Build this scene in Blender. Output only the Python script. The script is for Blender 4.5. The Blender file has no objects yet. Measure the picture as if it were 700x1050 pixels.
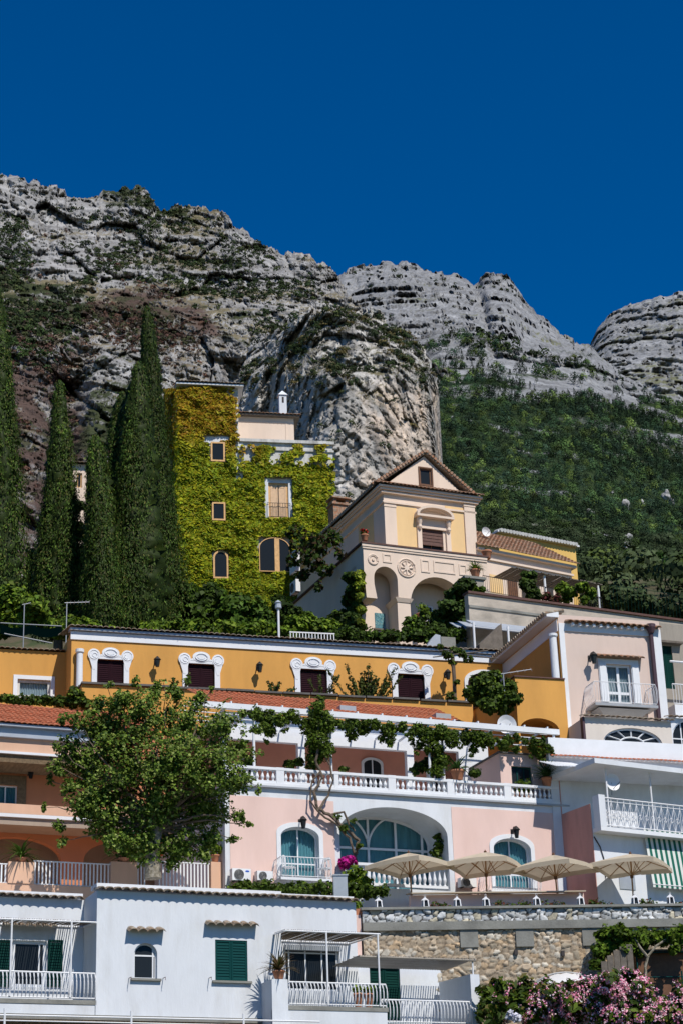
import bpy, math, random
import numpy as np
from mathutils import Vector, Matrix
from mathutils.geometry import tessellate_polygon
SC = bpy.context.scene
COL = SC.collection
rnd = random.Random(7)
rng = np.random.default_rng(7)
# ------------------------------------------------------------------ camera
F_PX, PITCH, ROLL = 2000.0, math.radians(22), -0.035
CAM = Vector((0, 0, 1.7))
ROT = Matrix.Rotation(math.radians(90) + PITCH, 3, 'X') @ Matrix.Rotation(ROLL, 3, 'Z')
def ray(px, py):
    return ROT @ Vector(((px - 350) / F_PX, -(py - 525) / F_PX, -1))
def P(px, py, Y):
    """world point seen at that place of the photograph at ground distance Y"""
    d = ray(px, py); return CAM + d * (Y / d.y)
NROT = np.array(ROT)
def Pn(px, py, Y):
    d = np.stack([(px - 350) / F_PX, -(py - 525) / F_PX, -np.ones_like(px)], -1) @ NROT.T
    return np.array(CAM) + d * (Y / d[..., 1])[..., None]
cd = bpy.data.cameras.new('camera'); cam = bpy.data.objects.new('camera', cd); COL.objects.link(cam)
cam.location = CAM; cam.rotation_euler = ROT.to_euler()
cd.sensor_fit = 'VERTICAL'; cd.sensor_height = 36; cd.lens = F_PX / 1050 * 36
cd.clip_start = 0.5; cd.clip_end = 20000
SC.camera = cam
# ------------------------------------------------------------------ light
SUN = Vector((0.42, -0.62, 0.92)).normalized()
sl = bpy.data.lights.new('sun', 'SUN'); sl.energy = 5.0; sl.angle = math.radians(0.5); sl.color = (1, 0.94, 0.85)
so = bpy.data.objects.new('sun', sl); COL.objects.link(so); so.rotation_euler = SUN.to_track_quat('Z', 'Y').to_euler(); so.location = (20, -20, 60)
w = bpy.data.worlds.new('World'); SC.world = w; w.use_nodes = True
nt = w.node_tree; bg = nt.nodes['Background']; sky = nt.nodes.new('ShaderNodeTexSky'); sky.sky_type = 'NISHITA'
sky.sun_disc = False; sky.sun_elevation = math.asin(SUN.z); sky.sun_rotation = math.atan2(SUN.x, SUN.y)
sky.altitude = 1500; sky.air_density = 1.0; sky.dust_density = 0.0; sky.ozone_density = 3.0
hs = nt.nodes.new('ShaderNodeHueSaturation'); hs.inputs['Saturation'].default_value = 1.8; hs.inputs['Hue'].default_value = 0.507
nt.links.new(sky.outputs[0], hs.inputs['Color']); nt.links.new(hs.outputs[0], bg.inputs[0]); bg.inputs[1].default_value = 0.102
SC.view_settings.view_transform = 'Standard'; SC.view_settings.look = 'None'; SC.view_settings.exposure = 0.0
SC.view_settings.gamma = 1; SC.view_settings.use_curve_mapping = False
SC.cycles.use_denoising = True if hasattr(SC, 'cycles') else None
SC.cycles.max_bounces = 6; SC.cycles.transparent_max_bounces = 8
# ------------------------------------------------------------------ materials
def lin(h):
    h = h.lstrip('#'); c = [int(h[i:i + 2], 16) / 255 for i in (0, 2, 4)]
    return tuple(x / 12.92 if x <= .04045 else ((x + .055) / 1.055) ** 2.4 for x in c)
MATS = {}
def mat(name, color, rough=.8, var=.12, scale=2.0, bump=.0, bscale=30, metal=0, stain=0, stain_col=(.12, .1, .08), attr=False, spec=.3, two=None, stretch=(1, 1, 1), sub=0, transl=0):
    m = bpy.data.materials.new(name); m.use_nodes = True; t = m.node_tree; N = t.nodes; L = t.links
    b = N['Principled BSDF']; b.inputs['Roughness'].default_value = rough; b.inputs['Metallic'].default_value = metal
    b.inputs['Specular IOR Level'].default_value = spec
    tc = N.new('ShaderNodeTexCoord'); mp = N.new('ShaderNodeMapping'); mp.inputs['Scale'].default_value = stretch
    L.new(tc.outputs['Object'], mp.inputs[0]); co = mp.outputs[0]
    if attr:
        a = N.new('ShaderNodeAttribute'); a.attribute_name = 'Col'; src = a.outputs['Color']
    else:
        r = N.new('ShaderNodeRGB'); r.outputs[0].default_value = (*color, 1); src = r.outputs[0]
    def noise(sc, det=4, ro=.6):
        n = N.new('ShaderNodeTexNoise'); n.inputs['Scale'].default_value = sc; n.inputs['Detail'].default_value = det; n.inputs['Roughness'].default_value = ro
        L.new(co, n.inputs['Vector']); return n.outputs['Fac']
    if two:
        mx = N.new('ShaderNodeMix'); mx.data_type = 'RGBA'; rp = N.new('ShaderNodeValToRGB'); rp.color_ramp.elements[0].position = .42; rp.color_ramp.elements[1].position = .58
        L.new(noise(scale * 1.7, 5), rp.inputs[0]); L.new(rp.outputs[0], mx.inputs[0]); L.new(src, mx.inputs[6]); mx.inputs[7].default_value = (*two, 1); src = mx.outputs[2]
    if stain:
        mx = N.new('ShaderNodeMix'); mx.data_type = 'RGBA'; rp = N.new('ShaderNodeValToRGB'); rp.color_ramp.elements[0].position = .48; rp.color_ramp.elements[1].position = .78
        rp.color_ramp.elements[1].color = (stain, stain, stain, 1)
        L.new(noise(scale * .8, 8, .7), rp.inputs[0]); L.new(rp.outputs[0], mx.inputs[0]); L.new(src, mx.inputs[6]); mx.inputs[7].default_value = (*stain_col, 1); src = mx.outputs[2]
    if var:
        h = N.new('ShaderNodeHueSaturation'); mr = N.new('ShaderNodeMapRange'); mr.inputs[1].default_value = .3; mr.inputs[2].default_value = .7
        mr.inputs[3].default_value = 1 - var; mr.inputs[4].default_value = 1 + var
        L.new(noise(scale, 6, .65), mr.inputs[0]); L.new(mr.outputs[0], h.inputs['Value']); L.new(src, h.inputs['Color']); src = h.outputs[0]
    L.new(src, b.inputs['Base Color'])
    if bump:
        bm = N.new('ShaderNodeBump'); bm.inputs['Strength'].default_value = 1; bm.inputs['Distance'].default_value = bump
        L.new(noise(bscale, 5, .6), bm.inputs['Height']); L.new(bm.outputs[0], b.inputs['Normal'])
    if transl:
        tr = N.new('ShaderNodeBsdfTranslucent'); ms = N.new('ShaderNodeMixShader'); ms.inputs[0].default_value = transl
        L.new(src, tr.inputs[0]); L.new(b.outputs[0], ms.inputs[1]); L.new(tr.outputs[0], ms.inputs[2]); L.new(ms.outputs[0], N['Material Output'].inputs[0])
    MATS[name] = m; return m
M = MATS
WH = (.74, .76, .78)
mat('white_plaster', (.62, .65, .69), var=.08, scale=.9, bump=.006, bscale=12, stain=.55, stain_col=(.40, .39, .36), stretch=(1, 1, .3))
mat('pale_plaster', (.64, .58, .52), var=.06, scale=.8, bump=.003, bscale=10, stain=.3, stain_col=(.42, .36, .30), stretch=(1, 1, .3))
mat('salmon_plaster', (.58, .26, .185), var=.1, scale=.8, bump=.003, bscale=10, stain=.3, stain_col=(.42, .2, .15))
mat('garden_plaster', (.42, .37, .31), var=.22, scale=.8, bump=.012, bscale=5, stain=.85, stain_col=(.20, .18, .15), stretch=(1, 1, 1.8))
mat('white_paint', (.68, .70, .73), rough=.5, var=.05, scale=1.5, stain=.15, stain_col=(.4, .4, .38))
mat('white_metal', (.70, .71, .73), rough=.4, var=.03)
mat('orange_plaster', (.58, .295, .07), var=.10, scale=.8, bump=.003, bscale=10, stain=.35, stain_col=(.40, .19, .05), stretch=(1, 1, .3))
mat('pink_plaster', (.68, .50, .45), var=.06, scale=.6, bump=.003, bscale=10, stain=.3, stain_col=(.50, .33, .27), stretch=(1, 1, .3))
mat('beige_plaster', (.60, .48, .42), var=.07, scale=.7, bump=.003, bscale=10, stain=.35, stain_col=(.40, .31, .25), stretch=(1, 1, .3))
mat('cream_plaster', (.70, .565, .46), var=.07, scale=.6, bump=.003, bscale=8, stain=.35, stain_col=(.42, .34, .27), stretch=(1, 1, .3))
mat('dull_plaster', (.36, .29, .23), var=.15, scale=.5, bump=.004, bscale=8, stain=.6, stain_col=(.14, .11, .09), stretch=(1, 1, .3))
mat('yellow_plaster', (.72, .50, .25), var=.06, scale=.6, bump=.003, bscale=8, stain=.3, stain_col=(.45, .30, .15), stretch=(1, 1, .3))
mat('bright_yellow_plaster', (.66, .42, .12), var=.08, scale=.5, bump=.003, bscale=8, stain=.3, stain_col=(.42, .28, .12), stretch=(1, 1, .3))
mat('terracotta_plaster', (.50, .205, .10), var=.1, scale=.8, bump=.004, bscale=8, stain=.4, stain_col=(.36, .15, .08), stretch=(1, 1, .3))
mat('peach_plaster', (.62, .39, .27), var=.08, scale=.8, bump=.003, bscale=8, stain=.3, stain_col=(.48, .28, .19), stretch=(1, 1, .3))
mat('rose_plaster', (.50, .26, .22), var=.15, scale=.9, bump=.005, bscale=8, stain=.7, stain_col=(.25, .14, .12), stretch=(1, 1, .3))
mat('old_plaster', (.29, .26, .22), var=.2, scale=.5, bump=.01, bscale=6, stain=.8, stain_col=(.15, .14, .12), stretch=(1, 1, .3))
mat('peeling_plaster', (.55, .55, .53), var=.2, scale=1.6, bump=.01, bscale=6, stain=1, stain_col=(.16, .15, .14), stretch=(1, 1, .3))
mat('concrete', (.22, .22, .20), var=.25, scale=.8, bump=.01, bscale=14, stain=.8, stain_col=(.08, .08, .07))
mat('dark_slab', (.10, .095, .09), var=.25, scale=2, bump=.01, bscale=20)
mat('tile', (.33, .15, .08), rough=.85, var=.45, scale=5, bump=.01, bscale=30, two=(.30, .23, .17), stain=.5, stain_col=(.07, .06, .05))
mat('old_tile', (.22, .15, .10), rough=.9, var=.45, scale=5, bump=.01, bscale=30, two=(.30, .27, .22), stain=.8, stain_col=(.06, .055, .05))
mat('red_tile', (.44, .13, .06), rough=.85, var=.4, scale=6, bump=.01, bscale=25, two=(.34, .13, .07), stain=.45, stain_col=(.13, .07, .05))
mat('green_paint', (.003, .045, .045), rough=.75, var=.1, spec=.08)
mat('dark_green_paint', (.005, .035, .03), rough=.8, var=.08, spec=.05)
mat('plum_paint', (.022, .008, .012), rough=.8, var=.1, spec=.05)
mat('brown_wood', (.13, .06, .03), rough=.6, var=.25, scale=6)
mat('ochre_wood', (.62, .37, .16), rough=.6, var=.2, scale=5)
mat('cream_wood', (.62, .42, .26), rough=.6, var=.1, scale=5)
mat('grey_wood', (.14, .12, .10), rough=.9, var=.3, scale=5, bump=.01, bscale=30)
mat('reed', (.17, .12, .07), rough=.95, var=.4, scale=9, bump=.02, bscale=50, stretch=(1, .2, 1))
mat('black_metal', (.02, .018, .018), rough=.5, var=.05)
mat('rust_metal', (.10, .05, .04), rough=.7, var=.2, scale=4)
mat('pipe_brown', (.07, .04, .05), rough=.5, var=.1)
mat('grey_metal', (.35, .36, .37), rough=.45, var=.1, metal=.3)
mat('canvas', (.60, .52, .40), rough=.9, var=.06, scale=2, transl=.3)
mat('bamboo', (.36, .20, .09), rough=.5, var=.15)
mat('pot', (.42, .18, .10), rough=.85, var=.2, scale=5)
mat('bark', (.13, .10, .075), rough=.95, var=.35, scale=8, bump=.03, bscale=18, stretch=(1, 1, .3))
mat('pale_bark', (.28, .25, .20), rough=.95, var=.3, scale=6, bump=.02, bscale=14, two=(.16, .14, .10))
mat('leaf', (.1, .1, .1), rough=.6, var=.12, scale=3, attr=True, spec=.16, transl=.3)
mat('far_leaf', (.1, .1, .1), rough=.8, var=.3, scale=.08, attr=True, spec=.1)
mat('petal', (.6, .12, .3), rough=.6, var=.12, attr=True, transl=.25)
mat('stone', (.3, .3, .3), rough=.9, var=.22, scale=5, bump=.015, bscale=16, attr=True, spec=.15)
mat('rock', (.3, .3, .3), rough=.95, var=.42, scale=.16, bump=2.2, bscale=.25, attr=True, spec=.05)
mat('near_rock', (.3, .3, .3), rough=.95, var=.45, scale=.4, bump=.9, bscale=.6, attr=True, spec=.05)
mat('earth', (.09, .075, .045), rough=1, var=.4, scale=.3, bump=.2, bscale=1, two=(.04, .055, .02))
mat('teal_curtain', (.26, .52, .55), rough=.8, var=.1, scale=2, transl=.1)
mat('white_curtain', (.6, .6, .6), rough=.8, var=.05, scale=2)
mat('awning_green', (.01, .13, .09), rough=.8, var=.05, transl=.15)
mat('awning_white', (.70, .72, .68), rough=.8, var=.04, transl=.15)
mat('blue_tile', (.04, .15, .20), rough=.3, var=.5, scale=9, two=(.16, .28, .28))
mat('translucent_sheet', (.50, .55, .62), rough=.3, var=.06, transl=.3)
mat('steel_box', (.36, .39, .42), rough=.4, var=.08, scale=2, metal=.2)
mat('logo_blue', (.02, .10, .5), rough=.4, var=0)
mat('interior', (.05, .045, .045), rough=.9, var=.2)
mat('red_cloth', (.55, .03, .04), rough=.8, var=.1)
def glassmat(name, color, alpha=.0, rough=.04):
    m = bpy.data.materials.new(name); m.use_nodes = True; t = m.node_tree; N = t.nodes; L = t.links; b = N['Principled BSDF']
    b.inputs['Base Color'].default_value = (*color, 1); b.inputs['Roughness'].default_value = rough; b.inputs['Specular IOR Level'].default_value = .12
    nz = N.new('ShaderNodeTexNoise'); nz.inputs['Scale'].default_value = .8; bp = N.new('ShaderNodeBump'); bp.inputs['Distance'].default_value = .02
    tc = N.new('ShaderNodeTexCoord'); L.new(tc.outputs['Object'], nz.inputs['Vector']); L.new(nz.outputs['Fac'], bp.inputs['Height']); L.new(bp.outputs[0], b.inputs['Normal'])
    if alpha:
        tr = N.new('ShaderNodeBsdfTransparent'); tr.inputs[0].default_value = (.85, .92, .95, 1); ms = N.new('ShaderNodeMixShader'); ms.inputs[0].default_value = alpha
        L.new(b.outputs[0], ms.inputs[1]); L.new(tr.outputs[0], ms.inputs[2]); L.new(ms.outputs[0], N['Material Output'].inputs[0])
    MATS[name] = m
glassmat('dark_glass', (.018, .022, .026), rough=.12)
glassmat('clear_glass', (.02, .04, .05), alpha=.86)
# ------------------------------------------------------------------ objects
def tag(o, label=None, cat=None, group=None, kind=None):
    if label: o['label'] = label
    if cat: o['category'] = cat
    if group: o['group'] = group
    if kind: o['kind'] = kind
    return o
def empty(name, loc, rz=0, label=None, cat=None, group=None):
    o = bpy.data.objects.new(name, None); COL.objects.link(o); o.location = loc; o.rotation_euler = (0, 0, rz); o.empty_display_size = .3
    return tag(o, label, cat, group)
def copy_tree(o, parent=None):
    c = o.copy(); COL.objects.link(c); c.parent = parent
    for ch in list(o.children): copy_tree(ch, c)
    return c
def arr_mesh(name, V, Fc, material, parent=None, col=None, smooth=False, loc=None):
    """V (n,3), Fc (m,k) arrays -> linked mesh object; loc = base point that becomes the origin"""
    V = np.asarray(V, dtype=np.float32)
    if loc is not None: V = V - np.array(loc, dtype=np.float32)
    me = bpy.data.meshes.new(name); Fc = np.asarray(Fc, dtype=np.int32); n, k = Fc.shape
    me.vertices.add(len(V)); me.vertices.foreach_set('co', V.ravel())
    me.loops.add(n * k); me.loops.foreach_set('vertex_index', Fc.ravel())
    me.polygons.add(n); me.polygons.foreach_set('loop_start', np.arange(n, dtype=np.int32) * k)
    me.update(calc_edges=True)
    if smooth: me.polygons.foreach_set('use_smooth', np.ones(n, dtype=bool))
    if col is not None:
        a = me.color_attributes.new('Col', 'FLOAT_COLOR', 'POINT'); c = np.ones((len(V), 4), dtype=np.float32); c[:, :3] = col; a.data.foreach_set('color', c.ravel())
    me.validate()
    me.materials.append(M[material]); o = bpy.data.objects.new(name, me); COL.objects.link(o)
    if parent: o.parent = parent
    if loc is not None: o.location = loc
    return o
class MB:
    def __init__(s): s.v = []; s.f = []
    def quad(s, a, b, c, d):
        n = len(s.v); s.v += [a, b, c, d]; s.f.append((n, n + 1, n + 2, n + 3)); return s
    def hexa(s, p):
        n = len(s.v); s.v += [tuple(q) for q in p]
        for f in ((0, 3, 2, 1), (4, 5, 6, 7), (0, 1, 5, 4), (1, 2, 6, 5), (2, 3, 7, 6), (3, 0, 4, 7)): s.f.append(tuple(n + i for i in f))
        return s
    def box(s, x0, x1, y0, y1, z0, z1):
        if x0 > x1: x0, x1 = x1, x0
        if y0 > y1: y0, y1 = y1, y0
        if z0 > z1: z0, z1 = z1, z0
        return s.hexa([(x0, y0, z0), (x1, y0, z0), (x1, y1, z0), (x0, y1, z0), (x0, y0, z1), (x1, y0, z1), (x1, y1, z1), (x0, y1, z1)])
    def tube(s, pts, r, seg=6, cap=True, r1=None):
        pts = [Vector(p) for p in pts]; n0 = len(s.v); K = len(pts)
        for i, p in enumerate(pts):
            t = (pts[min(i + 1, K - 1)] - pts[max(i - 1, 0)]).normalized()
            a = t.orthogonal() if abs(t.z) > .9 or True else None
            up = Vector((0, 0, 1)) if abs(t.z) < .95 else Vector((0, 1, 0))
            a = t.cross(up).normalized(); b = t.cross(a).normalized()
            rr = r[i] if isinstance(r, (list, tuple)) else (r if r1 is None else r + (r1 - r) * i / (K - 1))
            for k in range(seg):
                an = 2 * math.pi * k / seg; s.v.append(tuple(p + (a * math.cos(an) + b * math.sin(an)) * rr))
        for i in range(K - 1):
            for k in range(seg):
                k2 = (k + 1) % seg; s.f.append((n0 + i * seg + k, n0 + i * seg + k2, n0 + (i + 1) * seg + k2, n0 + (i + 1) * seg + k))
        if cap:
            s.f.append(tuple(n0 + k for k in range(seg))[::-1]); s.f.append(tuple(n0 + (K - 1) * seg + k for k in range(seg)))
        return s
    def lathe(s, prof, c=(0, 0, 0), seg=12):
        n0 = len(s.v)
        for r, z in prof:
            for k in range(seg):
                an = 2 * math.pi * k / seg; s.v.append((c[0] + r * math.cos(an), c[1] + r * math.sin(an), c[2] + z))
        for i in range(len(prof) - 1):
            for k in range(seg):
                k2 = (k + 1) % seg; s.f.append((n0 + i * seg + k, n0 + i * seg + k2, n0 + (i + 1) * seg + k2, n0 + (i + 1) * seg + k))
        s.f.append(tuple(n0 + k for k in range(seg))[::-1]); s.f.append(tuple(n0 + (len(prof) - 1) * seg + k for k in range(seg)))
        return s
    def slab(s, outer, holes=(), y0=0, y1=.2):
        """outline in (x,z), extruded from y0 (front) to y1 (back), with through holes"""
        loops = [list(outer)] + [list(h) for h in holes]
        flat = [q for l in loops for q in l]
        tri = tessellate_polygon([[Vector((q[0], q[1], 0)) for q in l] for l in loops])
        n = len(s.v); m = len(flat)
        s.v += [(q[0], y0, q[1]) for q in flat] + [(q[0], y1, q[1]) for q in flat]
        for t in tri:
            a, b, c = (flat[i] for i in t)
            ar = (b[0] - a[0]) * (c[1] - a[1]) - (b[1] - a[1]) * (c[0] - a[0])
            if abs(ar) < 1e-9: continue
            t = t if ar > 0 else t[::-1]
            s.f.append(tuple(n + i for i in t)); s.f.append(tuple(n + m + i for i in t[::-1]))
        o = 0
        for li, l in enumerate(loops):
            k = len(l); ar = sum(l[i][0] * l[(i + 1) % k][1] - l[(i + 1) % k][0] * l[i][1] for i in range(k))
            for i in range(k):
                j = (i + 1) % k; q = (n + o + i, n + m + o + i, n + m + o + j, n + o + j)
                if (ar > 0) != (li > 0): q = q[::-1]
                s.f.append(q)
            o += k
        return s
    def ring(s, cx, cz, r, t, y, seg=20, ez=1.0, a0=0, a1=360):
        K = int(seg); pts = []
        for i in range(K + 1):
            a = math.radians(a0 + (a1 - a0) * i / K); pts.append((cx + r * math.cos(a), y, cz + r * ez * math.sin(a)))
        return s.tube(pts, t, 6)
    def disc(s, cx, cz, rx, rz, y0, y1, seg=20):
        return s.slab([(cx + rx * math.cos(2 * math.pi * i / seg), cz + rz * math.sin(2 * math.pi * i / seg)) for i in range(seg)], (), y0, y1)
    def build(s, name, material, parent=None, smooth=False, loc=None):
        v = s.v
        if loc is not None: v = [(a - loc[0], b - loc[1], c - loc[2]) for a, b, c in v]
        me = bpy.data.meshes.new(name); me.from_pydata(v, [], s.f); me.validate()
        if smooth: me.polygons.foreach_set('use_smooth', [True] * len(me.polygons))
        me.materials.append(M[material]); o = bpy.data.objects.new(name, me); COL.objects.link(o)
        if parent: o.parent = parent
        if loc is not None: o.location = loc
        return o
def arch(u0, u1, z0, zs, rise, n=16):
    c = (u0 + u1) / 2; r = (u1 - u0) / 2; p = [(u1, z0)]
    for i in range(n + 1):
        a = math.pi * i / n; p.append((c + r * math.cos(a), zs + rise * math.sin(a)))
    p.append((u0, z0)); return p
def rect(u0, u1, z0, z1): return [(u0, z0), (u1, z0), (u1, z1), (u0, z1)]
class Face:
    """a facade: local x along it, local -y towards the viewer, z up from its anchor; measured on the photograph"""
    def __init__(s, px, py, Y, yaw, z0=None):
        s.p0 = P(px, py, Y); s.yaw = math.radians(yaw)
        if z0 is not None: s.p0.z = z0
        s.U = Vector((math.cos(s.yaw), math.sin(s.yaw), 0)); s.N = Vector((math.sin(s.yaw), -math.cos(s.yaw), 0))
    def uv(s, px, py, d=0):
        r = ray(px, py); q = s.p0 + s.N * d; t = (q - CAM).dot(s.N) / r.dot(s.N); h = CAM + r * t - s.p0
        return h.dot(s.U), h.z
    def u(s, px, py, d=0): return s.uv(px, py, d)[0]
    def z(s, px, py, d=0): return s.uv(px, py, d)[1]
    def r(s, x0, y0, x1, y1, d=0):
        ym, xm = (y0 + y1) / 2, (x0 + x1) / 2
        return s.u(x0, ym, d), s.u(x1, ym, d), s.z(xm, y1, d), s.z(xm, y0, d)
    def w(s, u, d, z): return s.p0 + s.U * u + s.N * d + Vector((0, 0, z))
    def wp(s, px, py, d=0):
        u, z = s.uv(px, py, d); return s.w(u, d, z)
    def thing(s, name, label, cat, group=None): return empty(name, s.p0, s.yaw, label, cat, group)
    def at(s, name, px, py, d, label, cat, group=None):
        return empty(name, s.wp(px, py, d), s.yaw, label, cat, group)
def tiles(mb, x0, x1, y0, z0, y1, z1, w=.22, h=.06, course=.0, lip=.05):
    """barrel tiles: ridged sheet from the low edge (y0,z0) to the high edge (y1,z1), real thickness"""
    n = max(2, round((x1 - x0) / w)); w = (x1 - x0) / n; K = 6; L = math.hypot(y1 - y0, z1 - z0)
    R = 1 if not course else max(1, round(L / course)); base = len(mb.v); row = n * K + 1
    nz, ny = (y1 - y0) / L, -(z1 - z0) / L
    rows = []
    for r in range(R):
        for e in (0, 1): rows.append(((r + e) / R, lip * (1 - e) if R > 1 else 0, r))
    for t, up, r in rows:
        for i in range(n * K + 1):
            ph = (i % K) / K; hh = h * math.sqrt(max(0, 1 - (2 * ph - 1) ** 2)) if i < n * K else 0
            jit = .012 * math.sin(i // K * 12.9 + r * 7.7)
            e = hh + up + jit
            mb.v.append((x0 + w * i / K, y0 + (y1 - y0) * t + ny * e, z0 + (z1 - z0) * t + nz * e))
    for a in range(len(rows) - 1):
        for i in range(n * K):
            q = base + a * row + i; mb.f.append((q, q + 1, q + row + 1, q + row))
    # front thickness of the lowest course
    b2 = len(mb.v)
    for i in range(n * K + 1): x, y, z = mb.v[base + i]; mb.v.append((x, y, z - .03 if i % K else z - .012))
    for i in range(n * K): mb.f.append((base + i, b2 + i, b2 + i + 1, base + i + 1))
    return mb
def shutter(mb, u0, u1, z0, z1, y, t=.04, fr=.06, step=.09):
    mb.box(u0, u0 + fr, y, y + t, z0, z1).box(u1 - fr, u1, y, y + t, z0, z1)
    mb.box(u0 + fr, u1 - fr, y, y + t, z0, z0 + fr).box(u0 + fr, u1 - fr, y, y + t, z1 - fr, z1)
    z = z0 + fr
    while z + step < z1 - fr + .01:
        mb.hexa([(u0 + fr, y + .002, z), (u1 - fr, y + .002, z), (u1 - fr, y + .012, z), (u0 + fr, y + .012, z),
                 (u0 + fr, y + t - .014, z + step), (u1 - fr, y + t - .014, z + step), (u1 - fr, y + t - .004, z + step), (u0 + fr, y + t - .004, z + step)]); z += step
    return mb
def scaled(out, f):
    us = [q[0] for q in out]; zs = [q[1] for q in out]; cu, cz = (min(us) + max(us)) / 2, (min(zs) + max(zs)) / 2
    ku = 1 - 2 * f / (max(us) - min(us)); kz = 1 - 2 * f / (max(zs) - min(zs))
    return [(cu + (q[0] - cu) * ku, cz + (q[1] - cz) * kz) for q in out]
def window(parent, out, y, fm='white_paint', gm='dark_glass', fw=.07, mull=(), trans=(), curtain=None, shut=None, sill=None, name='window', shape_bar=.05, label=None):
    """window part: frame mesh + pane (+ curtain, shutters, sill) as sub-parts. y = depth of the frame's front behind the wall face"""
    us = [q[0] for q in out]; zs = [q[1] for q in out]; u0, u1, z0, z1 = min(us), max(us), min(zs), max(zs)
    mb = MB(); mb.slab(out, [scaled(out, fw)], y, y + .07)
    def top(u):
        c, best = u, z0
        k = len(out)
        for i in range(k):
            a, b = out[i], out[(i + 1) % k]
            if (a[0] - u) * (b[0] - u) <= 0 and abs(a[0] - b[0]) > 1e-6: best = max(best, a[1] + (b[1] - a[1]) * (u - a[0]) / (b[0] - a[0]))
        return best
    for f in mull:
        u = u0 + (u1 - u0) * f; mb.box(u - shape_bar / 2, u + shape_bar / 2, y + .01, y + .06, z0 + fw, top(u) - fw * .8)
    for f in trans:
        z = z0 + (z1 - z0) * f; mb.box(u0 + fw, u1 - fw, y + .015, y + .055, z - shape_bar / 2, z + shape_bar / 2)
    w_ = mb.build(name, fm, parent)
    if label: w_['label'] = label
    MB().slab(scaled(out, fw * .6), (), y + .035, y + .045).build('pane', gm, w_)
    if curtain:
        c = MB(); n = 40; cs = scaled(out, fw * .5); cu = [q[0] for q in cs]; a, b = min(cu), max(cu)
        for i in range(n):
            ua, ub = a + (b - a) * i / n, a + (b - a) * (i + 1) / n; ya, yb = (y + .15 + .03 * math.sin(i * 1.9), y + .15 + .03 * math.sin((i + 1) * 1.9))
            c.quad((ua, ya, z0), (ub, yb, z0), (ub, yb, top(min(ub, u1 - .02))), (ua, ya, top(max(ua, u0 + .02))))
        c.build('curtain', curtain, w_)
    if shut:
        m_, y2 = shut; um = (u0 + u1) / 2
        shutter(MB(), u0 + .01, um - .006, z0 + .01, z1 - .01, y2).build('shutter', m_, w_)
        shutter(MB(), um + .006, u1 - .01, z0 + .01, z1 - .01, y2).build('shutter', m_, w_)
    if sill:
        m_, ov = sill; MB().box(u0 - ov, u1 + ov, -.10, y + .01, z0 - .07, z0).build('sill', m_, w_)
    return w_
def bars_rail(mb, p0, p1, h, step=.12, r=.012, bulge=0, base=.06, top=.03, mid=None):
    """railing between two local points (x,y,z at its foot)"""
    p0, p1 = Vector(p0), Vector(p1); L = (p1 - p0).length; t = (p1 - p0) / L; n = Vector((t.y, -t.x, 0)).normalized()
    mb.tube([p0 + Vector((0, 0, h)), p1 + Vector((0, 0, h))], top, 6); mb.tube([p0 + Vector((0, 0, base)), p1 + Vector((0, 0, base))], top * .8, 6)
    if mid: mb.tube([p0 + Vector((0, 0, mid)), p1 + Vector((0, 0, mid))], top * .6, 6)
    k = max(1, round(L / step))
    for i in range(k + 1):
        q = p0 + t * (L * i / k)
        if bulge:
            pts = [q + n * (bulge * math.sin(math.pi * s_) * (1.3 - s_) - bulge * .35 * math.sin(2 * math.pi * s_) * s_) + Vector((0, 0, base + (h - base) * s_)) for s_ in (0, .2, .35, .5, .65, .8, 1)]
            mb.tube(pts, r, 4, cap=False)
        else: mb.tube([q + Vector((0, 0, base)), q + Vector((0, 0, h))], r, 4, cap=False)
    return mb
BAL = [(.5, 0), (.5, .06), (.3, .1), (.36, .16), (.62, .3), (.66, .38), (.45, .55), (.26, .72), (.24, .82), (.4, .86), (.4, .9), (.28, .93), (.5, .96), (.5, 1)]
# ------------------------------------------------------------------ noise + foliage
def _hash(ix, iy, iz):
    h = (ix.astype(np.int64) * 73856093) ^ (iy.astype(np.int64) * 19349663) ^ (iz.astype(np.int64) * 83492791)
    h = (h ^ (h >> 13)) * 1274126177 & 0x7fffffff; h = (h ^ (h >> 15)) * 2246822519 & 0x7fffffff
    return (h & 0xffff) / 32767.5 - 1
def vnoise(p):
    i = np.floor(p); f = p - i; u = f * f * f * (f * (f * 6 - 15) + 10); ix, iy, iz = (i[..., k].astype(np.int64) for k in range(3))
    r = 0
    for a in (0, 1):
        for b in (0, 1):
            for c in (0, 1):
                wgt = (u[..., 0] if a else 1 - u[..., 0]) * (u[..., 1] if b else 1 - u[..., 1]) * (u[..., 2] if c else 1 - u[..., 2])
                r = r + wgt * _hash(ix + a, iy + b, iz + c)
    return r
def fbm(p, oct=5, gain=.5, ridged=False):
    a, s, t = 1.0, 0, 0
    p = np.asarray(p, dtype=np.float64)
    for _ in range(oct):
        n = vnoise(p)
        if ridged: n = 1 - 2 * np.abs(n)
        s = s + a * n; t += a; a *= gain; p = p * 2.03 + 17.3
    return s / t
def leafquads(pts, nrm, size, aspect=1.0, up=None, r=rng):
    n = len(pts); nrm = nrm / (np.linalg.norm(nrm, axis=1, keepdims=True) + 1e-9)
    ref = r.normal(size=(n, 3)) if up is None else np.asarray(up) + r.normal(size=(n, 3)) * .35
    a = np.cross(nrm, ref); a /= np.linalg.norm(a, axis=1, keepdims=True) + 1e-9; b = np.cross(a, nrm)
    s = np.asarray(size).reshape(-1, 1) * np.ones((n, 1)); 
    fold = nrm * s * .25
    V = np.stack([pts - a * s * .5 + fold, pts - b * s * .5 * aspect, pts + a * s * .5 + fold, pts + b * s * .5 * aspect], 1).reshape(-1, 3)
    return V, np.arange(n * 4).reshape(n, 4)
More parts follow.
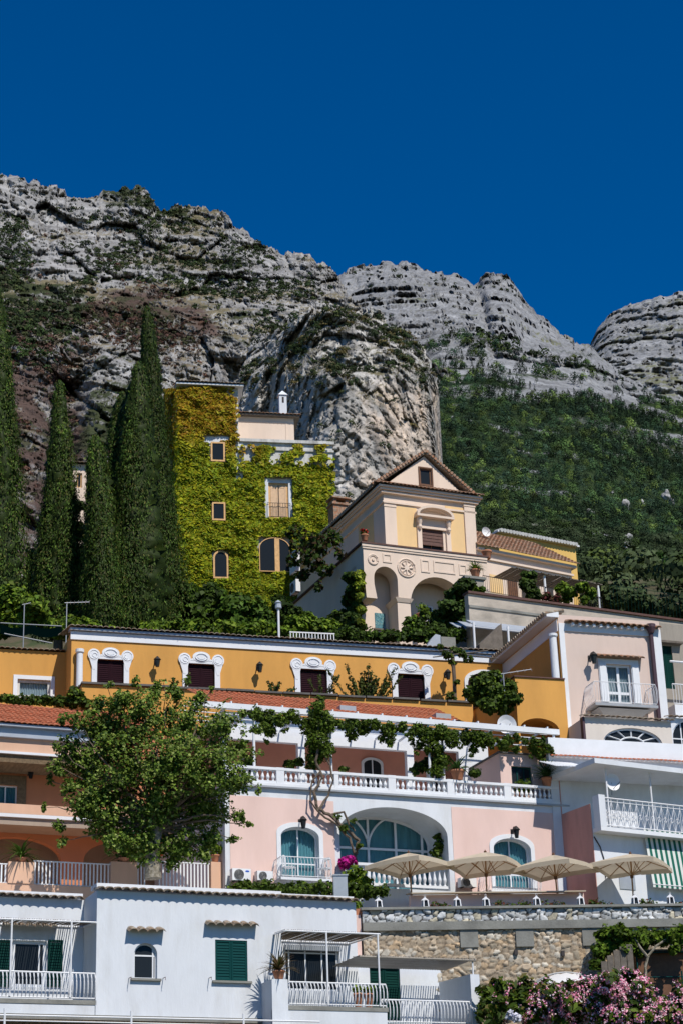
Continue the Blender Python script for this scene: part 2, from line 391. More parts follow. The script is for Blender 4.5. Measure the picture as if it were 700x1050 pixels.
def leafobj(name, pts, nrm, size, cols, material='leaf', parent=None, aspect=1.3, up=None, loc=None):
    V, Fc = leafquads(pts, nrm, size, aspect, up); return arr_mesh(name, V, Fc, material, parent, col=np.repeat(cols, 4, 0), loc=loc)
def palette(n, cols, r=rng, jit=.18):
    c = np.array(cols)[r.integers(0, len(cols), n)]; return np.clip(c * (1 + r.normal(size=(n, 1)) * jit), .003, .9)
GREENS = [(.045, .088, .010), (.068, .125, .014), (.095, .165, .018), (.052, .10, .012)]
def blobs(n, cens, rads, shell=.55, r=rng):
    """n leaf places in a union of ellipsoids -> points, outward normals"""
    cens = np.array(cens, dtype=float); rads = np.array(rads, dtype=float)
    if rads.ndim == 1: rads = np.repeat(rads[:, None], 3, 1)
    wt = (rads[:, 0] * rads[:, 2]); k = r.choice(len(cens), n, p=wt / wt.sum()); d = r.normal(size=(n, 3)); d /= np.linalg.norm(d, axis=1, keepdims=True)
    q = 1 - shell * r.random((n, 1)) ** 1.3; p = cens[k] + d * rads[k] * q; s = float(np.median(rads))
    p = p + s * .9 * np.stack([fbm(p / (s * 1.1) + o, 3, .6) for o in (0, 40, 80)], -1); m = fbm(p / (s * .45) + 9, 2) > -.42
    d = d * .55 + r.normal(size=(n, 3)) * .5; return p[m], d[m]
def bush(name, cens, rads, n, size, label, cat, cols=GREENS, group=None, loc=None, kind=None, mat_='leaf', aspect=1.3, parent=None):
    p, d = blobs(n, cens, rads); loc = loc or tuple(np.array(cens).mean(0) - np.array([0, 0, np.max(rads)]))
    n = len(p); o = leafobj(name, p, d + np.array([0, -.2, .5]), size * (0.6 + .7 * rng.random(n)), palette(n, cols, jit=.25) * (1 + .35 * fbm(p / (size * 3.5), 2))[:, None], mat_, parent, aspect, loc=loc if parent is None else None)
    return tag(o, label, cat, group, kind) if parent is None else o
# ------------------------------------------------------------------ mountains
def ip(x, pts): return np.interp(x, [p[0] for p in pts], [p[1] for p in pts])
def gridnormals(V):
    du = np.gradient(V, axis=1); dv = np.gradient(V, axis=0); n = np.cross(du, dv); n /= np.linalg.norm(n, axis=-1, keepdims=True) + 1e-9
    return n * np.sign(-n[..., 1:2] + 1e-9 + n[..., 2:3] * .5)
def smooth(a, lo, hi): t = np.clip((a - lo) / (hi - lo), 0, 1); return t * t * (3 - 2 * t)
def mixc(c, col, m): return c * (1 - m[..., None]) + np.array(col) * m[..., None]
def mountain(name, x0, x1, step, ridge, base, rows, Yf, disp, colf, material='rock', jag=3.0, seed=0, back=400, jx=0):
    xs = np.arange(x0, x1 + step, step, dtype=float); t = np.linspace(0, 1, rows)[:, None]
    ry = ip(xs, ridge) + jag * 1.3 * fbm(np.stack([xs / 9.0, xs * 0 + seed, xs * 0], -1), 5, .75) ; by = ip(xs, base)
    py = by * (1 - t) + ry * t; px = np.repeat(xs[None], rows, 0); px = px + jx * fbm(np.stack([py / 16., px * 0 + seed, px / 60.], -1), 4, .65); Y = Yf(px, py, t * np.ones_like(px))
    V = Pn(px, py, Y); D = disp(V, px, py, t * np.ones_like(px))
    dr = V - np.array(CAM); dr /= np.linalg.norm(dr, axis=-1, keepdims=True); V = V - D[..., None] * dr + (D * .06)[..., None] * np.array([0, 0, 1])
    top = V[-1]; N = gridnormals(V); cols = colf(V, N, px, py)
    bk = []
    for f, dz in ((.06, .0), (.3, -.25), (1, -.9)):
        q = top.copy(); q[:, 1] += back * f; q[:, 0] += q[:, 0] / q[:, 1] * back * f; q[:, 2] += back * dz * .7; bk.append(q)
    A = np.concatenate([V, np.array(bk)], 0); Cc = np.concatenate([cols, np.repeat(cols[-1:], 3, 0)], 0)
    R, K = A.shape[:2]; i = np.arange(R * K).reshape(R, K)
    Fc = np.stack([i[:-1, :-1], i[:-1, 1:], i[1:, 1:], i[1:, :-1]], -1).reshape(-1, 4)
    o = arr_mesh(name, A.reshape(-1, 3), Fc, material, col=Cc.reshape(-1, 3)); tag(o, kind='structure')
    return V, N, cols
def strata(V, per, dip=.12, wob=.5, sc=120.):
    s = (V[..., 2] + dip * V[..., 0]) / per + wob * fbm(V / sc, 3)
    f = s - np.floor(s); return smooth(f, .0, .25) * (1 - smooth(f, .25, 1.0)), s
def qs(a, q0, q1, sel=None):
    v = a if sel is None else a[sel]
    lo, hi = np.quantile(v, q0), np.quantile(v, q1); return smooth(a, lo, hi)
GREY, WARM = (.27, .268, .27), (.40, .30, .22)
def blocky(p, tilt=.8, crack=.34):
    """faceted blocks with cracks between them, about one unit across"""
    p = np.asarray(p, dtype=np.float64); i0 = np.floor(p); d1 = np.full(p.shape[:-1], 9.); d2 = d1.copy(); val = d1 * 0
    for a in (-1, 0, 1):
        for b in (-1, 0, 1):
            for c in (-1, 0, 1):
                i = i0 + np.array([a, b, c]); x, y, z = (i[..., k].astype(np.int64) for k in range(3))
                h = [_hash(x + 31 * m, y + 57 * m, z + 91 * m) for m in range(1, 7)]
                o = i + .5 + .45 * np.stack(h[:3], -1); r = p - o; d = (r * r).sum(-1); v = .6 * h[3] + tilt * (r[..., 0] * h[4] + r[..., 2] * h[5])
                n = d < d1; d2 = np.where(n, d1, np.minimum(d2, d)); val = np.where(n, v, val); d1 = np.where(n, d, d1)
    return val - crack * (1 - smooth(np.sqrt(d2) - np.sqrt(d1), 0, .14))
# --- far right mountain
def cfar(V, N, px, py):
    c = np.ones(V.shape) * np.array((.23, .237, .25)); n = fbm(V / 60., 4); n2 = fbm(V / np.array([70., 70., 12.]), 4)
    ln = np.abs(fbm(V / np.array([75., 75., 5.5]) + 4, 4, .6)); c = c * (1 + .35 * n2[..., None]) * (.66 + .34 * smooth(ln, .0, .10))[..., None]; veg = qs(N[..., 2] + .45 * n, .80, .95); c = mixc(c, (.12, .125, .06), veg * .85)
    return np.clip(c, .02, .6)
def dfar(V, px, py, t):
    V = V * np.array([1, .35, 1])
    st, _ = strata(V, 38, .10, .8, 200.); st2, _ = strata(V, 13, .10, .8, 90.)
    r = fbm(V / np.array([230., 230., 420.]), 5, .55, True)
    st3, _ = strata(V, 6.5, .10, .8, 60.)
    return (52 * r + 5 * st + 3.2 * st2 + 2 * st3 + 14 * blocky(V / np.array([34., 34., 20.])) + 7 * blocky(V / np.array([13., 13., 7.])) + 3 * blocky(V / np.array([5., 5., 3.])) + 9 * fbm(V / np.array([34., 34., 22.]), 7, .68, True) + 5 * fbm(V / np.array([9., 9., 4.]), 4, .6))
MA = mountain('mountain_far_right', 590, 800, 1.6, [(590, 372), (603, 356), (612, 338), (622, 326), (632, 318), (650, 311), (675, 306), (700, 301), (740, 290), (800, 280)],
         [(590, 430), (800, 470)], 110, lambda x, y, t: 1500 + 420 * t ** 1.5, dfar, cfar, jag=3, seed=3)
def outc(V, px, py):
    return np.clip(smooth(fbm(V / np.array([60., 80., 16.]) + 7, 5), -.10, .0) * smooth(py - ip(px, FOREST_Y), 75, 35) + smooth(fbm(V / np.array([16., 16., 26.]) + 1, 3), .43, .5) * .9, 0, 1)
def cmid(V, N, px, py):
    c = cfar(V, N, px, py); f = smooth(py + 14 * fbm(V / 45., 4), 0, 1) if False else smooth(py - ip(px, FOREST_Y) + 20 * fbm(V / 70., 4), -6, 8)
    c = mixc(c, (.026, .042, .018), f * (1 - outc(V, px, py))); return c
FOREST_Y = [(300, 372), (430, 362), (450, 350), (500, 352), (560, 368), (600, 372), (640, 392), (700, 410), (800, 420)]
def Ymid(x, y, t):
    # rock wall above the wood line, wooded slope running down towards the houses below it
    f = ip(x, FOREST_Y); lo = 230 + (900 - 230) * np.clip((680 - y) / (680 - f), 0, 1) ** 1.25
    r = ip(x, RID_MID); up = 900 + 420 * np.clip((f - y) / np.maximum(f - r, 8), 0, 1) ** 1.2
    return np.where(y > f, lo, up)
RID_MID = [(300, 300), (335, 292), (348, 281), (360, 276), (378, 271), (400, 268), (425, 271), (440, 277), (462, 281), (484, 291), (492, 287), (505, 284), (520, 288), (530, 300), (541, 316), (556, 330),
           (575, 343), (590, 352), (604, 356), (614, 366), (630, 380), (650, 396), (680, 408), (700, 414), (800, 430)]
def dmid(V, px, py, t):
    d = dfar(V, px, py, t * .6); k = smooth(ip(px, FOREST_Y) - py, -30, 20)
    cleft = -30 * np.exp(-((px - (488 + (py - 290) * .25)) / 5) ** 2) * k
    return d * (.25 + .75 * k) * np.clip(V[..., 1] / 900, .15, 1.2) + cleft
MB_ = mountain('mountain_mid', 300, 800, 1.7, RID_MID, [(300, 690), (800, 690)], 250, Ymid, dmid, cmid, jag=5, seed=11)
# --- left mountain
RID_L = [(-70, 170), (-20, 176), (0, 178), (18, 181), (30, 188), (48, 189), (62, 195), (76, 200), (92, 201), (112, 197), (128, 193), (142, 192), (152, 199), (158, 209), (164, 217), (176, 215), (190, 212), (206, 211), (222, 216),
         (236, 226), (250, 238), (262, 249), (285, 255), (305, 260), (325, 268), (338, 277), (348, 290), (356, 305), (380, 330), (420, 360), (480, 400)]
def cleft_(V, N, px, py):
    c = np.ones(V.shape) * np.array(GREY) * (.6 + .4 * smooth(np.abs(fbm(V / np.array([60., 60., 6.]) + 4, 4, .6)), .0, .08))[..., None]; n = fbm(V / 40., 5); n2 = fbm(V / np.array([50., 50., 8.]), 4); n3 = fbm(V / 110. + 9, 4)
    c = c * (1 + .45 * n2[..., None]); dome = 1 - np.hypot((px - 148) / 86, (py - 392) / 98) + .10 * fbm(V / 40. + 3, 3)
    up_ = py < 330; grass = qs(N[..., 2] + .5 * n + .3 * n3, .62, .82, up_); c = mixc(c, (.15, .125, .065), grass * .85)
    scrub = qs(N[..., 2] * .2 + .7 * n3 + .4 * fbm(V / 15. + 3, 3), .78, .9, up_); c = mixc(c, (.035, .045, .02), scrub * .95)
    burn = np.clip(smooth(dome, -.06, .04) * smooth(388 - py + 25 * n, -10, 40) + smooth(84 - px + 20 * n3, 0, 20) * smooth(py + 25 * n, 360, 400) + .55 * smooth(py + 20 * n, 300, 330) * smooth(100 - px, 0, 30) + smooth(py + 20 * n, 400, 440) * smooth(px, 200, 225) * .6, 0, 1); wob = 26 * fbm(V / 45. + 2, 4); cz = smooth(dome + wob / 120, .10, .22) * smooth(py + wob, 318, 338); cliff = np.clip(cz * (.35 + .65 * (1 - qs(.6 * N[..., 2] + .6 * n, .55, .8, ~up_))) + .5 * (1 - qs(.5 * N[..., 2] + .9 * n3 + .5 * n, .12, .3, ~up_)), 0, 1)
    spk = qs(fbm(V / np.array([13., 20., 9.]) + 6, 4, .6), .25, .55); c = mixc(c, (.085, .058, .05), burn * (1 - cliff * .95) * (.25 + .7 * spk))
    return np.clip(c, .015, .6)
def Yl(x, y, t):
    # cliff at (75..225, 320..480) is steep, ledges above
    k = ip(y, [(170, 1000), (230, 930), (300, 820), (330, 770), (420, 680), (480, 625), (520, 560), (700, 400)])
    return k + .35 * (x - 150)
def dleft(V, px, py, t):
    V0 = V; V = V * np.array([1, .3, 1])
    st, _ = strata(V, 30, -.18, 1.0, 140.); st2, _ = strata(V, 10, -.18, 1.0, 60.)
    r = fbm(V / np.array([120., 120., 260.]) + 4, 6, .55, True)
    gul = np.exp(-((px - (70 + (py - 420) * -.1)) / 18) ** 2) * smooth(py, 330, 420) * 38 + np.exp(-((px - 150) / 10) ** 2) * smooth(py, 330, 400) * 9 + np.exp(-((px - 236) / 16) ** 2) * smooth(py, 330, 420) * 50
    return 30 * r + 4 * st * smooth(360 - py, 0, 60) + 12 * blocky(V / np.array([24., 24., 50.]), .8, .3) + 5 * blocky(V0 / np.array([10., 14., 16.]), .9, .4) + 2.2 * blocky(V0 / np.array([4., 6., 5.]), .9, .4) + 8 * fbm(V / np.array([26., 26., 22.]), 7, .7, True) + 4 * fbm(V / 5., 4, .7) - gul
ML = mountain('mountain_left', -70, 480, 1.1, RID_L, [(-70, 640), (480, 600)], 380, Yl, dleft, cleft_, jag=7, seed=21)
# --- the near bastion of rock behind the ivy house
RID_T = [(225, 440), (234, 405), (244, 385), (252, 360), (262, 348), (282, 341), (292, 330), (312, 321), (332, 316), (352, 318), (372, 316), (392, 324), (404, 338), (418, 348), (430, 356), (439, 372), (444, 395), (447, 420), (449, 450), (448, 480), (452, 520)]
def Yt(x, y, t):
    side = np.abs(x - 335) / 115; face = ip(y, [(310, 480), (345, 462), (372, 449), (385, 440), (430, 434), (500, 425), (560, 380)])
    return face + 36 * np.clip(side, 0, 1.05) ** 3.2 + 48 * smooth(338 - x, 0, 75) 
def dt(V, px, py, t):
    r = fbm(V / np.array([32., 32., 75.]) + 2, 6, .56, True); c = fbm(V / np.array([9., 9., 34.]), 4, .55, True)
    k = 1 - .6 * smooth(py, 385, 415)
    return 9 * r + 4 * c * k + k * 6 * blocky(V / np.array([15., 15., 24.]) + 3, .9, .3) + 2.4 * blocky(V / np.array([5.5, 5.5, 9.]), .8, .35) + .9 * blocky(V / np.array([2., 2., 2.6]), .8, .5) + 1.2 * fbm(V / np.array([5., 5., 8.]), 5, .7, True) + .8 * fbm(V / 1.2, 3, .7)
def ct(V, N, px, py):
    n = fbm(V / 14., 5); n2 = fbm(V / np.array([5., 5., 30.]), 5); n3 = fbm(V / 30. + 9, 4)
    c = np.ones(V.shape) * np.array((.36, .35, .335)); warm = smooth(px - 330 + 60 * n3, 0, 50) * smooth(py, 380, 410) * smooth(n2, -.5, .3); c = mixc(c, (.47, .355, .26), warm * .6)
    c = c * (1 + .45 * n2[..., None]); streak = smooth(fbm(V / np.array([4., 4., 40.]) + 5, 4), .12, .45); c = mixc(c, (.10, .095, .09), streak * .55)
    veg = qs(N[..., 2] + .6 * n, .72, .9) * (1 - .8 * smooth(py, 400, 430)); c = mixc(c, (.09, .08, .03), veg * .85)
    return np.clip(c, .015, .65)
MT = mountain('cliff_bastion', 225, 452, 1.1, RID_T, [(225, 560), (452, 560)], 210, Yt, dt, ct, 'near_rock', jag=9, seed=31, back=120, jx=9)
# ------------------------------------------------------------------ scrub on the rocks and the far wood (nobody could count them)
def surfpick(Mo, n, prob):
    V, N, c = Mo; R, K = V.shape[:2]; xs = rng.integers(2, K - 2, n * 6); ys = rng.integers(2, R - 2, n * 6)
    q = V[ys, xs]; d = q - np.array(CAM); loc = d @ NROT; px = 350 - F_PX * loc[:, 0] / loc[:, 2]; py = 525 + F_PX * loc[:, 1] / loc[:, 2]
    k = rng.random(n * 6) < prob(q, N[ys, xs], px, py); k = np.nonzero(k)[0][:n]; return q[k], N[ys, xs][k], px[k], py[k]
import bmesh
def icos(sub):
    bm = bmesh.new(); bmesh.ops.create_icosphere(bm, subdivisions=sub, radius=1); bm.verts.ensure_lookup_table()
    v = np.array([x.co[:] for x in bm.verts]); f = np.array([[q.index for q in x.verts] for x in bm.faces]); bm.free(); return v, f
ICO = {k: icos(k) for k in (1, 2, 3)}
def lumps(name, pts, R, H, tint, sub=2, lobe=.35, fine=.2, label=None, cat=None, material='far_leaf', kind='stuff', squash=0, freq=1.5):
    """many uneven crowns in one mesh (far-off wood, scrub)"""
    d, f = ICO[sub]; n, K = len(pts), len(d); sd = rng.random((n, 1, 3)) * 90
    k = 1 + lobe * fbm(d[None] * freq + sd, 2, .6) * 1.4 + fine * rng.normal(size=(n, K))
    v = d[None] * k[..., None]; z = v[..., 2]
    v[..., 2] = z * np.asarray(H).reshape(-1, 1) * np.ones((n, 1))
    if squash: tp = np.clip((z + 1) / 2, 0, 1); wd = (1 - tp ** 1.6 * squash); v[..., 0] *= wd; v[..., 1] *= wd
    v = v * R[:, None, None]; v[..., 2] += (R * np.asarray(H).ravel() * .75)[:, None]; v += pts[:, None]
    cc = tint[:, None] * (1 + .22 * rng.normal(size=(n, K, 1))); F = (f[None] + (np.arange(n) * K)[:, None, None]).reshape(-1, 3)
    return tag(arr_mesh(name, v.reshape(-1, 3), F, material, col=np.clip(cc.reshape(-1, 3), .003, .9)), label, cat, kind=kind)
def scatter(name, pts, R, per, cols, leaf, H=1.0, label=None, cat=None, lift=.6, squash=0, jit=.2, kind='stuff'):
    n = len(pts); d = rng.normal(size=(n, per, 3)); d /= np.linalg.norm(d, axis=2, keepdims=True); d[..., 2] = np.abs(d[..., 2]) * 1.15 - .3; H = np.asarray(H) * np.ones(n)
    q = (.55 + .45 * rng.random((n, per, 1)) ** .6) * (1 + .42 * fbm(d * 1.5 + rng.random((n, 1, 3)) * 50, 2)[..., None]); o = d * q
    if squash: k = (1 - squash * np.clip((o[..., 2:] + .3) / 1.2, 0, 1) ** 1.4); o[..., :2] *= k
    s = np.stack([R, R, R * H], -1)[:, None]; p = pts[:, None] + o * s; p[..., 2] += (R * H * lift)[:, None]
    cc = np.repeat(palette(n, cols, jit=jit)[:, None], per, 1) * (1 + rng.normal(size=(n, per, 1)) * .22)
    return tag(leafobj(name, p.reshape(-1, 3), (d + rng.normal(size=d.shape) * .2).reshape(-1, 3), np.repeat(R * leaf, per), np.clip(cc.reshape(-1, 3), .003, .9), 'far_leaf', aspect=1.3), label, cat, kind=kind)
DG = [(.020, .034, .012), (.026, .042, .014), (.05, .062, .022), (.024, .036, .016)]
def pal(n, c, j=.2): return palette(n, c, jit=j)
q, n_, px, py = surfpick(ML, 6000, lambda q, N, px, py: (py < 345) * (1 - .9 * smooth(1 - np.hypot((px - 148) / 86, (py - 392) / 98), 0, .1)) * np.clip(.03 + .8 * qs(fbm(q / 60. + 3, 4) + .2 * N[:, 2] + .25 * fbm(q / 12., 2), .74, .92) + .9 * smooth(14 - np.abs((py - 212) - (190 - px) * .78 + 8 * fbm(q / 30., 2)), 0, 8) * (px > 60) * (px < 195) * (py > 205) + .8 * smooth(34 - px + 12 * fbm(q / 30., 2), 0, 10) * (py > 222) * (py < 300) + .6 * smooth(18 - np.hypot(px - 272, (py - 338) * .8), 0, 8), 0, 1))
scatter('mountain_scrub', q, rng.uniform(.5, 2.0, len(q)), 26, DG, .5, .8, label='dark green scrub clinging to the ledges of the left mountain', cat='scrub')
BC = [(.085, .045, .036), (.065, .045, .036), (.11, .06, .042), (.045, .036, .026), (.05, .055, .025)]
q, n_, px, py = surfpick(ML, 6000, lambda q, N, px, py: np.clip(smooth(1 - np.hypot((px - 148) / 88, (py - 392) / 100), -.04, .05) * smooth(400 - py, 0, 50) + smooth(88 - px, 0, 20) * smooth(py, 300, 380) + smooth(px, 200, 220) * smooth(py, 390, 430) + .12 * (py > 235) * (px < 200), 0, 1) * (.01 + qs(fbm(q / 38. + 3, 5) + .35 * N[:, 2], .62, .82)) * (1 - .75 * smooth(py, 345, 365) * smooth(px, 80, 100) * smooth(235 - px, 0, 15)))
scatter('burnt_scrub', q, rng.uniform(.5, 1.7, len(q)), 26, BC, .5, .9, label='reddish brown burnt scrub around the left cliff', cat='scrub')
q, n_, px, py = surfpick(ML, 1100, lambda q, N, px, py: smooth(60 - np.hypot((px - 32) / .9, (py - 352) * 1.9), 0, 15))
scatter('green_scrub', q, rng.uniform(1.0, 2.4, len(q)), 40, [(.04, .07, .02), (.05, .08, .025), (.03, .05, .02)], .4, .8, label='patch of mid green bushes low on the left mountain', cat='scrub')
q, n_, px, py = surfpick(MT, 1500, lambda q, N, px, py: (.02 + .6 * qs(fbm(q / 8. + 3, 5) + .3 * N[:, 2], .62, .82)) * (1 - .94 * smooth(py, 385, 412)))
scatter('cliff_scrub', q, rng.uniform(.5, 1.8, len(q)), 60, DG + [(.09, .075, .03)], .3, .8, label='dark bushes along the top of the rock bastion', cat='scrub')
q, n_, px, py = surfpick(MB_, 1300, lambda q, N, px, py: (py < ip(px, FOREST_Y) + 8) * (.01 + .7 * qs(fbm(q / 80. + 3, 4) + .25 * N[:, 2], .8, .95)))
scatter('high_scrub', q, rng.uniform(1.2, 3.2, len(q)), 30, DG, .45, .8, label='sparse scrub on the pale far mountain', cat='scrub')
def placed(px, py): return P(px, py, float(Ymid(np.array(px * 1.), np.array(py * 1.), 0)) - 9)
bo = [(605, 528, 1.0), (641, 522, 1.1), (657, 519, .9), (683, 513, 1.3), (688, 518, .8), (644, 556, 1.0), (642, 563, .8), (627, 506, .5)]
pb = np.array([placed(x, y)[:] for x, y, r in bo]); rb = np.array([r for x, y, r in bo]); lumps('limestone_outcrops', pb, rb, rng.uniform(.8, 1.7, (len(rb), 1)), np.ones((len(rb), 3)) * .30, 3, lobe=.6, fine=.06, freq=1.8, material='near_rock', kind='structure')
WOODC = [(.026, .056, .026), (.042, .082, .032), (.016, .036, .021), (.092, .135, .034), (.030, .056, .033), (.056, .10, .030)]
def wp_(q, N, px, py): return smooth(py - ip(px, FOREST_Y) + 24 * fbm(q / 55. + 1, 4), -2, 22) * (1 - .95 * outc(q, px, py)) * (py < 668)
q, n_, px, py = surfpick(MB_, 30000, wp_)
near = q[:, 1] < 470; cyz = (fbm(q / 60. + 5, 3) > .0) & (q[:, 1] > 430)
def thin(m, cell):
    """at most one tree to a cell, so that crowns stand side by side"""
    idx = np.nonzero(m)[0]; key = np.floor(px[idx] / cell).astype(int) * 10000 + np.floor(py[idx] / (cell * .72)).astype(int); _, f = np.unique(key, return_index=True); r = np.zeros(len(q), bool); r[idx[f]] = True; return r
k = thin(~near & (~cyz | (rng.random(len(q)) < .35)), 6.4); R = rng.uniform(3.8, 7.4, k.sum()) / 2000 * q[k, 1]; scatter('pine_wood', q[k], R, 170, WOODC, .19, rng.uniform(1.1, 1.8, k.sum()), jit=.38, label='dense dark green wood covering the slope on the right', cat='wood', lift=.55)
cy = thin(cyz & ~near, 3.0)
k = thin(near, 9)
R = rng.uniform(6, 10.5, k.sum()) / 2000 * q[k, 1]; scatter('olive_wood', q[k], R, 260, [(.035, .052, .024), (.048, .068, .032), (.026, .042, .018), (.034, .058, .014)], .16, .95, label='grey green olive grove at the foot of the right slope', cat='wood')
R = rng.uniform(1.5, 2.7, cy.sum()) / 2000 * q[cy, 1]; scatter('cypress_wood', q[cy], R, 90, [(.012, .026, .013), (.018, .036, .016)], .36, rng.uniform(2.4, 4.6, cy.sum()), squash=.75, label='slim dark cypresses standing through the wood on the right', cat='wood')
# ------------------------------------------------------------------ the ground: one sheet from the viewer up to the foot of the mountains
def groundsheet():
    prof = [(-60, 0), (0, 0), (30, 0), (48, 1.0), (60, 2.0), (66.5, 4.0), (69, 5.0), (76, 10.5), (79, 13), (84, 19.5), (90, 24), (94, 29), (100, 32), (108, 35.5), (118, 39.5), (128, 46), (140, 52), (200, 70), (232, 82), (300, 90), (9000, 60)]
    ys = np.concatenate([[-1500, -500], np.arange(-60, 240, 2.5), np.array([260, 300, 500, 1500, 2500, 3400])]); xs = np.concatenate([[-3000, -1500, -400], np.arange(-160, 165, 4.), [400, 1500, 3000]])
    X, Y = np.meshgrid(xs, ys); Z = np.interp(Y, [p[0] for p in prof], [p[1] for p in prof]); V = np.stack([X, Y, Z], -1); V[..., 2] += .5 * fbm(V / 9., 3) * smooth(Y, 40, 80)
    R, K = X.shape; i = np.arange(R * K).reshape(R, K); Fc = np.stack([i[:-1, :-1], i[:-1, 1:], i[1:, 1:], i[1:, :-1]], -1).reshape(-1, 4)
    tag(arr_mesh('ground', V.reshape(-1, 3), Fc, 'earth'), kind='structure')
groundsheet()
def body(mb, u0, u1, z0, z1, holes=(), depth=6, y=0, th=.35):
    mb.slab(rect(u0, u1, z0, z1), holes, y, y + th); mb.box(u0, u1, y + th + .003, y + depth, z0, z1); return mb
def opening(F, x0, y0, x1, y1, d=0, rise=None, n=16):
    u0, u1, z0, z1 = F.r(x0, y0, x1, y1, d)
    if rise: r = rise * (z1 - z0) ; return arch(u0, u1, z0, z1 - r, r, n)
    return rect(u0, u1, z0, z1)
def bx(o): us = [q[0] for q in o]; zs = [q[1] for q in o]; return min(us), max(us), min(zs), max(zs)
def grow(o, a, b=None):
    u0, u1, z0, z1 = bx(o); b = a if b is None else b; ku = (u1 - u0 + 2 * a) / (u1 - u0); cu = (u0 + u1) / 2; kz = (z1 - z0 + b) / (z1 - z0)
    return [(cu + (q[0] - cu) * ku, z0 + (q[1] - z0) * kz) for q in o]
def coping(parent, u0, u1, z, y=0, out=.16, deep=.35, m='tile', name='tile_coping', w=.24, h=.07, rise=.10):
    mb = MB(); tiles(mb, u0, u1, y - out, z, y + deep, z + rise, w, h); return mb.build(name, m, parent)
def balustrade(parent, u0, u1, z0, h, y, posts=(), w=.16, step=.21, name='balustrade', m='white_paint'):
    """plinth and rail, posts, turned balusters"""
    mb = MB(); mb.box(u0, u1, y - w / 2, y + w / 2, z0, z0 + .10); mb.box(u0, u1, y - w / 2 - .03, y + w / 2 + .03, z0 + h - .10, z0 + h)
    ps = sorted(posts)
    for a, b in ps: mb.box(a, b, y - w / 2 - .022, y + w / 2 + .022, z0 + .002, z0 + h + .012)
    ed = [u0] + [q for p in ps for q in p] + [u1]
    for a, b in zip(ed[::2], ed[1::2]):
        if b - a < step: continue
        n = max(1, round((b - a) / step)); 
        for i in range(n):
            mb.lathe([(r * .11, .10 + t * (h - .2)) for r, t in BAL], (a + (b - a) * (i + .5) / n, y, z0), 8)
    return mb.build(name, m, parent)
def lamp(F, px, py, d, size, label, group=None):
    e = F.at('wall_lamp', px, py, d, label, 'wall lamp', group); s = size
    MB().tube([(0, 0, .0), (0, -.12 * s, .12 * s), (0, -.28 * s, .10 * s)], .018 * s, 6).box(-.05 * s, .05 * s, -.02, .01, -.08 * s, .08 * s).build('bracket', 'black_metal', e)
    MB().lathe([(.015 * s, .12 * s), (.10 * s, .04 * s), (.13 * s, .0), (.11 * s, -.005 * s)], (0, -.28 * s, 0), 6).build('lamp_cap', 'black_metal', e)
    g = MB().lathe([(.06 * s, -.245 * s), (.10 * s, -.01 * s)], (0, -.28 * s, 0), 6); g.build('lamp_glass', 'dark_glass', e); return e
# =================================================================== WHITE HOUSE (lowest)
W = Face(190, 1043, 64, 23)
t = W.thing('white_house', 'low white house with tile edged parapet, green shutters and wavy white balcony railings', 'house')
uL, uR = W.u(99, 980), W.u(289, 980); zt = W.z(190, 917); zb = -4.5
o_arch = opening(W, 138, 967, 161.5, 1003.5, rise=.30); o_sh = opening(W, 221, 964, 254, 1006)
mb = MB(); body(mb, uL, uR, 0, zt, [o_arch, o_sh], 6)
D = 1.6
uLL = W.u(-60, 980, -D); zl = W.z(40, 921, -D)
dr = opening(W, 13, 964.5, 48, 1012, -D)
body(mb, uLL, uL - .002, 0, zl, [dr], 4.4, D)
# right wing, recessed wall
uRR = W.u(366, 970, -D); zr = W.z(330, 923.5, -D); d3 = opening(W, 292, 970, 348, 1016, -D)
body(mb, uR + .002, uRR, 0, zr, [d3], 4.4, D)
uR3 = W.u(466, 1000, -D); z3 = W.z(410, 981, -D); dg = opening(W, 383, 991, 414, 1045, -D)
body(mb, uRR + .002, uR3, -1.2, z3, [dg], 3.4, D + .3)
# ground floor below, hidden by the reed canopy
mb.box(uLL, uR3, .9, 7, zb, -.01)
wall = mb.build('wall', 'white_plaster', t)
mb = MB(); mb.box(uLL, uR, -.10, .35, -.16, -.004); mb.build('floor_band', 'concrete', t)
coping(t, uL - .05, uR + .05, zt, 0, .24, .3, 'old_tile', w=.28, h=.10)
MB().box(uL - .02, uR + .02, -.02, .7, zt + .10, zt + .24).build('roof_kerb', 'white_paint', t)
coping(t, uLL, uL - .05, zl, D, .24, .3, 'old_tile', w=.28, h=.10); MB().box(uLL, uL, D + .15, D + .8, zl + .1, zl + .24).build('roof_kerb', 'white_paint', t)
coping(t, uR + .01, uRR + .05, zr, D, .24, .3, 'old_tile', w=.28, h=.10); MB().box(uR, uRR, D + .15, D + .8, zr + .1, zr + .22).build('roof_kerb', 'white_paint', t)
window(t, o_arch, .12, 'white_paint', 'dark_glass', .05, (.86,), (.66,), sill=('concrete', .12))
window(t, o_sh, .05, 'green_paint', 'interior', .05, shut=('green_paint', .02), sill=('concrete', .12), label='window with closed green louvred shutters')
for (x0, x1, y) in ((130, 168, 957), (210, 263, 951)):
    a, b = W.u(x0, y), W.u(x1, y); coping(t, a, b, W.z((x0 + x1) / 2, y), 0, .30, .02, 'old_tile', 'tile_hood', w=.28, h=.11, rise=.12)
for x in (132.5, 167.5, 214.5): MB().tube([W.uv(x, 1003)[0:1] + (0, W.uv(x, 1003)[1]), (W.u(x, 1003), -.25, W.z(x, 1003)), (W.u(x, 1003), -.25, W.z(x, 1003) - .1)], .012, 4).build('iron_hook', 'rust_metal', t)
coping(t, W.u(2, 950, -D), W.u(58, 952, -D), W.z(30, 952, -D), D, .3, .02, 'old_tile', 'tile_hood', w=.26, h=.08, rise=.12)
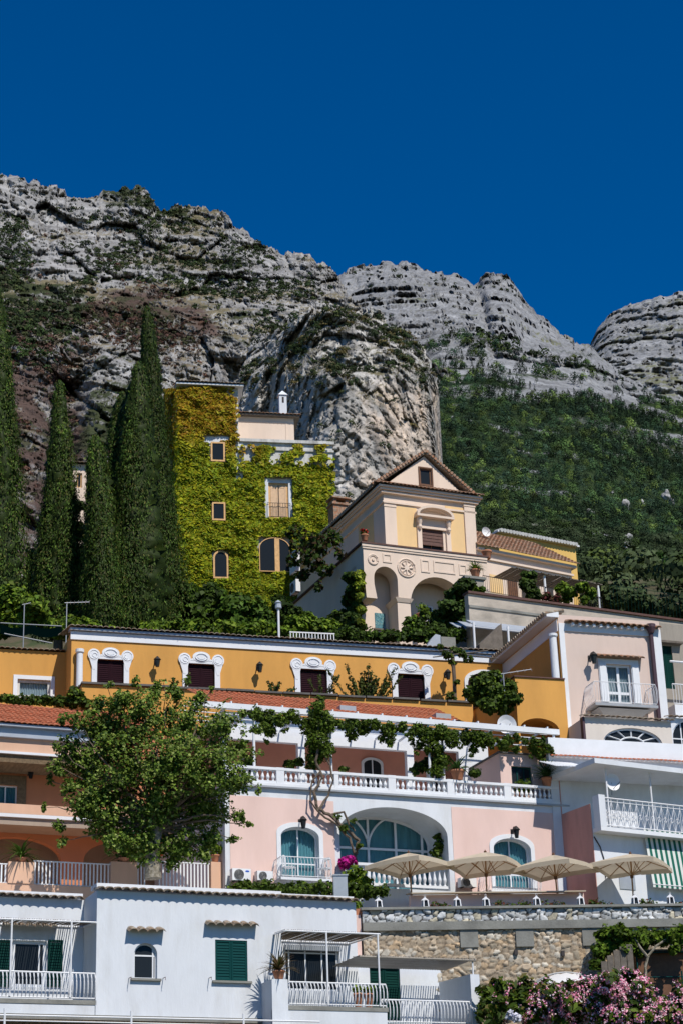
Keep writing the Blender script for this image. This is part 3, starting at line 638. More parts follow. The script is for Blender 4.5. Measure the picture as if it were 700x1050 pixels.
wd = window(t, dr, D + .1, 'white_paint', 'dark_glass', .10, (.80,), name='door')
for s, (x0, x1) in enumerate(((-4, 12), (49, 64))):
    a, b, c, d_ = W.r(x0, 964, x1, 1012, -D); shutter(MB(), a, b, c, d_, D - .06).build('shutter', 'dark_green_paint', t)
window(t, d3, D + .1, 'white_paint', 'dark_glass', .08, (.10, .40, .70), (.85,), name='door', label='wide glazed balcony door under a blue grey box')
a, b, c, d_ = W.r(291, 970, 348, 975, -D); MB().box(a, b, D - .12, D + .09, c, d_).build('shutter_box', 'steel_box', t)
window(t, dg, D + .45, 'dark_green_paint', 'interior', .08, shut=('dark_green_paint', D + .36), name='door', label='dark green shuttered door')
# balconies
def wavy_balcony(x0, x1, ytop, ybot, d, label=None):
    a, b = W.u(x0, (ytop + ybot) / 2, d), W.u(x1, (ytop + ybot) / 2, d); z0, z1 = W.z((x0 + x1) / 2, ybot, d), W.z((x0 + x1) / 2, ytop, d)
    fl = MB().box(a - .05, b + .05, -d, D - .005, z0 - .14, z0).build('balcony_floor', 'concrete', t)
    bars_rail(MB(), (a, -d + .05, z0), (b, -d + .05, z0), z1 - z0, .125, .020, .14).build('railing', 'white_metal', fl); return a, b, z0, z1
a, b, z0, z1 = wavy_balcony(-50, 98, 996, 1024, 0.0)
MB().box(a, b, .02, .2, z0 - .75, z0 - .15).build('balcony_apron', 'white_plaster', t)
a1, b1, z01, z11 = wavy_balcony(297, 396, 1008, 1032, 1.0)
pa = W.u(279, 1015, 1.0)
MB().box(pa, a1 - .05, -1.0, -.002, z01 - 1.2, W.z(288, 1004, 1.0)).box(pa, b1, -.98, -.85, z01 - 1.3, z01 - .145).build('balcony_apron', 'white_plaster', t)
a2, b2, z02, z12 = wavy_balcony(392, 482, 1026, 1050, .9)
pr = W.r(478, 1000, 490, 1060, .9)
MB().hexa([(b2 + .06, -.9, z02 - 1.2), (b2 + .4, -.9, z02 - 1.2), (b2 + .4, D, z02 - 1.2), (b2 + .06, D, z02 - 1.2), (b2 + .06, -.9, W.z(484, 999, .9)), (b2 + .4, -.9, W.z(484, 999, .9)), (b2 + .4, D, W.z(484, 999, .9) + .1), (b2 + .06, D, W.z(484, 999, .9) + .1)]).box(a2, b2, -.88, -.7, z02 - 1.2, z02 - .145).build('end_wall', 'white_plaster', t)
# slender posts and reed canopies
def canopy(x0, x1, y0p, dfront, posts, zdn, label, name='balcony_canopy', slats=30, thick=.03):
    a, b = W.u(x0, y0p, dfront), W.u(x1, y0p, dfront); z = W.z((x0 + x1) / 2, y0p, dfront); e = empty(name, W.w(a, dfront, zdn), W.yaw, label, 'canopy')
    mb = MB(); o = Vector((a, -dfront, zdn))
    for (p, q) in (((a, -dfront, z), (b, -dfront, z)), ((a, D - .02, z + .12), (b, D - .02, z + .12)), ((a, -dfront, z), (a, D - .02, z + .12)), ((b, -dfront, z), (b, D - .02, z + .12))): mb.tube([Vector(p) - o, Vector(q) - o], .03, 6)
    mb.build('frame', 'white_metal', e)
    for x in posts:
        u = W.u(x, y0p + 20, dfront); MB().tube([(u - a, 0, 0), (u - a, 0, z - zdn)], .032, 8).build('post', 'white_metal', e)
    mb = MB(); n = int((b - a) / .075); 
    for i in range(n):
        u = (b - a) * (i + .5) / n + rnd.uniform(-.015, .015); w_ = rnd.uniform(.010, .018)
        mb.hexa([(u - w_, rnd.uniform(0, .2), z - zdn + .035), (u + w_, rnd.uniform(0, .2), z - zdn + .035), (u + w_, D + dfront - .03, z - zdn + .155), (u - w_, D + dfront - .03, z - zdn + .155),
                 (u - w_, .02, z - zdn + .05), (u + w_, .02, z - zdn + .05), (u + w_, D + dfront - .03, z - zdn + .17), (u - w_, D + dfront - .03, z - zdn + .17)])
    mb.build('reed_mat', 'reed', e); return e
canopy(-50, 99, 943, 0.0, (12, 73.5), W.z(40, 1022, 0), 'reed canopy on thin white posts over the leftmost balcony')
canopy(292, 389, 956, 1.0, (335, 387.5), W.z(345, 1031, 1.0), 'reed canopy on white posts over the balcony with the wide glazed door')
# flat awning roof over the lowest terrace
a, b = W.u(368, 982, .9), W.u(487, 983, .9); z = W.z(430, 983, .9); e = empty('terrace_canopy', W.w(b, .9, z02), W.yaw, 'thin brown canopy roof over the green door beside the stone wall', 'canopy')
mb = MB().tube([(a - b, 0, z - z02), (0, 0, z - z02)], .04, 6)
for i in range(46): u = (a - b) * (i + .5) / 46; mb.box(u - .018, u + .018, rnd.uniform(-.05, .03), D + .8, z - z02 + .04, z - z02 + .06)
for i in range(4): mb.box(a - b, 0, .5 + i * .5, .53 + i * .5, z - z02 + .062, z - z02 + .09)
mb.build('canopy_roof', 'old_plaster', e)
MB().tube([(-.1, .05, W.z(484, 999, .9) - z02 + .002), (-.1, .05, z - z02)], .03, 8).build('post', 'white_metal', e)
# reed canopy of the floor below, with its rail
e = W.thing('lower_canopy', 'brown reed canopy with white rail along the bottom edge of the photo', 'canopy'); e.location = W.w(uLL, 1.2, zb)
o = W.w(0, 1.2, zb) - W.w(uLL, 1.2, zb); L_ = uR + .8 - uLL
mb = MB(); n = int(L_ / .09)
for i in range(n): u = L_ * (i + .5) / n; mb.box(u - .035, u + .035, rnd.uniform(0, .06), 2.0, -zb - .40 + rnd.uniform(0, .02), -zb - .34)
mb.build('reed_mat', 'reed', e)
MB().tube([(0, 0, -zb - .22), (L_, 0, -zb - .22)], .028, 6).tube([(0, 0, -zb - .38), (L_, 0, -zb - .38)], .02, 6).build('rail', 'white_metal', e)
for x in (5, 135, 250): u = W.u(x, 1045, 1.2) - uLL; MB().tube([(u, 0, 0), (u, 0, -zb - .02)], .035, 8).build('post', 'white_metal', e)
# satellite and pipes
e = W.at('wall_lamp', 335, 1002, 1.0, 'x', 'lamp'); bpy.data.objects.remove(e)
# =================================================================== PINK HOUSE
PK = Face(400, 905, 74, 22.6); zb = PK.z(400, 935) - 3
t = PK.thing('pink_house', 'pink and white villa with a big arched loggia and a long white balustrade', 'house')
uL, uR = PK.u(231, 860), PK.u(584, 870); zT = PK.z(420, 817.5)
w1 = opening(PK, 288, 848, 327, 899, rise=.20); w3 = opening(PK, 506, 860, 544, 910, rise=.22)
lg = opening(PK, 348.5, 828, 459, 911, rise=.33, n=28)
mb = MB(); mb.slab(rect(uL, uR, zb, zT), [w1, w3, lg], 0, .4)
lu0, lu1, lz0, lz1 = bx(lg)
mb.box(uL, lu0 - .3, .403, 9, zb, zT).box(lu1 + .3, uR, .403, 9, zb, zT).box(lu0 - .3, lu1 + .3, 2.0, 9, zb, zT).box(lu0 - .3, lu1 + .3, .403, 2, lz1 + .1, zT).box(lu0 - .3, lu1 + .3, .403, 2, zb, lz0)
mb.box(lu0 - .3, lu0 + .0, .403, 2, lz0, lz1 + .1).box(lu1, lu1 + .3, .403, 2, lz0, lz1 + .1)
lin_ = arch(lu0, lu1, lz0 + .0, lz1 - .33 * (lz1 - lz0), .33 * (lz1 - lz0), 28)
mb.slab([(lu1, lz1 + .1), (lu0, lz1 + .1)] + [q for q in lin_ if q[1] > lz0 + .5 * (lz1 - lz0)][::-1], (), .403, 1.9)
mb.build('wall', 'white_plaster', t)
def panel(x0, x1, ya, yb, hole):
    a, b = PK.u(x0, (ya + yb) / 2), PK.u(x1, (ya + yb) / 2); top = PK.z((x0 + x1) / 2, ya)
    h = grow(hole, .17, .17); h = [(q[0], q[1]) for q in h]; zz = bx(h)[2]
    MB().slab([(a, zb + .02), (h[-1][0], zb + .02)] + h[::-1] + [(h[0][0], zb + .02), (b, zb + .02), (b, top), (a, top)], (), -.018, -.002).build('wall_panel', 'pink_plaster', t)
panel(236, 343, 818.5, 905, w1); panel(464, 577, 831, 905, w3)
for h in (w1, w3):
    MB().slab(grow(h, .17, .17), [h], -.05, -.001).build('window_surround', 'white_paint', t)
    window(t, h, .22, 'white_paint', 'clear_glass', .06, (.5,), (.28,), curtain='teal_curtain', name='french_window')
# the loggia glazing
g0, g1 = lu0, lu1; gl = lin_
ww = window(t, gl, 1.7, 'white_paint', 'clear_glass', .09, (.42, .68, .93), (.60,), curtain='teal_curtain', name='loggia_window', shape_bar=.09, label='wide arched loggia window with teal curtains')
zc = bx(gl)[2] + .6 * (bx(gl)[3] - bx(gl)[2]); wd_ = g1 - g0; mb = MB()
mb.ring(g0 + .10 * wd_, zc, .32 * wd_, .045, 1.72, 20, .95, 0, 88); mb.ring(g0 + .74 * wd_, zc, .32 * wd_, .045, 1.72, 20, .95, 60, 180); mb.build('tracery', 'white_paint', ww)
balustrade(t, lu0 + .02, lu1 - .02, PK.z(420, 909), .85, .2, [(lu0 + .02, lu0 + .25)], name='loggia_balustrade')
# cornice + roof terrace balustrade
MB().box(uL - .05, uR + .05, -.14, .1, zT, zT + .07).build('cornice', 'grey_metal', t)
MB().box(uL, uR, -.10, 9, zT + .072, zT + .18).build('terrace_floor', 'white_paint', t)
zr = zT + .182; hB = PK.z(420, 797) - zr
posts = [(PK.u(a, 800), PK.u(b, 800)) for a, b in ((231, 240), (283, 291), (342, 346.5), (397, 404.5), (457, 464), (515, 522), (573, 580))]
balustrade(t, uL, uR - .05, zr, hB, 0.02, posts)
# upper floor
fy = 3.3; zf = zT + .18
u0, u1 = PK.u(228, 760, -fy), PK.u(500, 775, -fy); zE = PK.z(380, 741, -fy)
holes = [rect(*[PK.u(a, 780, -fy), PK.u(b, 780, -fy), zf + .01, PK.z((a + b) / 2, c, -fy)]) for a, b, c in ((233, 306, 759.5), (313, 417, 766), (424, 470, 769))]
mb = MB(); mb.slab(rect(u0, u1, zf, zE), holes, fy, fy + .25).box(u0, u1, fy + .253, fy + 4, zE - .25, zE).build('upper_wall', 'white_paint', t)
mb = MB(); mb.box(u0, u1, fy + 1.8, fy + 2.1, zf, zE - .255).box(u0, u0 + .2, fy + .26, fy + 1.8, zf, zE - .255).box(u1 - .2, u1, fy + .26, fy + 1.8, zf, zE - .255).build('loggia_back_wall', 'salmon_plaster', t)
for a, b in ((246, 262), (370, 392), (436, 452)):
    q = opening(PK, a, 776, b, 800, -(fy + 1.8), rise=.2); u_, v_, z_, zz_ = bx(q); window(t, arch(u_, v_, zf + .02, zz_ - .3, .25), fy + 1.72, 'white_paint', 'dark_glass', .1, (.5,), name='french_window')
# red roof
yb_, zB = fy + 3.6, PK.z(380, 722.5, -(fy + 3.6)); mb = MB(); tiles(mb, u0 - .3, u1 - .6, fy - .35, zE - .02, yb_, zB, .22, .06, .33, .03); mb.build('tile_roof', 'red_tile', t)
for x in (355, 452):
    u = PK.u(x, 730, -(fy + 1.5)); z_ = zE + (zB - zE) * 1.85 / 3.95; MB().box(u - .35, u + .35, fy + 1.3, fy + 1.9, z_ - .1, z_ + .16).build('skylight', 'steel_box', t)
# stair block on the roof terrace
a, b = PK.u(512, 785, -.6), PK.u(570, 790, -.6); zz = PK.z(541, 774.5, -.6); q = opening(PK, 524, 786, 545, 803, -.6)
mb = MB(); body(mb, a, b, zf + .003, zz, [rect(bx(q)[0], bx(q)[1], zf + .5, bx(q)[3])], 4.5, .6, .2); mb.build('stair_block', 'pink_plaster', t)
window(t, rect(bx(q)[0], bx(q)[1], zf + .5, bx(q)[3]), .7, 'green_paint', 'dark_glass', .06, (.33, .66), name='window')
MB().box(a - .08, b + .08, .5, 5, zz + .002, zz + .06).build('stair_block_coping', 'dark_slab', t)
# small iron balcony in front of the left French window
def small_balcony(F, par, x0, x1, yt, yb, d, bulge=.1, st=.13, fm='white_paint', th=.10):
    a, b = F.u(x0, (yt + yb) / 2, d), F.u(x1, (yt + yb) / 2, d); z0, z1 = F.z((x0 + x1) / 2, yb, d), F.z((x0 + x1) / 2, yt, d)
    fl = MB().box(a, b, -d, -.06, z0 - th, z0).build('balcony_floor', fm, par); h = z1 - z0; mb = MB()
    bars_rail(mb, (a + .04, -d + .04, z0), (b - .04, -d + .04, z0), h, st, .010, bulge, .06, .018); bars_rail(mb, (a + .04, -.05, z0), (a + .04, -d + .04, z0), h, st, .010, bulge, .06, .018); bars_rail(mb, (b - .04, -d + .04, z0), (b - .04, -.05, z0), h, st, .010, bulge, .06, .018)
    mb.build('railing', 'white_metal', fl); return fl
small_balcony(PK, t, 288, 340, 879, 900, .8); small_balcony(PK, t, 500, 554, 896, 914, .8)
# pergola on the roof terrace
pz = PK.z(385, 735.5, 0); e = empty('roof_pergola', PK.w(PK.u(441, 790), -.25, zf), PK.yaw, 'long white pergola beam on slim posts above the white balustrade', 'pergola')
ox = PK.u(441, 790); beam0, beam1 = PK.u(198, 735), PK.u(574, 757); hh = pz - zf
MB().box(beam0 - ox, beam1 - ox, -.22, -.08, hh - .10, hh + .12).build('beam', 'white_paint', e)
for x in (262, 340.5, 441, 455, 570): u = PK.u(x, 770) - ox; MB().tube([(u, -.10, .002), (u, -.10, hh - .1)], .055, 8).build('post', 'white_metal', e)
mb = MB(); n = 15
for i in range(n):
    u = beam0 - ox + (beam1 - beam0) * (i + .5) / n
    if u + ox > u1 - .3 and u + ox < PK.u(512, 785, -.6): pass
    mb.hexa([(u - .025, -.2, hh + .122), (u + .025, -.2, hh + .122), (u + .03, fy - .3, zE - zf - .75), (u - .03, fy - .3, zE - zf - .75), (u - .03, -.2, hh + .20), (u + .03, -.2, hh + .20), (u + .03, fy - .3, zE - zf - .67), (u - .03, fy - .3, zE - zf - .67)])
for k in range(5): y = .3 + k * .55; z_ = hh + .17 + (zE - zf - .70 - hh - .15) * (y + .2) / (fy - .1); mb.box(beam0 - ox, beam1 - ox, y, y + .05, z_ + .03, z_ + .06)
mb.build('rafters', 'white_paint', e)
lamp(PK, 307.5, 843, 0.02, 1.3, 'black iron lantern on the keystone of the left arched window of the pink house')
lamp(PK, 524.5, 853, 0.02, 1.3, 'black iron lantern on the keystone of the arched window behind the parasols')
# air conditioners
def ac(F, x0, x1, y0, y1, d, label, logo=False):
    a, b, z0, z1 = F.r(x0, y0, x1, y1, d); e = empty('air_conditioner', F.w((a + b) / 2, d, z0), F.yaw, label, 'air conditioner', 'air conditioners on the house walls'); w_, h = (b - a) / 2, z1 - z0
    MB().box(-w_, w_, 0, .3, .03, h).build('casing', 'white_metal', e); c = -w_ * .28; r = min(h * .40, w_ * .62)
    mb = MB().disc(c, h * .52, r, r, -.012, -.002, 20).build('fan_opening', 'black_metal', e)
    mb = MB()
    for k in range(1, 6): mb.ring(c, h * .52, r * k / 5, .006, -.02, 18)
    mb.build('fan_grille', 'grey_metal', e)
    if logo: MB().disc(w_ * .62, h * .80, w_ * .22, h * .07, -.008, -.001, 16).build('badge', 'logo_blue', e)
    MB().box(-w_ * .8, -w_ * .6, .02, .28, 0, .029).box(w_ * .6, w_ * .8, .02, .28, 0, .029).build('foot', 'black_metal', e); return e
ac(PK, 238.5, 257.5, 890.5, 903.5, .45, 'larger white air conditioner with a blue badge left of the small iron balcony', True)
ac(PK, 264, 280, 893, 903.5, .40, 'smaller plain white air conditioner right beside the small iron balcony')
ac(PK, 472, 488, 900, 910, .40, 'white air conditioner half hidden under the second parasol')
# =================================================================== ORANGE HOUSE
OR = Face(300, 735, 84, 16.7)
t = OR.thing('orange_house', 'long orange house with plum shutters in white baroque window surrounds', 'house')
uL, uR = OR.u(73, 690), OR.u(531, 700); zt = OR.z(300, 660); ww_ = []
ctr = [(113.3, 676.5, 702), (206.5, 681, 706), (321.5, 686.5, 712), (421, 691.5, 717)]
for cx, ya, yb in ctr: a, b, z0, z1 = OR.r(cx - 13.7, ya, cx + 13.7, yb + 6); ww_.append(rect(a, b, z0, z1))
mb = MB(); body(mb, uL, uR, -6, zt, ww_, 5)
uLL = OR.u(-60, 690, -1.6); zl = OR.z(30, 667, -1.6); wl = opening(OR, 18, 697, 52, 715, -1.6); body(mb, uLL, uL - .002, -6, zl, [wl], 3.4, 1.6)
mb.build('wall', 'orange_plaster', t)
for i, (o, (cx, ya, yb)) in enumerate(zip(ww_, ctr)):
    a, b, z0, z1 = bx(o); k = (b - a) / 27.4
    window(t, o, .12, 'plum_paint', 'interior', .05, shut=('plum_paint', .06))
    mb = MB(); c = (a + b) / 2
    mb.box(a - 5.5 * k, a - .001, -.07, -.001, z0, z1 + 1 * k).box(b + .001, b + 5.5 * k, -.07, -.001, z0, z1 + 1 * k).box(a - 5.5 * k, b + 5.5 * k, -.071, -.002, z1 + .001, z1 + 3.2 * k)
    for s in (-1, 1):
        x = c + s * 17.2 * k
        mb.disc(x, z1 + 4.2 * k, 6.3 * k, 6.3 * k, -.085, -.003, 22); mb.ring(x, z1 + 4.2 * k, 4.7 * k, .022, -.085, 20); mb.ring(x - s * .8 * k, z1 + 3.6 * k, 2.2 * k, .02, -.088, 16, 1, 0 if s < 0 else 120, 300)
        mb.slab([(x + s * 5.6 * k, z1 + 3 * k), (x + s * 1.2 * k, z1 - 11.5 * k), (x + s * -1.2 * k, z1 - 11.5 * k), (x - s * 5 * k, z1 + 2.5 * k)][::(1 if s > 0 else -1)], (), -.08, -.004)
    mb.disc(c, z1 + 7.0 * k, 9.0 * k, 5.6 * k, -.09, -.005, 24); mb.ring(c, z1 + 6.6 * k, 6.0 * k, .03, -.10, 22, .62); mb.disc(c, z1 + 6.6 * k, 4.0 * k, 2.3 * k, -.115, -.09, 18)
    mb.slab([(c - 13 * k, z1 + 3 * k), (c + 13 * k, z1 + 3 * k), (c + 8 * k, z1 + 6 * k), (c - 8 * k, z1 + 6 * k)], (), -.082, -.006)
    mb.build('window_surround', 'white_paint', t)
a, b, z0, z1 = bx(wl); MB().slab(rect(a - .18, b + .18, z0 - .08, z1 + .18), [wl], 1.55, 1.599).build('window_surround', 'white_paint', t)
window(t, wl, 1.68, 'peeling_plaster', 'clear_glass', .12, curtain='white_curtain', label='wide low window in a peeling white frame')
# eaves
MB().box(uL - .05, uR, -.06, -.002, OR.z(300, 668.5), OR.z(300, 660.5)).build('frieze', 'white_paint', t)
MB().box(uL - .1, uR, -.20, .3, zt + .003, zt + .10).build('soffit', 'steel_box', t)
mb = MB(); tiles(mb, uL - .15, uR, -.30, zt + .11, 3.5, zt + .9, .25, .07, .4, .03); mb.build('tile_roof', 'old_tile', t)
mb = MB(); tiles(mb, uLL, uL - .01, 1.45, zl + .003, 4.6, zl + .25, .25, .07, .4, .03); mb.build('tile_roof', 'old_tile', t)
# arched doorway surround half behind the bush
q = arch(OR.u(479, 705), OR.u(514, 705), OR.z(496, 730), OR.z(496, 702), .55, 20); MB().slab(grow(q, .16, .16), [q], -.07, -.001).build('door_surround', 'white_paint', t); MB().slab(q, (), -.02, -.002).build('door', 'plum_paint', t)
c = OR.u(81, 690); zc0, zc1 = OR.z(81, 712), OR.z(81, 667.5); MB().lathe([(.15, zc0), (.14, zc1 - .18), (.19, zc1 - .14), (.19, zc1)], (c, -.22, 0), 16).build('corner_column', 'white_paint', t)
lamp(OR, 160, 679, .02, 1.35, 'iron wall lantern on the orange wall between the two leftmost plum windows', 'wall lanterns on the orange wall')
lamp(OR, 264.5, 684.5, .02, 1.35, 'iron wall lantern on the orange wall between the second and third plum windows', 'wall lanterns on the orange wall')
lamp(OR, 456, 692, .02, 1.35, 'iron wall lantern on the orange wall left of the bushy doorway', 'wall lanterns on the orange wall')
# terrace parapet with slate coping
e = OR.thing('terrace_parapet', 'low orange parapet with dark slate coping in front of the orange house', 'wall'); zc_ = OR.z(84, 701.5, 2.2); a, b = OR.u(84, 715, 2.2), OR.u(484, 722, 2.2)
MB().box(a, b, -2.2, -1.9, -5.5, zc_).box(a, a + .3, -1.9, 0, -5.5, zc_).build('parapet_wall', 'orange_plaster', e)
mb = MB(); n = 14
for i in range(n): mb.box(a - .05 + (b - a + .1) * i / n + .02, a + (b - a) * (i + 1) / n - .02, -2.32, -1.85, zc_ + .004 + (i % 3) * .012, zc_ + .09 + (i % 3) * .012)
mb.box(a - .08, a + .35, -1.84, -.02, zc_ + .004, zc_ + .08); mb.build('coping', 'dark_slab', e)
# =================================================================== BEIGE HOUSE
u_o = OR.w(uR, 0, 0); BZ = Face(640, 762, 81.3, 17.2)
t = BZ.thing('beige_house', 'tall beige house with white pilasters, fan window and small balcony', 'house')
uL, uR = BZ.u(575.5, 690), BZ.u(681, 700); zt = BZ.z(630, 643); fd = opening(BZ, 622, 681.5, 647.5, 721.5)
mb = MB(); body(mb, uL, uR, -7, zt + .4, [fd], 2); mb.build('wall', 'beige_plaster', t)
MB().box(uL, uR, 2.003, 9, -7, zt + .4).build('rear_wall', 'beige_plaster', t)
MB().box(uL - .03, uL - .004, -.0, 6.6, -7, zt + .35).build('side_wall', 'orange_plaster', t)
mb = MB(); w_ = .24; mb.box(uL, uL + w_, -.06, -.002, -1, zt).box(uR - .42, uR, -.06, -.002, -1, zt).box(uL + w_, uR - .42, -.061, -.002, BZ.z(630, 650.5), zt); mb.build('pilaster', 'white_paint', t)
coping(t, uL + .3, uR - .05, zt + .01, 0, .35, .1, 'tile', w=.3, h=.09, rise=.14)
mb = MB(); n = 12
for i in range(n): u = uL + .6 + (uR - uL - 1.2) * i / (n - 1); mb.box(u - .06, u + .06, -.25, -.002, zt - .12, zt)
mb.build('dentil', 'white_paint', t)
# sloping side eave (left-facing)
mb = MB(); mb.hexa([(uL - .55, -.1, zt + .25), (uL + .02, -.1, zt + .25), (uL + .02, 7.2, zt + .25), (uL - .55, 7.2, zt + .25), (uL - .55, -.1, zt + .36), (uL + .02, -.1, zt + .5), (uL + .02, 7.2, zt + .5), (uL - .55, 7.2, zt + .36)]); mb.build('side_eave', 'white_paint', t)
mb = MB()
n = 30
for i in range(n): y = -.1 + 7.3 * i / n; mb.tube([(uL - .66, y + .12, zt + .40), (uL + .3, y + .12, zt + .60)], .09, 6)
mb.build('eave_tile', 'old_tile', t)
MB().box(uL - .06, uL - .031, 0, 6.6, zt - .35, zt + .2).build('side_frieze', 'white_paint', t)
c = BZ.u(571, 680); MB().lathe([(.17, BZ.z(571, 697)), (.16, BZ.z(571, 655)), (.21, BZ.z(571, 653.5)), (.21, BZ.z(571, 651))], (uL - .32, -.05, 0), 16).build('corner_column', 'white_paint', t)
window(t, fd, .1, 'white_paint', 'clear_glass', .10, (.5,), (.28,), curtain='white_curtain', name='french_window', shape_bar=.12)
a, b, z0, z1 = bx(fd); MB().slab(rect(a - .36, b + .36, z0, z1 + .22), [fd], -.06, -.001).build('window_surround', 'white_paint', t)
for s in (0, 1):
    x0 = a - .33 if s == 0 else b + .03; MB().box(x0, x0 + .30, -.10, -.062, z0 + .02, z1 + .02).build('shutter', 'white_paint', t)
coping(t, BZ.u(610, 676), BZ.u(657, 676), BZ.z(633, 676.5), 0, .38, .02, 'tile', 'tile_hood', w=.28, h=.09, rise=.15)
fl = small_balcony(BZ, t, 609, 673, 700, 721.5, 1.0, .12, .13, 'grey_metal', .12)
a, b, z0 = BZ.u(612, 724, 1.0), BZ.u(670, 724, 1.0), BZ.z(640, 723.5, 1.0)
MB().hexa([(a + .9, -.25, z0 - .75), (b - .9, -.25, z0 - .75), (b - .9, -.003, z0 - .75), (a + .9, -.003, z0 - .75), (a + .1, -.9, z0 - .10), (b - .1, -.9, z0 - .10), (b - .1, -.003, z0 - .10), (a + .1, -.003, z0 - .10)]).build('balcony_corbel', 'grey_metal', fl)
lamp(BZ, 604, 675, .02, 1.5, 'grey lantern on the beige wall left of the white French window')
u = BZ.u(670.5, 690, .15); MB().tube([(u, -.16, BZ.z(670, 740)), (u, -.16, BZ.z(669, 650))], .10, 8).lathe([(.12, 0), (.22, .25), (.22, .4)], (u, -.2, BZ.z(669, 651)), 10).build('downpipe', 'pipe_brown', t)
# fan window extension
de = 2.0; a, b = BZ.u(599, 745, de), BZ.u(688, 750, de); zE = BZ.z(643, 737.5, de); fan = arch(BZ.u(618, 757, de), BZ.u(678, 757, de), BZ.z(648, 770, de), BZ.z(648, 762, de), BZ.z(648, 746.5, de) - BZ.z(648, 762, de), 24)
mb = MB(); mb.slab(rect(a, b, -1.5, zE), [fan], -de, -de + .3).box(a, b, -de + .303, -.07, -1.5, zE).build('extension', 'pale_plaster', t)
ff = window(t, fan, -de + .1, 'white_paint', 'dark_glass', .08, (), (), name='fan_window'); fa, fb, f0, f1 = bx(fan); fc, zs = (fa + fb) / 2, BZ.z(648, 762, de); mb = MB()
for k in range(1, 6):
    an = math.pi * k / 6; R1 = (fb - fa) / 2 - .05; e_ = (f1 - zs) / ((fb - fa) / 2); mb.tube([(fc + .42 * R1 * math.cos(an), -de + .13, zs + .42 * R1 * e_ * math.sin(an)), (fc + R1 * math.cos(an), -de + .13, zs + R1 * e_ * math.sin(an))], .035, 4)
mb.ring(fc, zs, .42 * (fb - fa) / 2, .04, -de + .13, 16, e_, 0, 180); mb.build('fan_bar', 'white_paint', ff)
coping(t, a - .1, b + .1, zE + .002, -de, .22, .3, 'old_tile', w=.25, h=.07, rise=.12); MB().box(a - .1, a - .002, -de - .05, -de + .2, -1.5, zE).build('corner_strip', 'pipe_brown', t)
# orange terrace block with its dark arch
e = BZ.thing('orange_terrace_block', 'orange terrace block with a dark arch, between the bush and the beige house', 'building'); a, b = BZ.u(529, 720, .3), uL - .035; ar = arch(BZ.u(533, 750, .3), BZ.u(573, 750, .3), -1, BZ.z(553, 748, .3), BZ.z(553, 736.5, .3) - BZ.z(553, 748, .3), 18)
zz = BZ.z(550, 695.5, .3); mb = MB(); mb.slab(rect(a, b, -1.5, zz), [[(q[0], max(q[1], -1.2)) for q in ar]], -.3, .1).box(a, b, 1.6, 6.2, -7, zz).box(a, b, .103, 1.6, ar[8][1] + .25, zz).build('wall', 'orange_plaster', e)
MB().box(a - .05, b, -.36, 6.2, zz + .003, zz + .06).build('coping', 'rust_metal', e)
# long white parapet with thin tile strip, in front of the beige house
XP = Face(630, 790, 77.5, 17.5); e = XP.thing('white_parapet', 'long plain white parapet wall below the fan window', 'wall'); a, b = XP.u(562, 768), XP.u(760, 775); z1, z0 = XP.z(630, 759.5), XP.z(630, 777)
MB().box(a, b, 0, .3, z0, z1).build('parapet_wall', 'white_paint', e); coping(e, a, b, z0 - .10, 0, .22, -.01, 'red_tile', w=.2, h=.05, rise=.08)
MB().box(a, b, .05, .35, z0 - 6, z0 - .004).build('lower_wall', 'white_plaster', e)
mb = MB(); tiles(mb, XP.u(565, 780, 1.2), XP.u(598, 782, 1.2), -1.6, z0 - .9, .04, z0 - .30, .12, .035); mb.build('corrugated_roof', 'white_paint', e)
# stone neighbour on the right edge
NB = Face(690, 740, 84, 20); t = NB.thing('stone_house', 'grey stone house with dark green shutters cut by the right edge of the photo', 'house'); a, b = NB.u(679, 700), NB.u(800, 700); zt = NB.z(690, 640)
o1 = opening(NB, 676, 662, 690, 706); mb = MB(); body(mb, a - .5, b, -2, zt, [o1], 6); mb.build('wall', 'old_plaster', t); window(t, o1, .1, 'dark_green_paint', 'interior', .06, (), (.55,), shut=('dark_green_paint', .05))
MB().box(bx(o1)[0] - .15, bx(o1)[1] + .45, -.3, -.002, bx(o1)[3] + .05, bx(o1)[3] + .15).build('hood', 'grey_wood', t)
MB().box(a - .2, b, -1.2, -.003, NB.z(690, 731, 1.2) - .5, NB.z(690, 722, 1.2)).build('balcony_floor', 'white_paint', t)
bars_rail(MB(), (a - .2, -1.15, NB.z(690, 722, 1.2)), (b, -1.15, NB.z(690, 722, 1.2)), NB.z(690, 701, 1.2) - NB.z(690, 722, 1.2), .14, .014, .03, .06, .03).build('railing', 'white_metal', t)
MB().tube([(a - .2, -1.15, NB.z(690, 678, 1.2)), (b, -1.15, NB.z(690, 678, 1.2))], .05, 6).build('white_rail', 'white_metal', t)
o2 = arch(NB.u(689, 755, 2.2), NB.u(740, 755, 2.2), NB.z(700, 775, 2.2), NB.z(700, 756, 2.2), .9, 16)
mb = MB(); mb.slab(rect(NB.u(685, 755, 2.2), b, -4, NB.z(690, 736, 2.2)), [o2], -2.2, -1.9).box(NB.u(685, 755, 2.2), b, -1.897, -1.3, -4, NB.z(690, 736, 2.2)).build('extension', 'white_plaster', t)
window(t, o2, -2.1, 'white_paint', 'dark_glass', .07, (.2, .6), (.45,), name='arched_window'); coping(t, NB.u(685, 755, 2.2), b, NB.z(690, 736, 2.2), -2.2, .2, .3, 'old_tile', w=.25, h=.07)
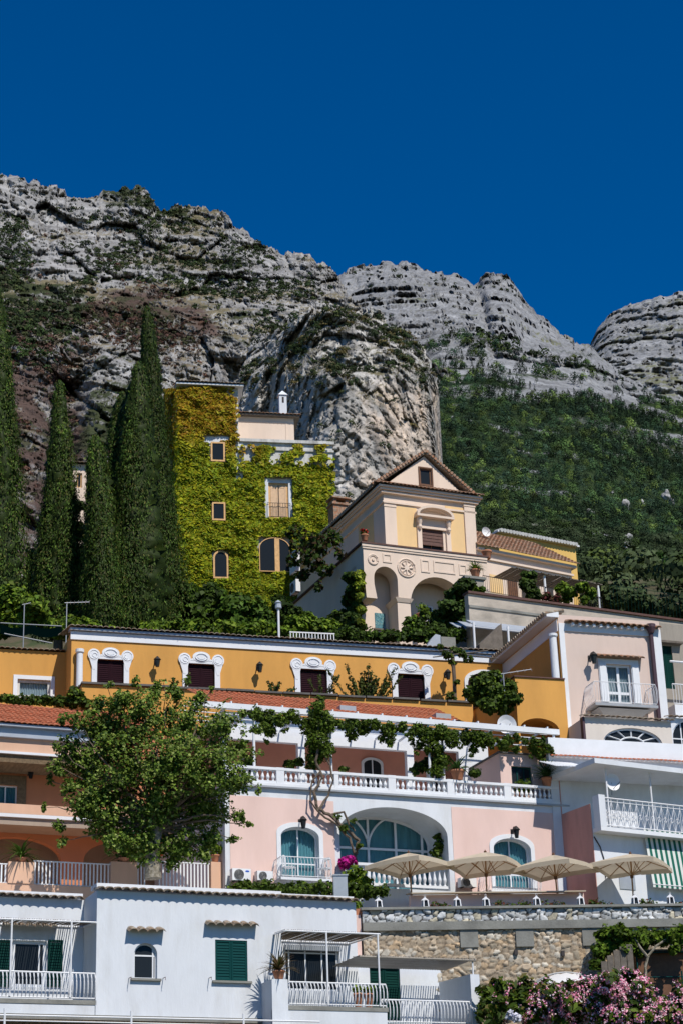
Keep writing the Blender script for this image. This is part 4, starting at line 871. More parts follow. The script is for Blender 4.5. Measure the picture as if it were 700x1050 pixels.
# =================================================================== TERRACOTTA HOUSE (left)
TC = Face(60, 915, 77, 22.5)
t = TC.thing('terracotta_house', 'terracotta house with arches behind the leafy plane tree at the left edge', 'house')
uL, uR = TC.u(-60, 850), TC.u(236, 850); zt = TC.z(30, 745); zb = -6
a1 = arch(TC.u(-30, 880), TC.u(63, 880), -1, TC.z(20, 880), TC.z(20, 858.5) - TC.z(20, 880), 20); a2 = arch(TC.u(86, 880), TC.u(172, 880), -1, TC.z(130, 885), TC.z(130, 862) - TC.z(130, 885), 20)
zs = TC.z(60, 842); wn = opening(TC, -8, 805, 18, 825)
mb = MB(); mb.slab(rect(uL, uR, zb, zs), [a1, a2], 0, .35).box(uL, uR, 1.9, 7, zb, zs).slab(rect(uL, uR, zs, zt), [wn], 0.001, .35).box(uL, uR, .353, 7, zs + .002, zt)
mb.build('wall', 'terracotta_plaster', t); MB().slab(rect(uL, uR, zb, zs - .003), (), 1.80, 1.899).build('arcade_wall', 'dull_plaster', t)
MB().slab(grow(wn, .35, .4), [wn], -.05, -.002).build('window_surround', 'reed', t); window(t, wn, .1, 'white_paint', 'clear_glass', .05, (.55,), curtain='teal_curtain')
# balcony storey in front
yb = 1.5; MB().box(uL, uR, -yb, -.004, TC.z(30, 838.5, yb), TC.z(30, 835, yb)).build('balcony_floor', 'white_paint', t)
MB().box(uL, uR, -yb, -yb + .2, TC.z(30, 834.9, yb), TC.z(30, 825, yb)).build('balcony_parapet', 'peach_plaster', t)
MB().box(uL, uR, -yb + .1, -.005, TC.z(30, 838.6, yb) - .28, TC.z(30, 838.6, yb) - .002).build('balcony_beam', 'dull_plaster', t)
# fascia, sloping awning roof
y2 = 1.7; zf0, zf1 = TC.z(30, 772, y2), TC.z(30, 758, y2); mb = MB().box(uL, TC.u(100, 765, y2), -y2, -y2 + .25, zf0, zf1); mb.build('roof_parapet', 'peach_plaster', t)
MB().box(uL, TC.u(100, 765, y2), -y2 - .10, -.006, zf0 - .10, zf0 - .003).build('awning_rim', 'white_paint', t)
MB().box(uL, TC.u(104, 765, y2), -y2 + .02, -.007, zf0 - .42, zf0 - .105).build('awning_roof', 'reed', t)
MB().box(uL, TC.u(100, 755, y2), -y2 - .16, .2, zf1 + .002, zf1 + .13).box(uL, TC.u(100, 755, y2), -y2 - .05, .2, zf1 + .135, zf1 + .42).box(uL, TC.u(100, 755, y2), -y2 - .25, .2, zf1 + .425, zf1 + .52).build('cornice', 'translucent_sheet', t)
zr = zf1 + .53; zq = TC.z(30, 725, -1.6); mb = MB(); tiles(mb, uL, TC.u(150, 740), -y2 - .3, zr, 1.6, max(zq, zr + .5), .22, .06, .33, .03); mb.build('tile_roof', 'red_tile', t)
MB().box(uL, TC.u(150, 740), 1.65, 5, zt, max(zq, zr + .5) + .05).build('roof_terrace', 'peach_plaster', t)
lamp(TC, 30, 793, .02, 1.2, 'small black lantern on the terracotta wall right of the blue curtained window')
# terrace in front, with fence and pillars
LT = Face(100, 908, 70, 22.5); t = LT.thing('left_terrace', 'terrace with peach pillars and white bar fence under the plane tree', 'terrace wall'); zb = LT.z(100, 930)
a, b = LT.u(-60, 905), LT.u(229, 905); zf = LT.z(100, 909.5)
MB().box(a, b, 0, .35, zb - 3, zf).box(a, b, .353, 7.5, zf - .3, zf - .03).build('terrace_wall', 'peach_plaster', t)
pil = [(-60, -52), (8.5, 35), (114, 141), (216.5, 228.5)]
for x0, x1 in pil: u0, u1 = LT.u(x0, 896), LT.u(x1, 896); MB().box(u0, u1, -.04, .30, zf + .002, LT.z((x0 + x1) / 2, 884)).build('pillar', 'peach_plaster', t)
for (x0, x1) in ((-52, 8.5), (35, 114), (141, 151), (163, 216.5)):
    u0, u1 = LT.u(x0, 896), LT.u(x1, 896); h = LT.z((x0 + x1) / 2, 884.5) - zf; mb = MB(); n = max(2, round((u1 - u0) / .135))
    for i in range(n): u = u0 + (u1 - u0) * (i + .5) / n; mb.box(u - .026, u + .026, .10, .13, zf + .05, zf + h)
    mb.box(u0, u1, .09, .14, zf + h, zf + h + .04).box(u0, u1, .09, .14, zf + .01, zf + .049); mb.build('fence_panel', 'white_metal', t)
# =================================================================== RIGHT BALCONY HOUSE
RB = Face(650, 930, 76, 30); t = RB.thing('balcony_house', 'white house with flat roof canopy, lattice balcony rail and faded rose side wall', 'house'); zb = -3
uL, uR = RB.u(608.5, 870), RB.u(800, 870); d = 0; zc = RB.z(650, 787.5, .9); zfl = RB.z(650, 848, .9)
mb = MB(); mb.box(uL, uR, 0, 7, zb, zfl - .01).box(uL, uL + .25, 1.9, 2.6, zfl, zc - .003).box(uL + .253, uR, 1.9, 2.6, zfl, zc - .003); mb.build('wall', 'white_plaster', t)
MB().box(uL - .03, uL - .003, .0, 2.6, zb, zfl + 1.0).box(uL - .031, uL - .003, 1.9, 2.6, zfl + 1.001, zc - .003).build('side_wall', 'rose_plaster', t)
MB().box(uL - .35, uR, -.95, 2.6, zc, zc + .20).build('canopy_roof', 'white_plaster', t)
MB().box(uL, uR, -.55, -.003, zfl - .16, zfl).build('balcony_floor', 'white_paint', t)
pu = RB.u(620.5, 830, .55); zp = RB.z(615, 814.5, .55); MB().box(uL, pu, -.55, -.15, zfl + .003, zp).build('corner_parapet', 'white_plaster', t)
h = RB.z(660, 822, .55) - zfl; mb = MB(); x0, x1 = pu + .02, uR; mb.tube([(x0, -.5, zfl + h), (x1, -.5, zfl + h)], .028, 6).tube([(x0, -.5, zfl + .08), (x1, -.5, zfl + .08)], .025, 6).tube([(x0, -.5, zfl + h - .14), (x1, -.5, zfl + h - .14)], .018, 5)
n = int((x1 - x0) / .30)
for i in range(n):
    a = x0 + (x1 - x0) * i / n; b = x0 + (x1 - x0) * (i + 1) / n; mb.tube([(a, -.5, zfl + .08), (b, -.5, zfl + h - .14)], .012, 4).tube([(b, -.5, zfl + .08), (a, -.5, zfl + h - .14)], .012, 4).tube([(a, -.5, zfl + .08), (a, -.5, zfl + h)], .014, 4).ring((a + b) / 2, zfl + h * .45, .09, .01, -.5, 10)
mb.build('railing', 'white_metal', t)
MB().box(pu + .1, RB.u(652, 835, .4), -.42, -.40, zfl + .06, zfl + h * .62).build('rail_screen', 'white_paint', t)
for x in (622, 667): u = RB.u(x, 810, .5); MB().tube([(u, -.48, zfl + .003), (u, -.48, zc)], .035, 8).build('post', 'white_metal', t)
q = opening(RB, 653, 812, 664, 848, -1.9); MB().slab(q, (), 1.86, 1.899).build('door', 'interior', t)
q = opening(RB, 690, 815, 701, 830, -1.9); MB().slab(q, (), 1.86, 1.899).build('window', 'dark_green_paint', t)
q = opening(RB, 634, 892, 650, 912, 0); MB().slab(q, (), -.03, -.002).build('window', 'steel_box', t)
lamp(RB, 682, 812, -1.85, 1.5, 'dark lantern on the shaded wall behind the lattice balcony')
mb = MB(); pts = [RB.uv(x, y) for x, y in ((608, 858), (614, 868), (618, 880), (620, 900))]; mb.tube([(p[0], -.03, p[1]) for p in pts], .025, 5); mb.build('cable', 'black_metal', t)
e = RB.at('satellite_dish', 627.5, 802, .45, 'small white satellite dish on the lattice balcony of the right house', 'satellite dish')
mb = MB().lathe([(.02, -.02), (.20, .02), (.33, .10), (.34, .11), (.20, .035), (.0, 0)], (0, 0, 0), 20); mb.v = [(v[0], -v[2] + .08, v[1]) for v in mb.v]; mb.build('dish', 'white_metal', e)
MB().tube([(0, .08, 0), (0, .12, -.5)], .02, 6).build('mast', 'grey_metal', e); MB().tube([(0, .05, -.3), (.1, -.35, -.05)], .012, 5).build('arm', 'black_metal', e)
# striped awning
a, b = RB.u(662, 880, .1), RB.u(790, 880, .1); z1, z0 = RB.z(690, 852, .1), RB.z(690, 908, .4); e = empty('striped_awning', RB.w(a, 0.02, z0), RB.yaw, 'green and white striped awning hanging below the lattice balcony', 'awning')
g, w_ = MB(), MB(); n = int((b - a) / .125)
for i in range(n):
    m_ = g if i % 2 else w_; p, q_ = (b - a) * i / n, (b - a) * (i + 1) / n
    m_.quad((p, -.35, 0), (q_, -.35, 0), (q_, -.05, z1 - z0), (p, -.05, z1 - z0)); m_.quad((p, -.35, -.12), (q_, -.35, -.12 + (.03 if i % 2 else 0)), (q_, -.35, 0), (p, -.35, 0))
w_.build('white_stripe', 'awning_white', e)['kind'] = 'thing'; g.build('green_stripe', 'awning_green', e); MB().tube([(0, -.35, 0), (b - a, -.35, 0)], .02, 6).build('front_bar', 'white_metal', e)
for m_ in (w_, g): pass
# =================================================================== STONE RETAINING WALL
SW = Face(530, 1010, 70, 6.8)
t = SW.thing('stone_retaining_wall', 'long rough stone retaining wall below the parasol terrace', 'wall')
uL, uR = SW.u(372, 960), SW.u(800, 960)
def stonewall(name, u0, u1, z0, z1, y, cell, cols, mortar, parent, amp=.10, res=.045):
    nx, nz = int((u1 - u0) / res), max(4, int((z1 - z0) / res)); U = np.linspace(u0, u1, nx); Z = np.linspace(z0, z1, nz); X, Zz = np.meshgrid(U, Z)
    p = np.stack([X / cell[0], Zz / cell[1]], -1); wq = np.stack([X / (cell[0] * 2.2), Zz / (cell[1] * 2.2), X * 0], -1); p = p + .75 * np.stack([fbm(wq, 3), fbm(wq + 50, 3)], -1); i0 = np.floor(p); d1 = np.full(X.shape, 9.); d2 = d1.copy(); hid = d1 * 0; hb = d1 * 0
    for a in (-1, 0, 1):
        for b in (-1, 0, 1):
            i = i0 + np.array([a, b]); ix, iz = i[..., 0].astype(np.int64), i[..., 1].astype(np.int64); z_ = ix * 0
            o = i + .5 + .40 * np.stack([_hash(ix, iz, z_ + 5), _hash(ix, iz, z_ + 9)], -1); r = (p - o); dd = np.maximum(np.abs(r[..., 0]), np.abs(r[..., 1])) * .5 + .5 * np.sqrt((r ** 2).sum(-1)); n = dd < d1
            d2 = np.where(n, d1, np.minimum(d2, dd)); d1 = np.where(n, dd, d1); hid = np.where(n, _hash(ix, iz, z_ + 13), hid); hb = np.where(n, _hash(ix, iz, z_ + 17), hb)
    e = smooth(d2 - d1, .02, .22); rough = fbm(np.stack([X * 9, Zz * 9, X * 0], -1), 4, .6)
    Yd = y - e * (amp * (.55 + .45 * hb)) - .02 * rough * e; V = np.stack([X, Yd, Zz], -1)
    ci = ((hid * .5 + .5) * len(cols) * .999).astype(int).clip(0, len(cols) - 1); c = np.array(cols)[ci] * (1 + .25 * hb[..., None] + .25 * rough[..., None]); c = c * smooth(e, .15, .5)[..., None] + np.array(mortar) * (1 - smooth(e, .15, .5))[..., None]
    i = np.arange(nx * nz).reshape(nz, nx); Fc = np.stack([i[:-1, :-1], i[:-1, 1:], i[1:, 1:], i[1:, :-1]], -1).reshape(-1, 4)
    return arr_mesh(name, V.reshape(-1, 3), Fc, 'stone', parent, col=np.clip(c, .01, .8).reshape(-1, 3))
zt, zm, zl = SW.z(530, 930), SW.z(530, 944.5), SW.z(530, 953)
stonewall('stone_parapet', uL, uR, zm, zt - .06, 0, (.27, .21), [(.50, .52, .53), (.44, .45, .45), (.58, .60, .62), (.48, .44, .34), (.38, .39, .39)], (.05, .045, .04), t, .10, .035)
MB().box(uL, uR, .02, .4, zl - 5, zt - .06).build('wall_core', 'concrete', t)
MB().box(uL - .05, uR, -.14, .45, zt - .055, zt + .03).build('wall_cap', 'concrete', t)
MB().box(uL, uR, -.16, .019, zl, zm - .003).build('concrete_band', 'concrete', t)
mb = MB()
for x in (480, 537, 605):
    u = SW.u(x, 960); mb = MB().box(u - .32, u + .32, -.10, .018, zl - .62, zl - .004); mb.build('beam_end', 'concrete', t)
stonewall('stone_face', uL, uR, zl - 4.2, zl - .002, .0, (.25, .18), [(.36, .29, .21), (.40, .32, .23), (.42, .36, .28), (.42, .31, .20), (.33, .28, .21), (.46, .42, .35), (.37, .30, .22)], (.22, .17, .12), t, .08, .038)
for x, y in ((528, 977), (576, 978)): u, z = SW.uv(x, y); MB().box(u - .06, u + .06, -.13, -.02, z - .09, z + .09).build('drain_hole', 'interior', t)
# terrace slab behind it, up to the pink house
TR = SW; tz = zt - .75
e = SW.thing('parasol_terrace', 'paved terrace behind the stone wall where the parasols stand', 'terrace'); uLt = SW.u(232, 925)
MB().box(uLt, uR, .402, 11, tz - 6, tz).build('terrace_floor', 'concrete', e)
MB().box(uLt, uL - .06, .05, .40, tz - 4, zt - .2).build('front_wall', 'pink_plaster', e)
# pinkish low wall with pale awning strip right below the pink house
e = SW.thing('terrace_counter', 'low pink wall with pale canvas roof strip behind the lanterns', 'counter'); a, b = SW.u(420, 918, -2.6), SW.u(598, 918, -2.6)
MB().box(a, b, 2.6, 2.9, tz, SW.z(500, 917, -2.6)).build('counter_wall', 'pink_plaster', e); z = SW.z(500, 913, -2.4); MB().hexa([(a, 2.2, z - .12), (b, 2.2, z - .12), (b, 3.6, z + .10), (a, 3.6, z + .10), (a, 2.2, z - .08), (b, 2.2, z - .08), (b, 3.6, z + .14), (a, 3.6, z + .14)]).build('canvas_strip', 'canvas', e)
# =================================================================== LONG WALL behind the beige house
LW = Face(600, 655, 97, 26); t = LW.thing('long_garden_wall', 'long grey plaster garden wall with rusty coping running above the beige house', 'wall')
a, b = LW.u(480, 620), LW.u(800, 640); zt = LW.z(600, 624.5); MB().box(a, b, 0, .4, -8, zt).build('wall', 'garden_plaster', t); MB().box(a - .05, b, -.12, .5, zt + .003, zt + .12).build('coping', 'rust_metal', t); MB().box(a, b, -.06, -.003, zt - .75, zt - .62).build('string_course', 'concrete', t)
fe = LW.thing('garden_fence', 'thin grey wire fence on top of the long garden wall at the right edge', 'fence'); fe.location = LW.w(LW.u(628, 620), .0, zt + .13); L_ = b - LW.u(628, 620); h = 1.5; mb = MB()
for i in range(int(L_ / .22)): mb.tube([(i * .22, .2, 0), (i * .22, .2, h)], .007, 4)
mb.tube([(0, .2, h), (L_, .2, h)], .012, 4); mb.build('fence_panel', 'dark_green_paint', fe)
# =================================================================== VILLA with gable and arched terrace
VL = Face(440, 655, 108, 23); t = VL.thing('gabled_villa', 'cream villa with gable, pedimented window and arched terrace parapet', 'house')
uL, uR = VL.u(393.5, 525), VL.u(486.5, 540); ze = VL.z(440, 505.5); zp = VL.z(440, 565)
wo = opening(VL, 431.5, 541, 454, 572); zg = ze + .15; up = VL.u(438.5, 470); gz = VL.z(439, 462.5)
mb = MB(); mb.slab(rect(uL, uR, -6, ze), [wo], 0, .35).box(uL, uR, .353, 15, -6, ze)
gw = opening(VL, 432.5, 476, 447, 495); go = opening(VL, 433.6, 477.2, 445.8, 494)
mb.slab([(uL + .1, zg), (uR - .1, zg), (up, gz - .12)], [go], .55, .9); mb.build('wall', 'cream_plaster', t)
# yellow panels
for x0, x1, hx in ((406.5, 427.5, None), (457, 475.5, None)):
    a, b = VL.u(x0, 545), VL.u(x1, 545); MB().box(a, b, -.02, -.002, -6, VL.z((x0 + x1) / 2, 520)).build('wall_panel', 'yellow_plaster', t)
MB().box(uL - .02, uL - .003, 1.6, 3.9, -6, ze - 1.1).build('wall_panel', 'yellow_plaster', t)
for x0, x1 in ((394, 406), (476, 487)):
    a, b = VL.u(x0, 545), VL.u(x1, 545); zc = VL.z((x0 + x1) / 2, 517); mb = MB().box(a, b, -.10, -.003, -6, zc).box(a - .06, b + .06, -.16, -.002, zc + .003, zc + .10).box(a - .03, b + .03, -.13, -.002, zc - .22, zc - .14 + .02); mb.build('pilaster', 'cream_plaster', t)
mb = MB()
for k, (z_, o) in enumerate(((ze - .12, .42), (ze - .26, .32), (ze - .42, .22), (ze - 1.02, .10))): mb.box(uL - o, uR + o, -o, 15, z_, z_ + (.117 if k == 0 else .12))
mb.build('cornice', 'cream_plaster', t)
# tiled eave band in front of the gable, gable rakes, main roof
mb = MB(); tiles(mb, uL - .5, uR + .5, -.55, ze + .01, .54, ze + .55, .26, .08, .36, .04); mb.build('eave_tile', 'tile', t)
def rake(m, n, s):
    """one roof slope running back from the gable; s=-1 left side, +1 right side"""
    x_out = (uL - .6) if s < 0 else (uR + .6); mb = MB(); L = 15.5; rows = 60; 
    P0, P1 = Vector((x_out, 0, ze + .12)), Vector((up, 0, gz + .05)); w_ = L / rows
    base = len(mb.v); K = 5
    for r in range(rows * K + 1):
        ph = (r % K) / K; hh = .08 * math.sqrt(max(0, 1 - (2 * ph - 1) ** 2)); y = .30 + L * r / (rows * K)
        for q in (0, 1): p = P0.lerp(P1, q); mb.v.append((p.x, y, p.z + hh + .05))
        for q in (1, 0): p = P0.lerp(P1, q); mb.v.append((p.x, y, p.z - .08))
    for r in range(rows * K):
        o = base + r * 4
        for a_ in range(4): b_ = (a_ + 1) % 4; mb.f.append((o + a_, o + b_, o + 4 + b_, o + 4 + a_))
    mb.f.append((base, base + 1, base + 2, base + 3)); mb.build('tile_roof', 'old_tile', t)
    mb = MB()
    N_ = 20
    for i in range(N_): p = P0.lerp(P1, (i + .5) / N_); mb.tube([(p.x, .22, p.z + .10), (p.x, .62, p.z + .10)], .10, 6)
    mb.build('verge_tile', 'tile', t)
rake(0, 0, -1); rake(0, 0, 1)
MB().tube([(up, .25, gz + .15), (up, 15.8, gz + .15)], .12, 6).build('ridge_tile', 'old_tile', t)
MB().slab(gw, [go], .48, .549).build('window_surround', 'brown_wood', t); window(t, go, .6, 'brown_wood', 'dark_glass', .10, (), (), name='gable_window')
# main window with segmental pediment
window(t, wo, .15, 'brown_wood', 'dark_glass', .10, (.5,), (.22,), name='window'); a, b, z0, z1 = bx(wo); zsx = VL.z(443, 559.5); shutter(MB(), a, b, zsx, z1, .02, step=.2).build('roller_shutter', 'rust_metal', t)
pc = VL.u(442.8, 530); pw = VL.u(461.5, 530) - pc; z_ = VL.z(443, 533.5); mb = MB(); mb.box(pc - pw, pc + pw, -.50, -.004, z_, z_ + .14)
for w2, th in ((1.0, .16), (.84, .10)):
    pts = [(pc + pw * w2 * math.cos(math.pi * i / 16), z_ + .15 + .62 * w2 * math.sin(math.pi * i / 16)) for i in range(17)]; pin = [(pc + (pw * w2 - th) * math.cos(math.pi * i / 16), z_ + .15 + (.62 * w2 - th) * math.sin(math.pi * i / 16)) for i in range(17)]
    mb.slab(pts + pin[::-1], (), -.5 if w2 == 1 else -.30, -.005)
mb.box(pc - pw * .72, pc + pw * .72, -.12, -.003, z_ - .62, z_ - .004); mb.build('pediment', 'cream_plaster', t)
for s in (-1, 1):
    x = pc + s * pw * .78; mb = MB().box(x - .14, x + .14, -.14, -.003, -6, z_ - .02).lathe([(.06, z_ - .75), (.13, z_ - .62), (.10, z_ - .45), (.17, z_ - .20), (.17, z_ - .003)], (x, -.20, 0), 10); mb.build('window_pilaster', 'cream_plaster', t)
# terrace: overhanging front with two arches
d = 2.3; L0, R0 = VL.u(372.3, 570, d), VL.u(499, 585, d); zt = VL.z(440, 566, d) + .0; zt = VL.z(372.3, 557.5, d)
def vz(x, y): return VL.z(x, y, d)
def vu(x, y): return VL.u(x, y, d)
A0, A1, za = vu(383.5, 600), vu(407.5, 600), vz(395, 581); B0, B1, zb_ = vu(420.5, 610), vu(477, 610), vz(448, 592)
rA = (A1 - A0) / 2; zlo = vz(413, 613)
pts = [(L0, zt), (L0, vz(372, 584)), (A0, vz(372, 584)), (A0, za - rA)]
pts = [(L0, zt), (L0, vz(371, 584)), (L0 + .05, vz(371, 600)), (L0 + .1, vz(371, 612)), (L0 + .75, vz(371, 612)), (A0, vz(380, 598))]
for i in range(15): an = math.pi * (1 - i / 14); pts.append(((A0 + A1) / 2 + rA * math.cos(an), za - rA + rA * math.sin(an)))
pts += [(A1, zlo), (B0, zlo)]
rB = (B1 - B0) / 2; hB_ = zb_ - vz(421, 618)
for i in range(21): an = math.pi * (1 - i / 20); pts.append(((B0 + B1) / 2 + rB * math.cos(an), zb_ - hB_ + hB_ * math.sin(an)))
pts += [(B1, zlo), (R0, zlo), (R0, zt)]
mb = MB(); mb.slab(pts[::-1], (), -d, -d + 1.1); mb.box(L0, R0, -d + 1.102, -.003, zt - 1.1, zt - .95); mb.box(L0, L0 + .3, -d + 1.102, 9, zt - 3.6, zt - .001).box(L0 + .3, uL - .02, -.002, 9, zt - 1.1, zt - .95)
mb.build('terrace_front', 'cream_plaster', t)
MB().box(L0 - .14, R0 + .1, -d - .14, -d + .3, zt + .003, zt + .10).box(L0 - .14, L0 + .3, -d + .302, 9, zt + .003, zt + .10).build('coping', 'rust_metal', t)
MB().box(L0 - .10, R0, -d - .10, -d - .002, zt - .16, zt - .002).box(L0 - .06, R0, -d - .06, -d - .003, zt - .28, zt - .162).build('moulding', 'cream_plaster', t)
mb = MB()
for x, y, r in ((382.2, 573.8, 5.2), (416.5, 582.5, 9.6)):
    u, z = VL.uv(x, y, d); k = r / 17.6; mb = MB().ring(u, z, k, .05, -d - .02, 24).ring(u, z, k * .78, .035, -d - .015, 20).disc(u, z, k * .28, k * .28, -d - .07, -d - .003, 12)
    if r > 6:
        for j in range(8): an = math.pi * j / 4; mb.tube([(u + k * .25 * math.cos(an), -d - .03, z + k * .25 * math.sin(an)), (u + k * .68 * math.cos(an), -d - .03, z + k * .68 * math.sin(an))], .05, 5)
    mb.build('medallion', 'cream_plaster', t)
for x0, x1, y0, y1 in ((392, 401, 568, 577), (431, 440, 574, 587), (444, 466, 576, 588), (470, 478, 579, 590), (481, 496, 581, 592)):
    a, b, z0, z1 = VL.r(x0, y0, x1, y1, d); mb = MB().slab(rect(a, b, z0, z1), [rect(a + .09, b - .09, z0 + .09, z1 - .09)], -d - .04, -d - .002); mb.build('raised_panel', 'cream_plaster', t)
# wall under the terrace, pier, capital, blue tile grille
dn = .8; zb = -6; MB().box(VL.u(369, 630, dn), R0, -dn, -.004, zb, zt - 1.1 - .003).build('terrace_wall', 'cream_plaster', t)
mb = MB().box(A1 - .02, B0 + .02, -d + .12, -dn - .003, zb, zlo - .24).hexa([(A1 - .04, -d + .08, zlo - .24), (B0 + .04, -d + .08, zlo - .24), (B0 + .04, -dn - .004, zlo - .24), (A1 - .04, -dn - .004, zlo - .24), (A1 - .18, -d - .02, zlo - .002), (B0 + .18, -d - .02, zlo - .002), (B0 + .18, -dn - .004, zlo - .002), (A1 - .18, -dn - .004, zlo - .002)]); mb.build('pier', 'cream_plaster', t)
q = opening(VL, 384, 629, 394.5, 645, dn); a, b, z0, z1 = bx(q); MB().slab(q, (), -dn - .03, -dn - .002).build('tile_grille', 'blue_tile', t); MB().box(a - .1, b + .1, -dn - .15, -dn - .001, z0 - .10, z0 - .003).build('sill', 'grey_wood', t)
q = opening(VL, 436, 622, 443, 640, dn); window(t, q, -dn - .06, 'white_paint', 'dark_glass', .07, (), (.5,))
# side wall windows seen in shade, chimney
def sidebox(y0, y1, z0, z1, m, name, o=.05): return MB().box(uL - 2.3 - o if False else uL - o, uL - .004, y0, y1, z0, z1).build(name, m, t)
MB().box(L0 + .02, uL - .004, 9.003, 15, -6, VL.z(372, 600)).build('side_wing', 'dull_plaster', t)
SFC = Face(372, 600, 105, 23 - 90); SFC.p0 = VL.w(L0 + .02, 0, 0); q = SFC.r(338.5, 582, 343.5, 612); MB().slab(rect(q[0], q[1], q[2], q[3]), (), -.06, -.003).build('side_window', 'translucent_sheet', t)
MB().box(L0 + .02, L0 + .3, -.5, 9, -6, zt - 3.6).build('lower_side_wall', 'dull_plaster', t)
ch = VL.at('chimney', 362.5, 512, -12.5, 'x', 'chimney'); bpy.data.objects.remove(ch)
u, z = uL + 1.1, ze + .3; MB().box(u - .55, u + .55, 9.0, 9.9, z, z + 2.2).box(u - .65, u + .65, 8.9, 10.0, z + 2.203, z + 2.33).box(u - .5, u - .3, 9.05, 9.85, z + 2.333, z + 2.65).box(u + .3, u + .5, 9.05, 9.85, z + 2.333, z + 2.65).box(u - .65, u + .65, 8.9, 10.0, z + 2.653, z + 2.75).build('chimney', 'tile', t)
# =================================================================== EAST WING, PERGOLA, YELLOW HOUSE
EW = Face(540, 625, 111, 32); t = EW.thing('east_wing', 'low cream wing with brown tiled roof and planted terrace right of the villa', 'house')
a, b = EW.u(489, 580), EW.u(586, 596); ze = EW.z(540, 574.5); zb = -9; dd = 2.6
mb = MB().box(a, b, 0, 6, zb, ze); mb.build('wall', 'cream_plaster', t); MB().box(a, b + .25, -.25, 6, ze + .003, ze + .16).box(a, b + .1, -.12, -.002, ze - .5, ze - .38).build('cornice', 'cream_plaster', t)
mb = MB(); tiles(mb, a, b + .4, -.4, ze + .17, 4.2, EW.z(516, 551, -4.2), .27, .08, .36, .05); mb.build('tile_roof', 'tile', t)
for x0, x1, y0 in ((502, 515, 590), ): q = opening(EW, x0, y0, x1, y0 + 24); MB().slab(q, (), -.03, -.002).build('wall_panel', 'yellow_plaster', t)
for x0, x1 in ((520, 530), (534, 552), (560, 566)): q = opening(EW, x0, 591, x1, 616); MB().slab(q, (), -.04, -.002).build('door', 'interior' if x0 != 520 else 'brown_wood', t)
zf = EW.z(560, 618, dd); b2 = EW.u(617, 612, dd); a2 = EW.u(496, 606, dd)
MB().box(a2, b2, -dd, -.003, zf - .18, zf - .003).box(a2, b2, -dd + .02, -.004, zb, zf - .183).build('terrace_floor', 'garden_plaster', t)
h = EW.z(560, 607, dd) - zf; h = 1.0; bars_rail(MB(), (a2, -dd + .06, zf), (b2, -dd + .06, zf), h, .14, .013, 0, .06, .022).build('railing', 'black_metal', t)
zp = EW.z(565, 590.5, dd); p0, p1 = EW.u(524, 590, dd), EW.u(617, 598, dd)
e = empty('terrace_pergola', EW.w(p1, dd - .15, zf), EW.yaw, 'flat grey pergola roof on white posts over the planted upper terrace', 'pergola'); L_ = p0 - p1; H_ = zp - zf
mb = MB(); n = 26
for i in range(n): u = L_ * (i + .5) / n; mb.box(u - .095, u + .095, -.25 + rnd.uniform(-.05, .05), dd - .9, H_ + rnd.uniform(0, .03), H_ + .06)
mb.build('pergola_roof', 'grey_wood', e)
for x in (558.6, 613): u = EW.u(x, 606, dd - .15) - p1; MB().tube([(u, 0, .0), (u, 0, H_ - .003)], .07, 8).build('post', 'white_metal', e)
YH = Face(550, 595, 122, 31); t = YH.thing('yellow_house', 'bright yellow house with white capped roof edge behind the tiled wing', 'house'); a, b = YH.u(511, 560), YH.u(590.5, 575); zt = YH.z(553, 554.5)
MB().box(a, b, 0, 8, -10, zt).build('wall', 'bright_yellow_plaster', t); MB().box(a - .15, b + .2, -.2, 8, zt + .003, zt + .12).build('roof_slab', 'white_paint', t)
mb = MB(); n = 26
for i in range(n): u = a + (b - a) * i / n; mb.tube([(u + .1, -.34, zt + .10), (u + .1, .4, zt + .22)], .14, 6)
mb.build('eave_tile', 'peeling_plaster', t)
# glass-clear canopy and stair below the wing
GC = Face(530, 660, 93, 24); e = GC.thing('glass_canopy', 'pale translucent canopy on a white post above the orange roof', 'canopy'); z1 = GC.z(520, 636, 0)
a, b = GC.u(487, 640), GC.u(556, 642)
for k in range(3): y = k * 1.1; MB().hexa([(a + .1 * k, y, z1 - .50 + .3 * k), (b, y, z1 - .50 + .3 * k), (b, y + 1.0, z1 + .12 + .3 * k), (a + .1 * k, y + 1.0, z1 + .12 + .3 * k), (a + .1 * k, y, z1 - .46 + .3 * k), (b, y, z1 - .46 + .3 * k), (b, y + 1.0, z1 + .16 + .3 * k), (a + .1 * k, y + 1.0, z1 + .16 + .3 * k)]).build('roof_sheet', 'translucent_sheet', e)
for x in (521, 486): u = GC.u(x, 650); MB().tube([(u, .05, -2), (u, .05, z1 - .3)], .06, 8).build('post', 'white_metal', e)
e = GC.thing('stair_wall', 'dark sloping stair wall beside the translucent canopy', 'wall'); u0, u1 = GC.u(490, 660, .8), GC.u(513, 645, .8); MB().slab([(u0, -2), (u1, -2), (u1, GC.z(513, 640, .8)), (u0, GC.z(490, 661, .8))], (), -.9, -.5).build('stair_wall', 'grey_wood', e)
# garden pier holding a pot and the ivy
PR = Face(487, 660, 99, 23); e = PR.thing('garden_pier', 'weathered grey garden pier carrying a potted plant', 'pier'); a, b = PR.u(478.5, 620), PR.u(497, 620); zt = PR.z(487, 594)
MB().box(a, b, 0, 1.0, -6, zt).build('pier_shaft', 'old_plaster', e); MB().box(a - .1, b + .1, -.1, 1.1, zt + .003, zt + .14).build('pier_cap', 'concrete', e)
e = PR.thing('ivy_stair_wall', 'sloping garden wall half buried in dark ivy', 'wall'); u0 = PR.u(438, 650); MB().slab([(u0, -6), (a - .003, -6), (a - .003, zt - .2), (a - .5, zt - .3), (u0 + .6, PR.z(440, 640))], (), .1, .6).build('wall', 'old_plaster', e)
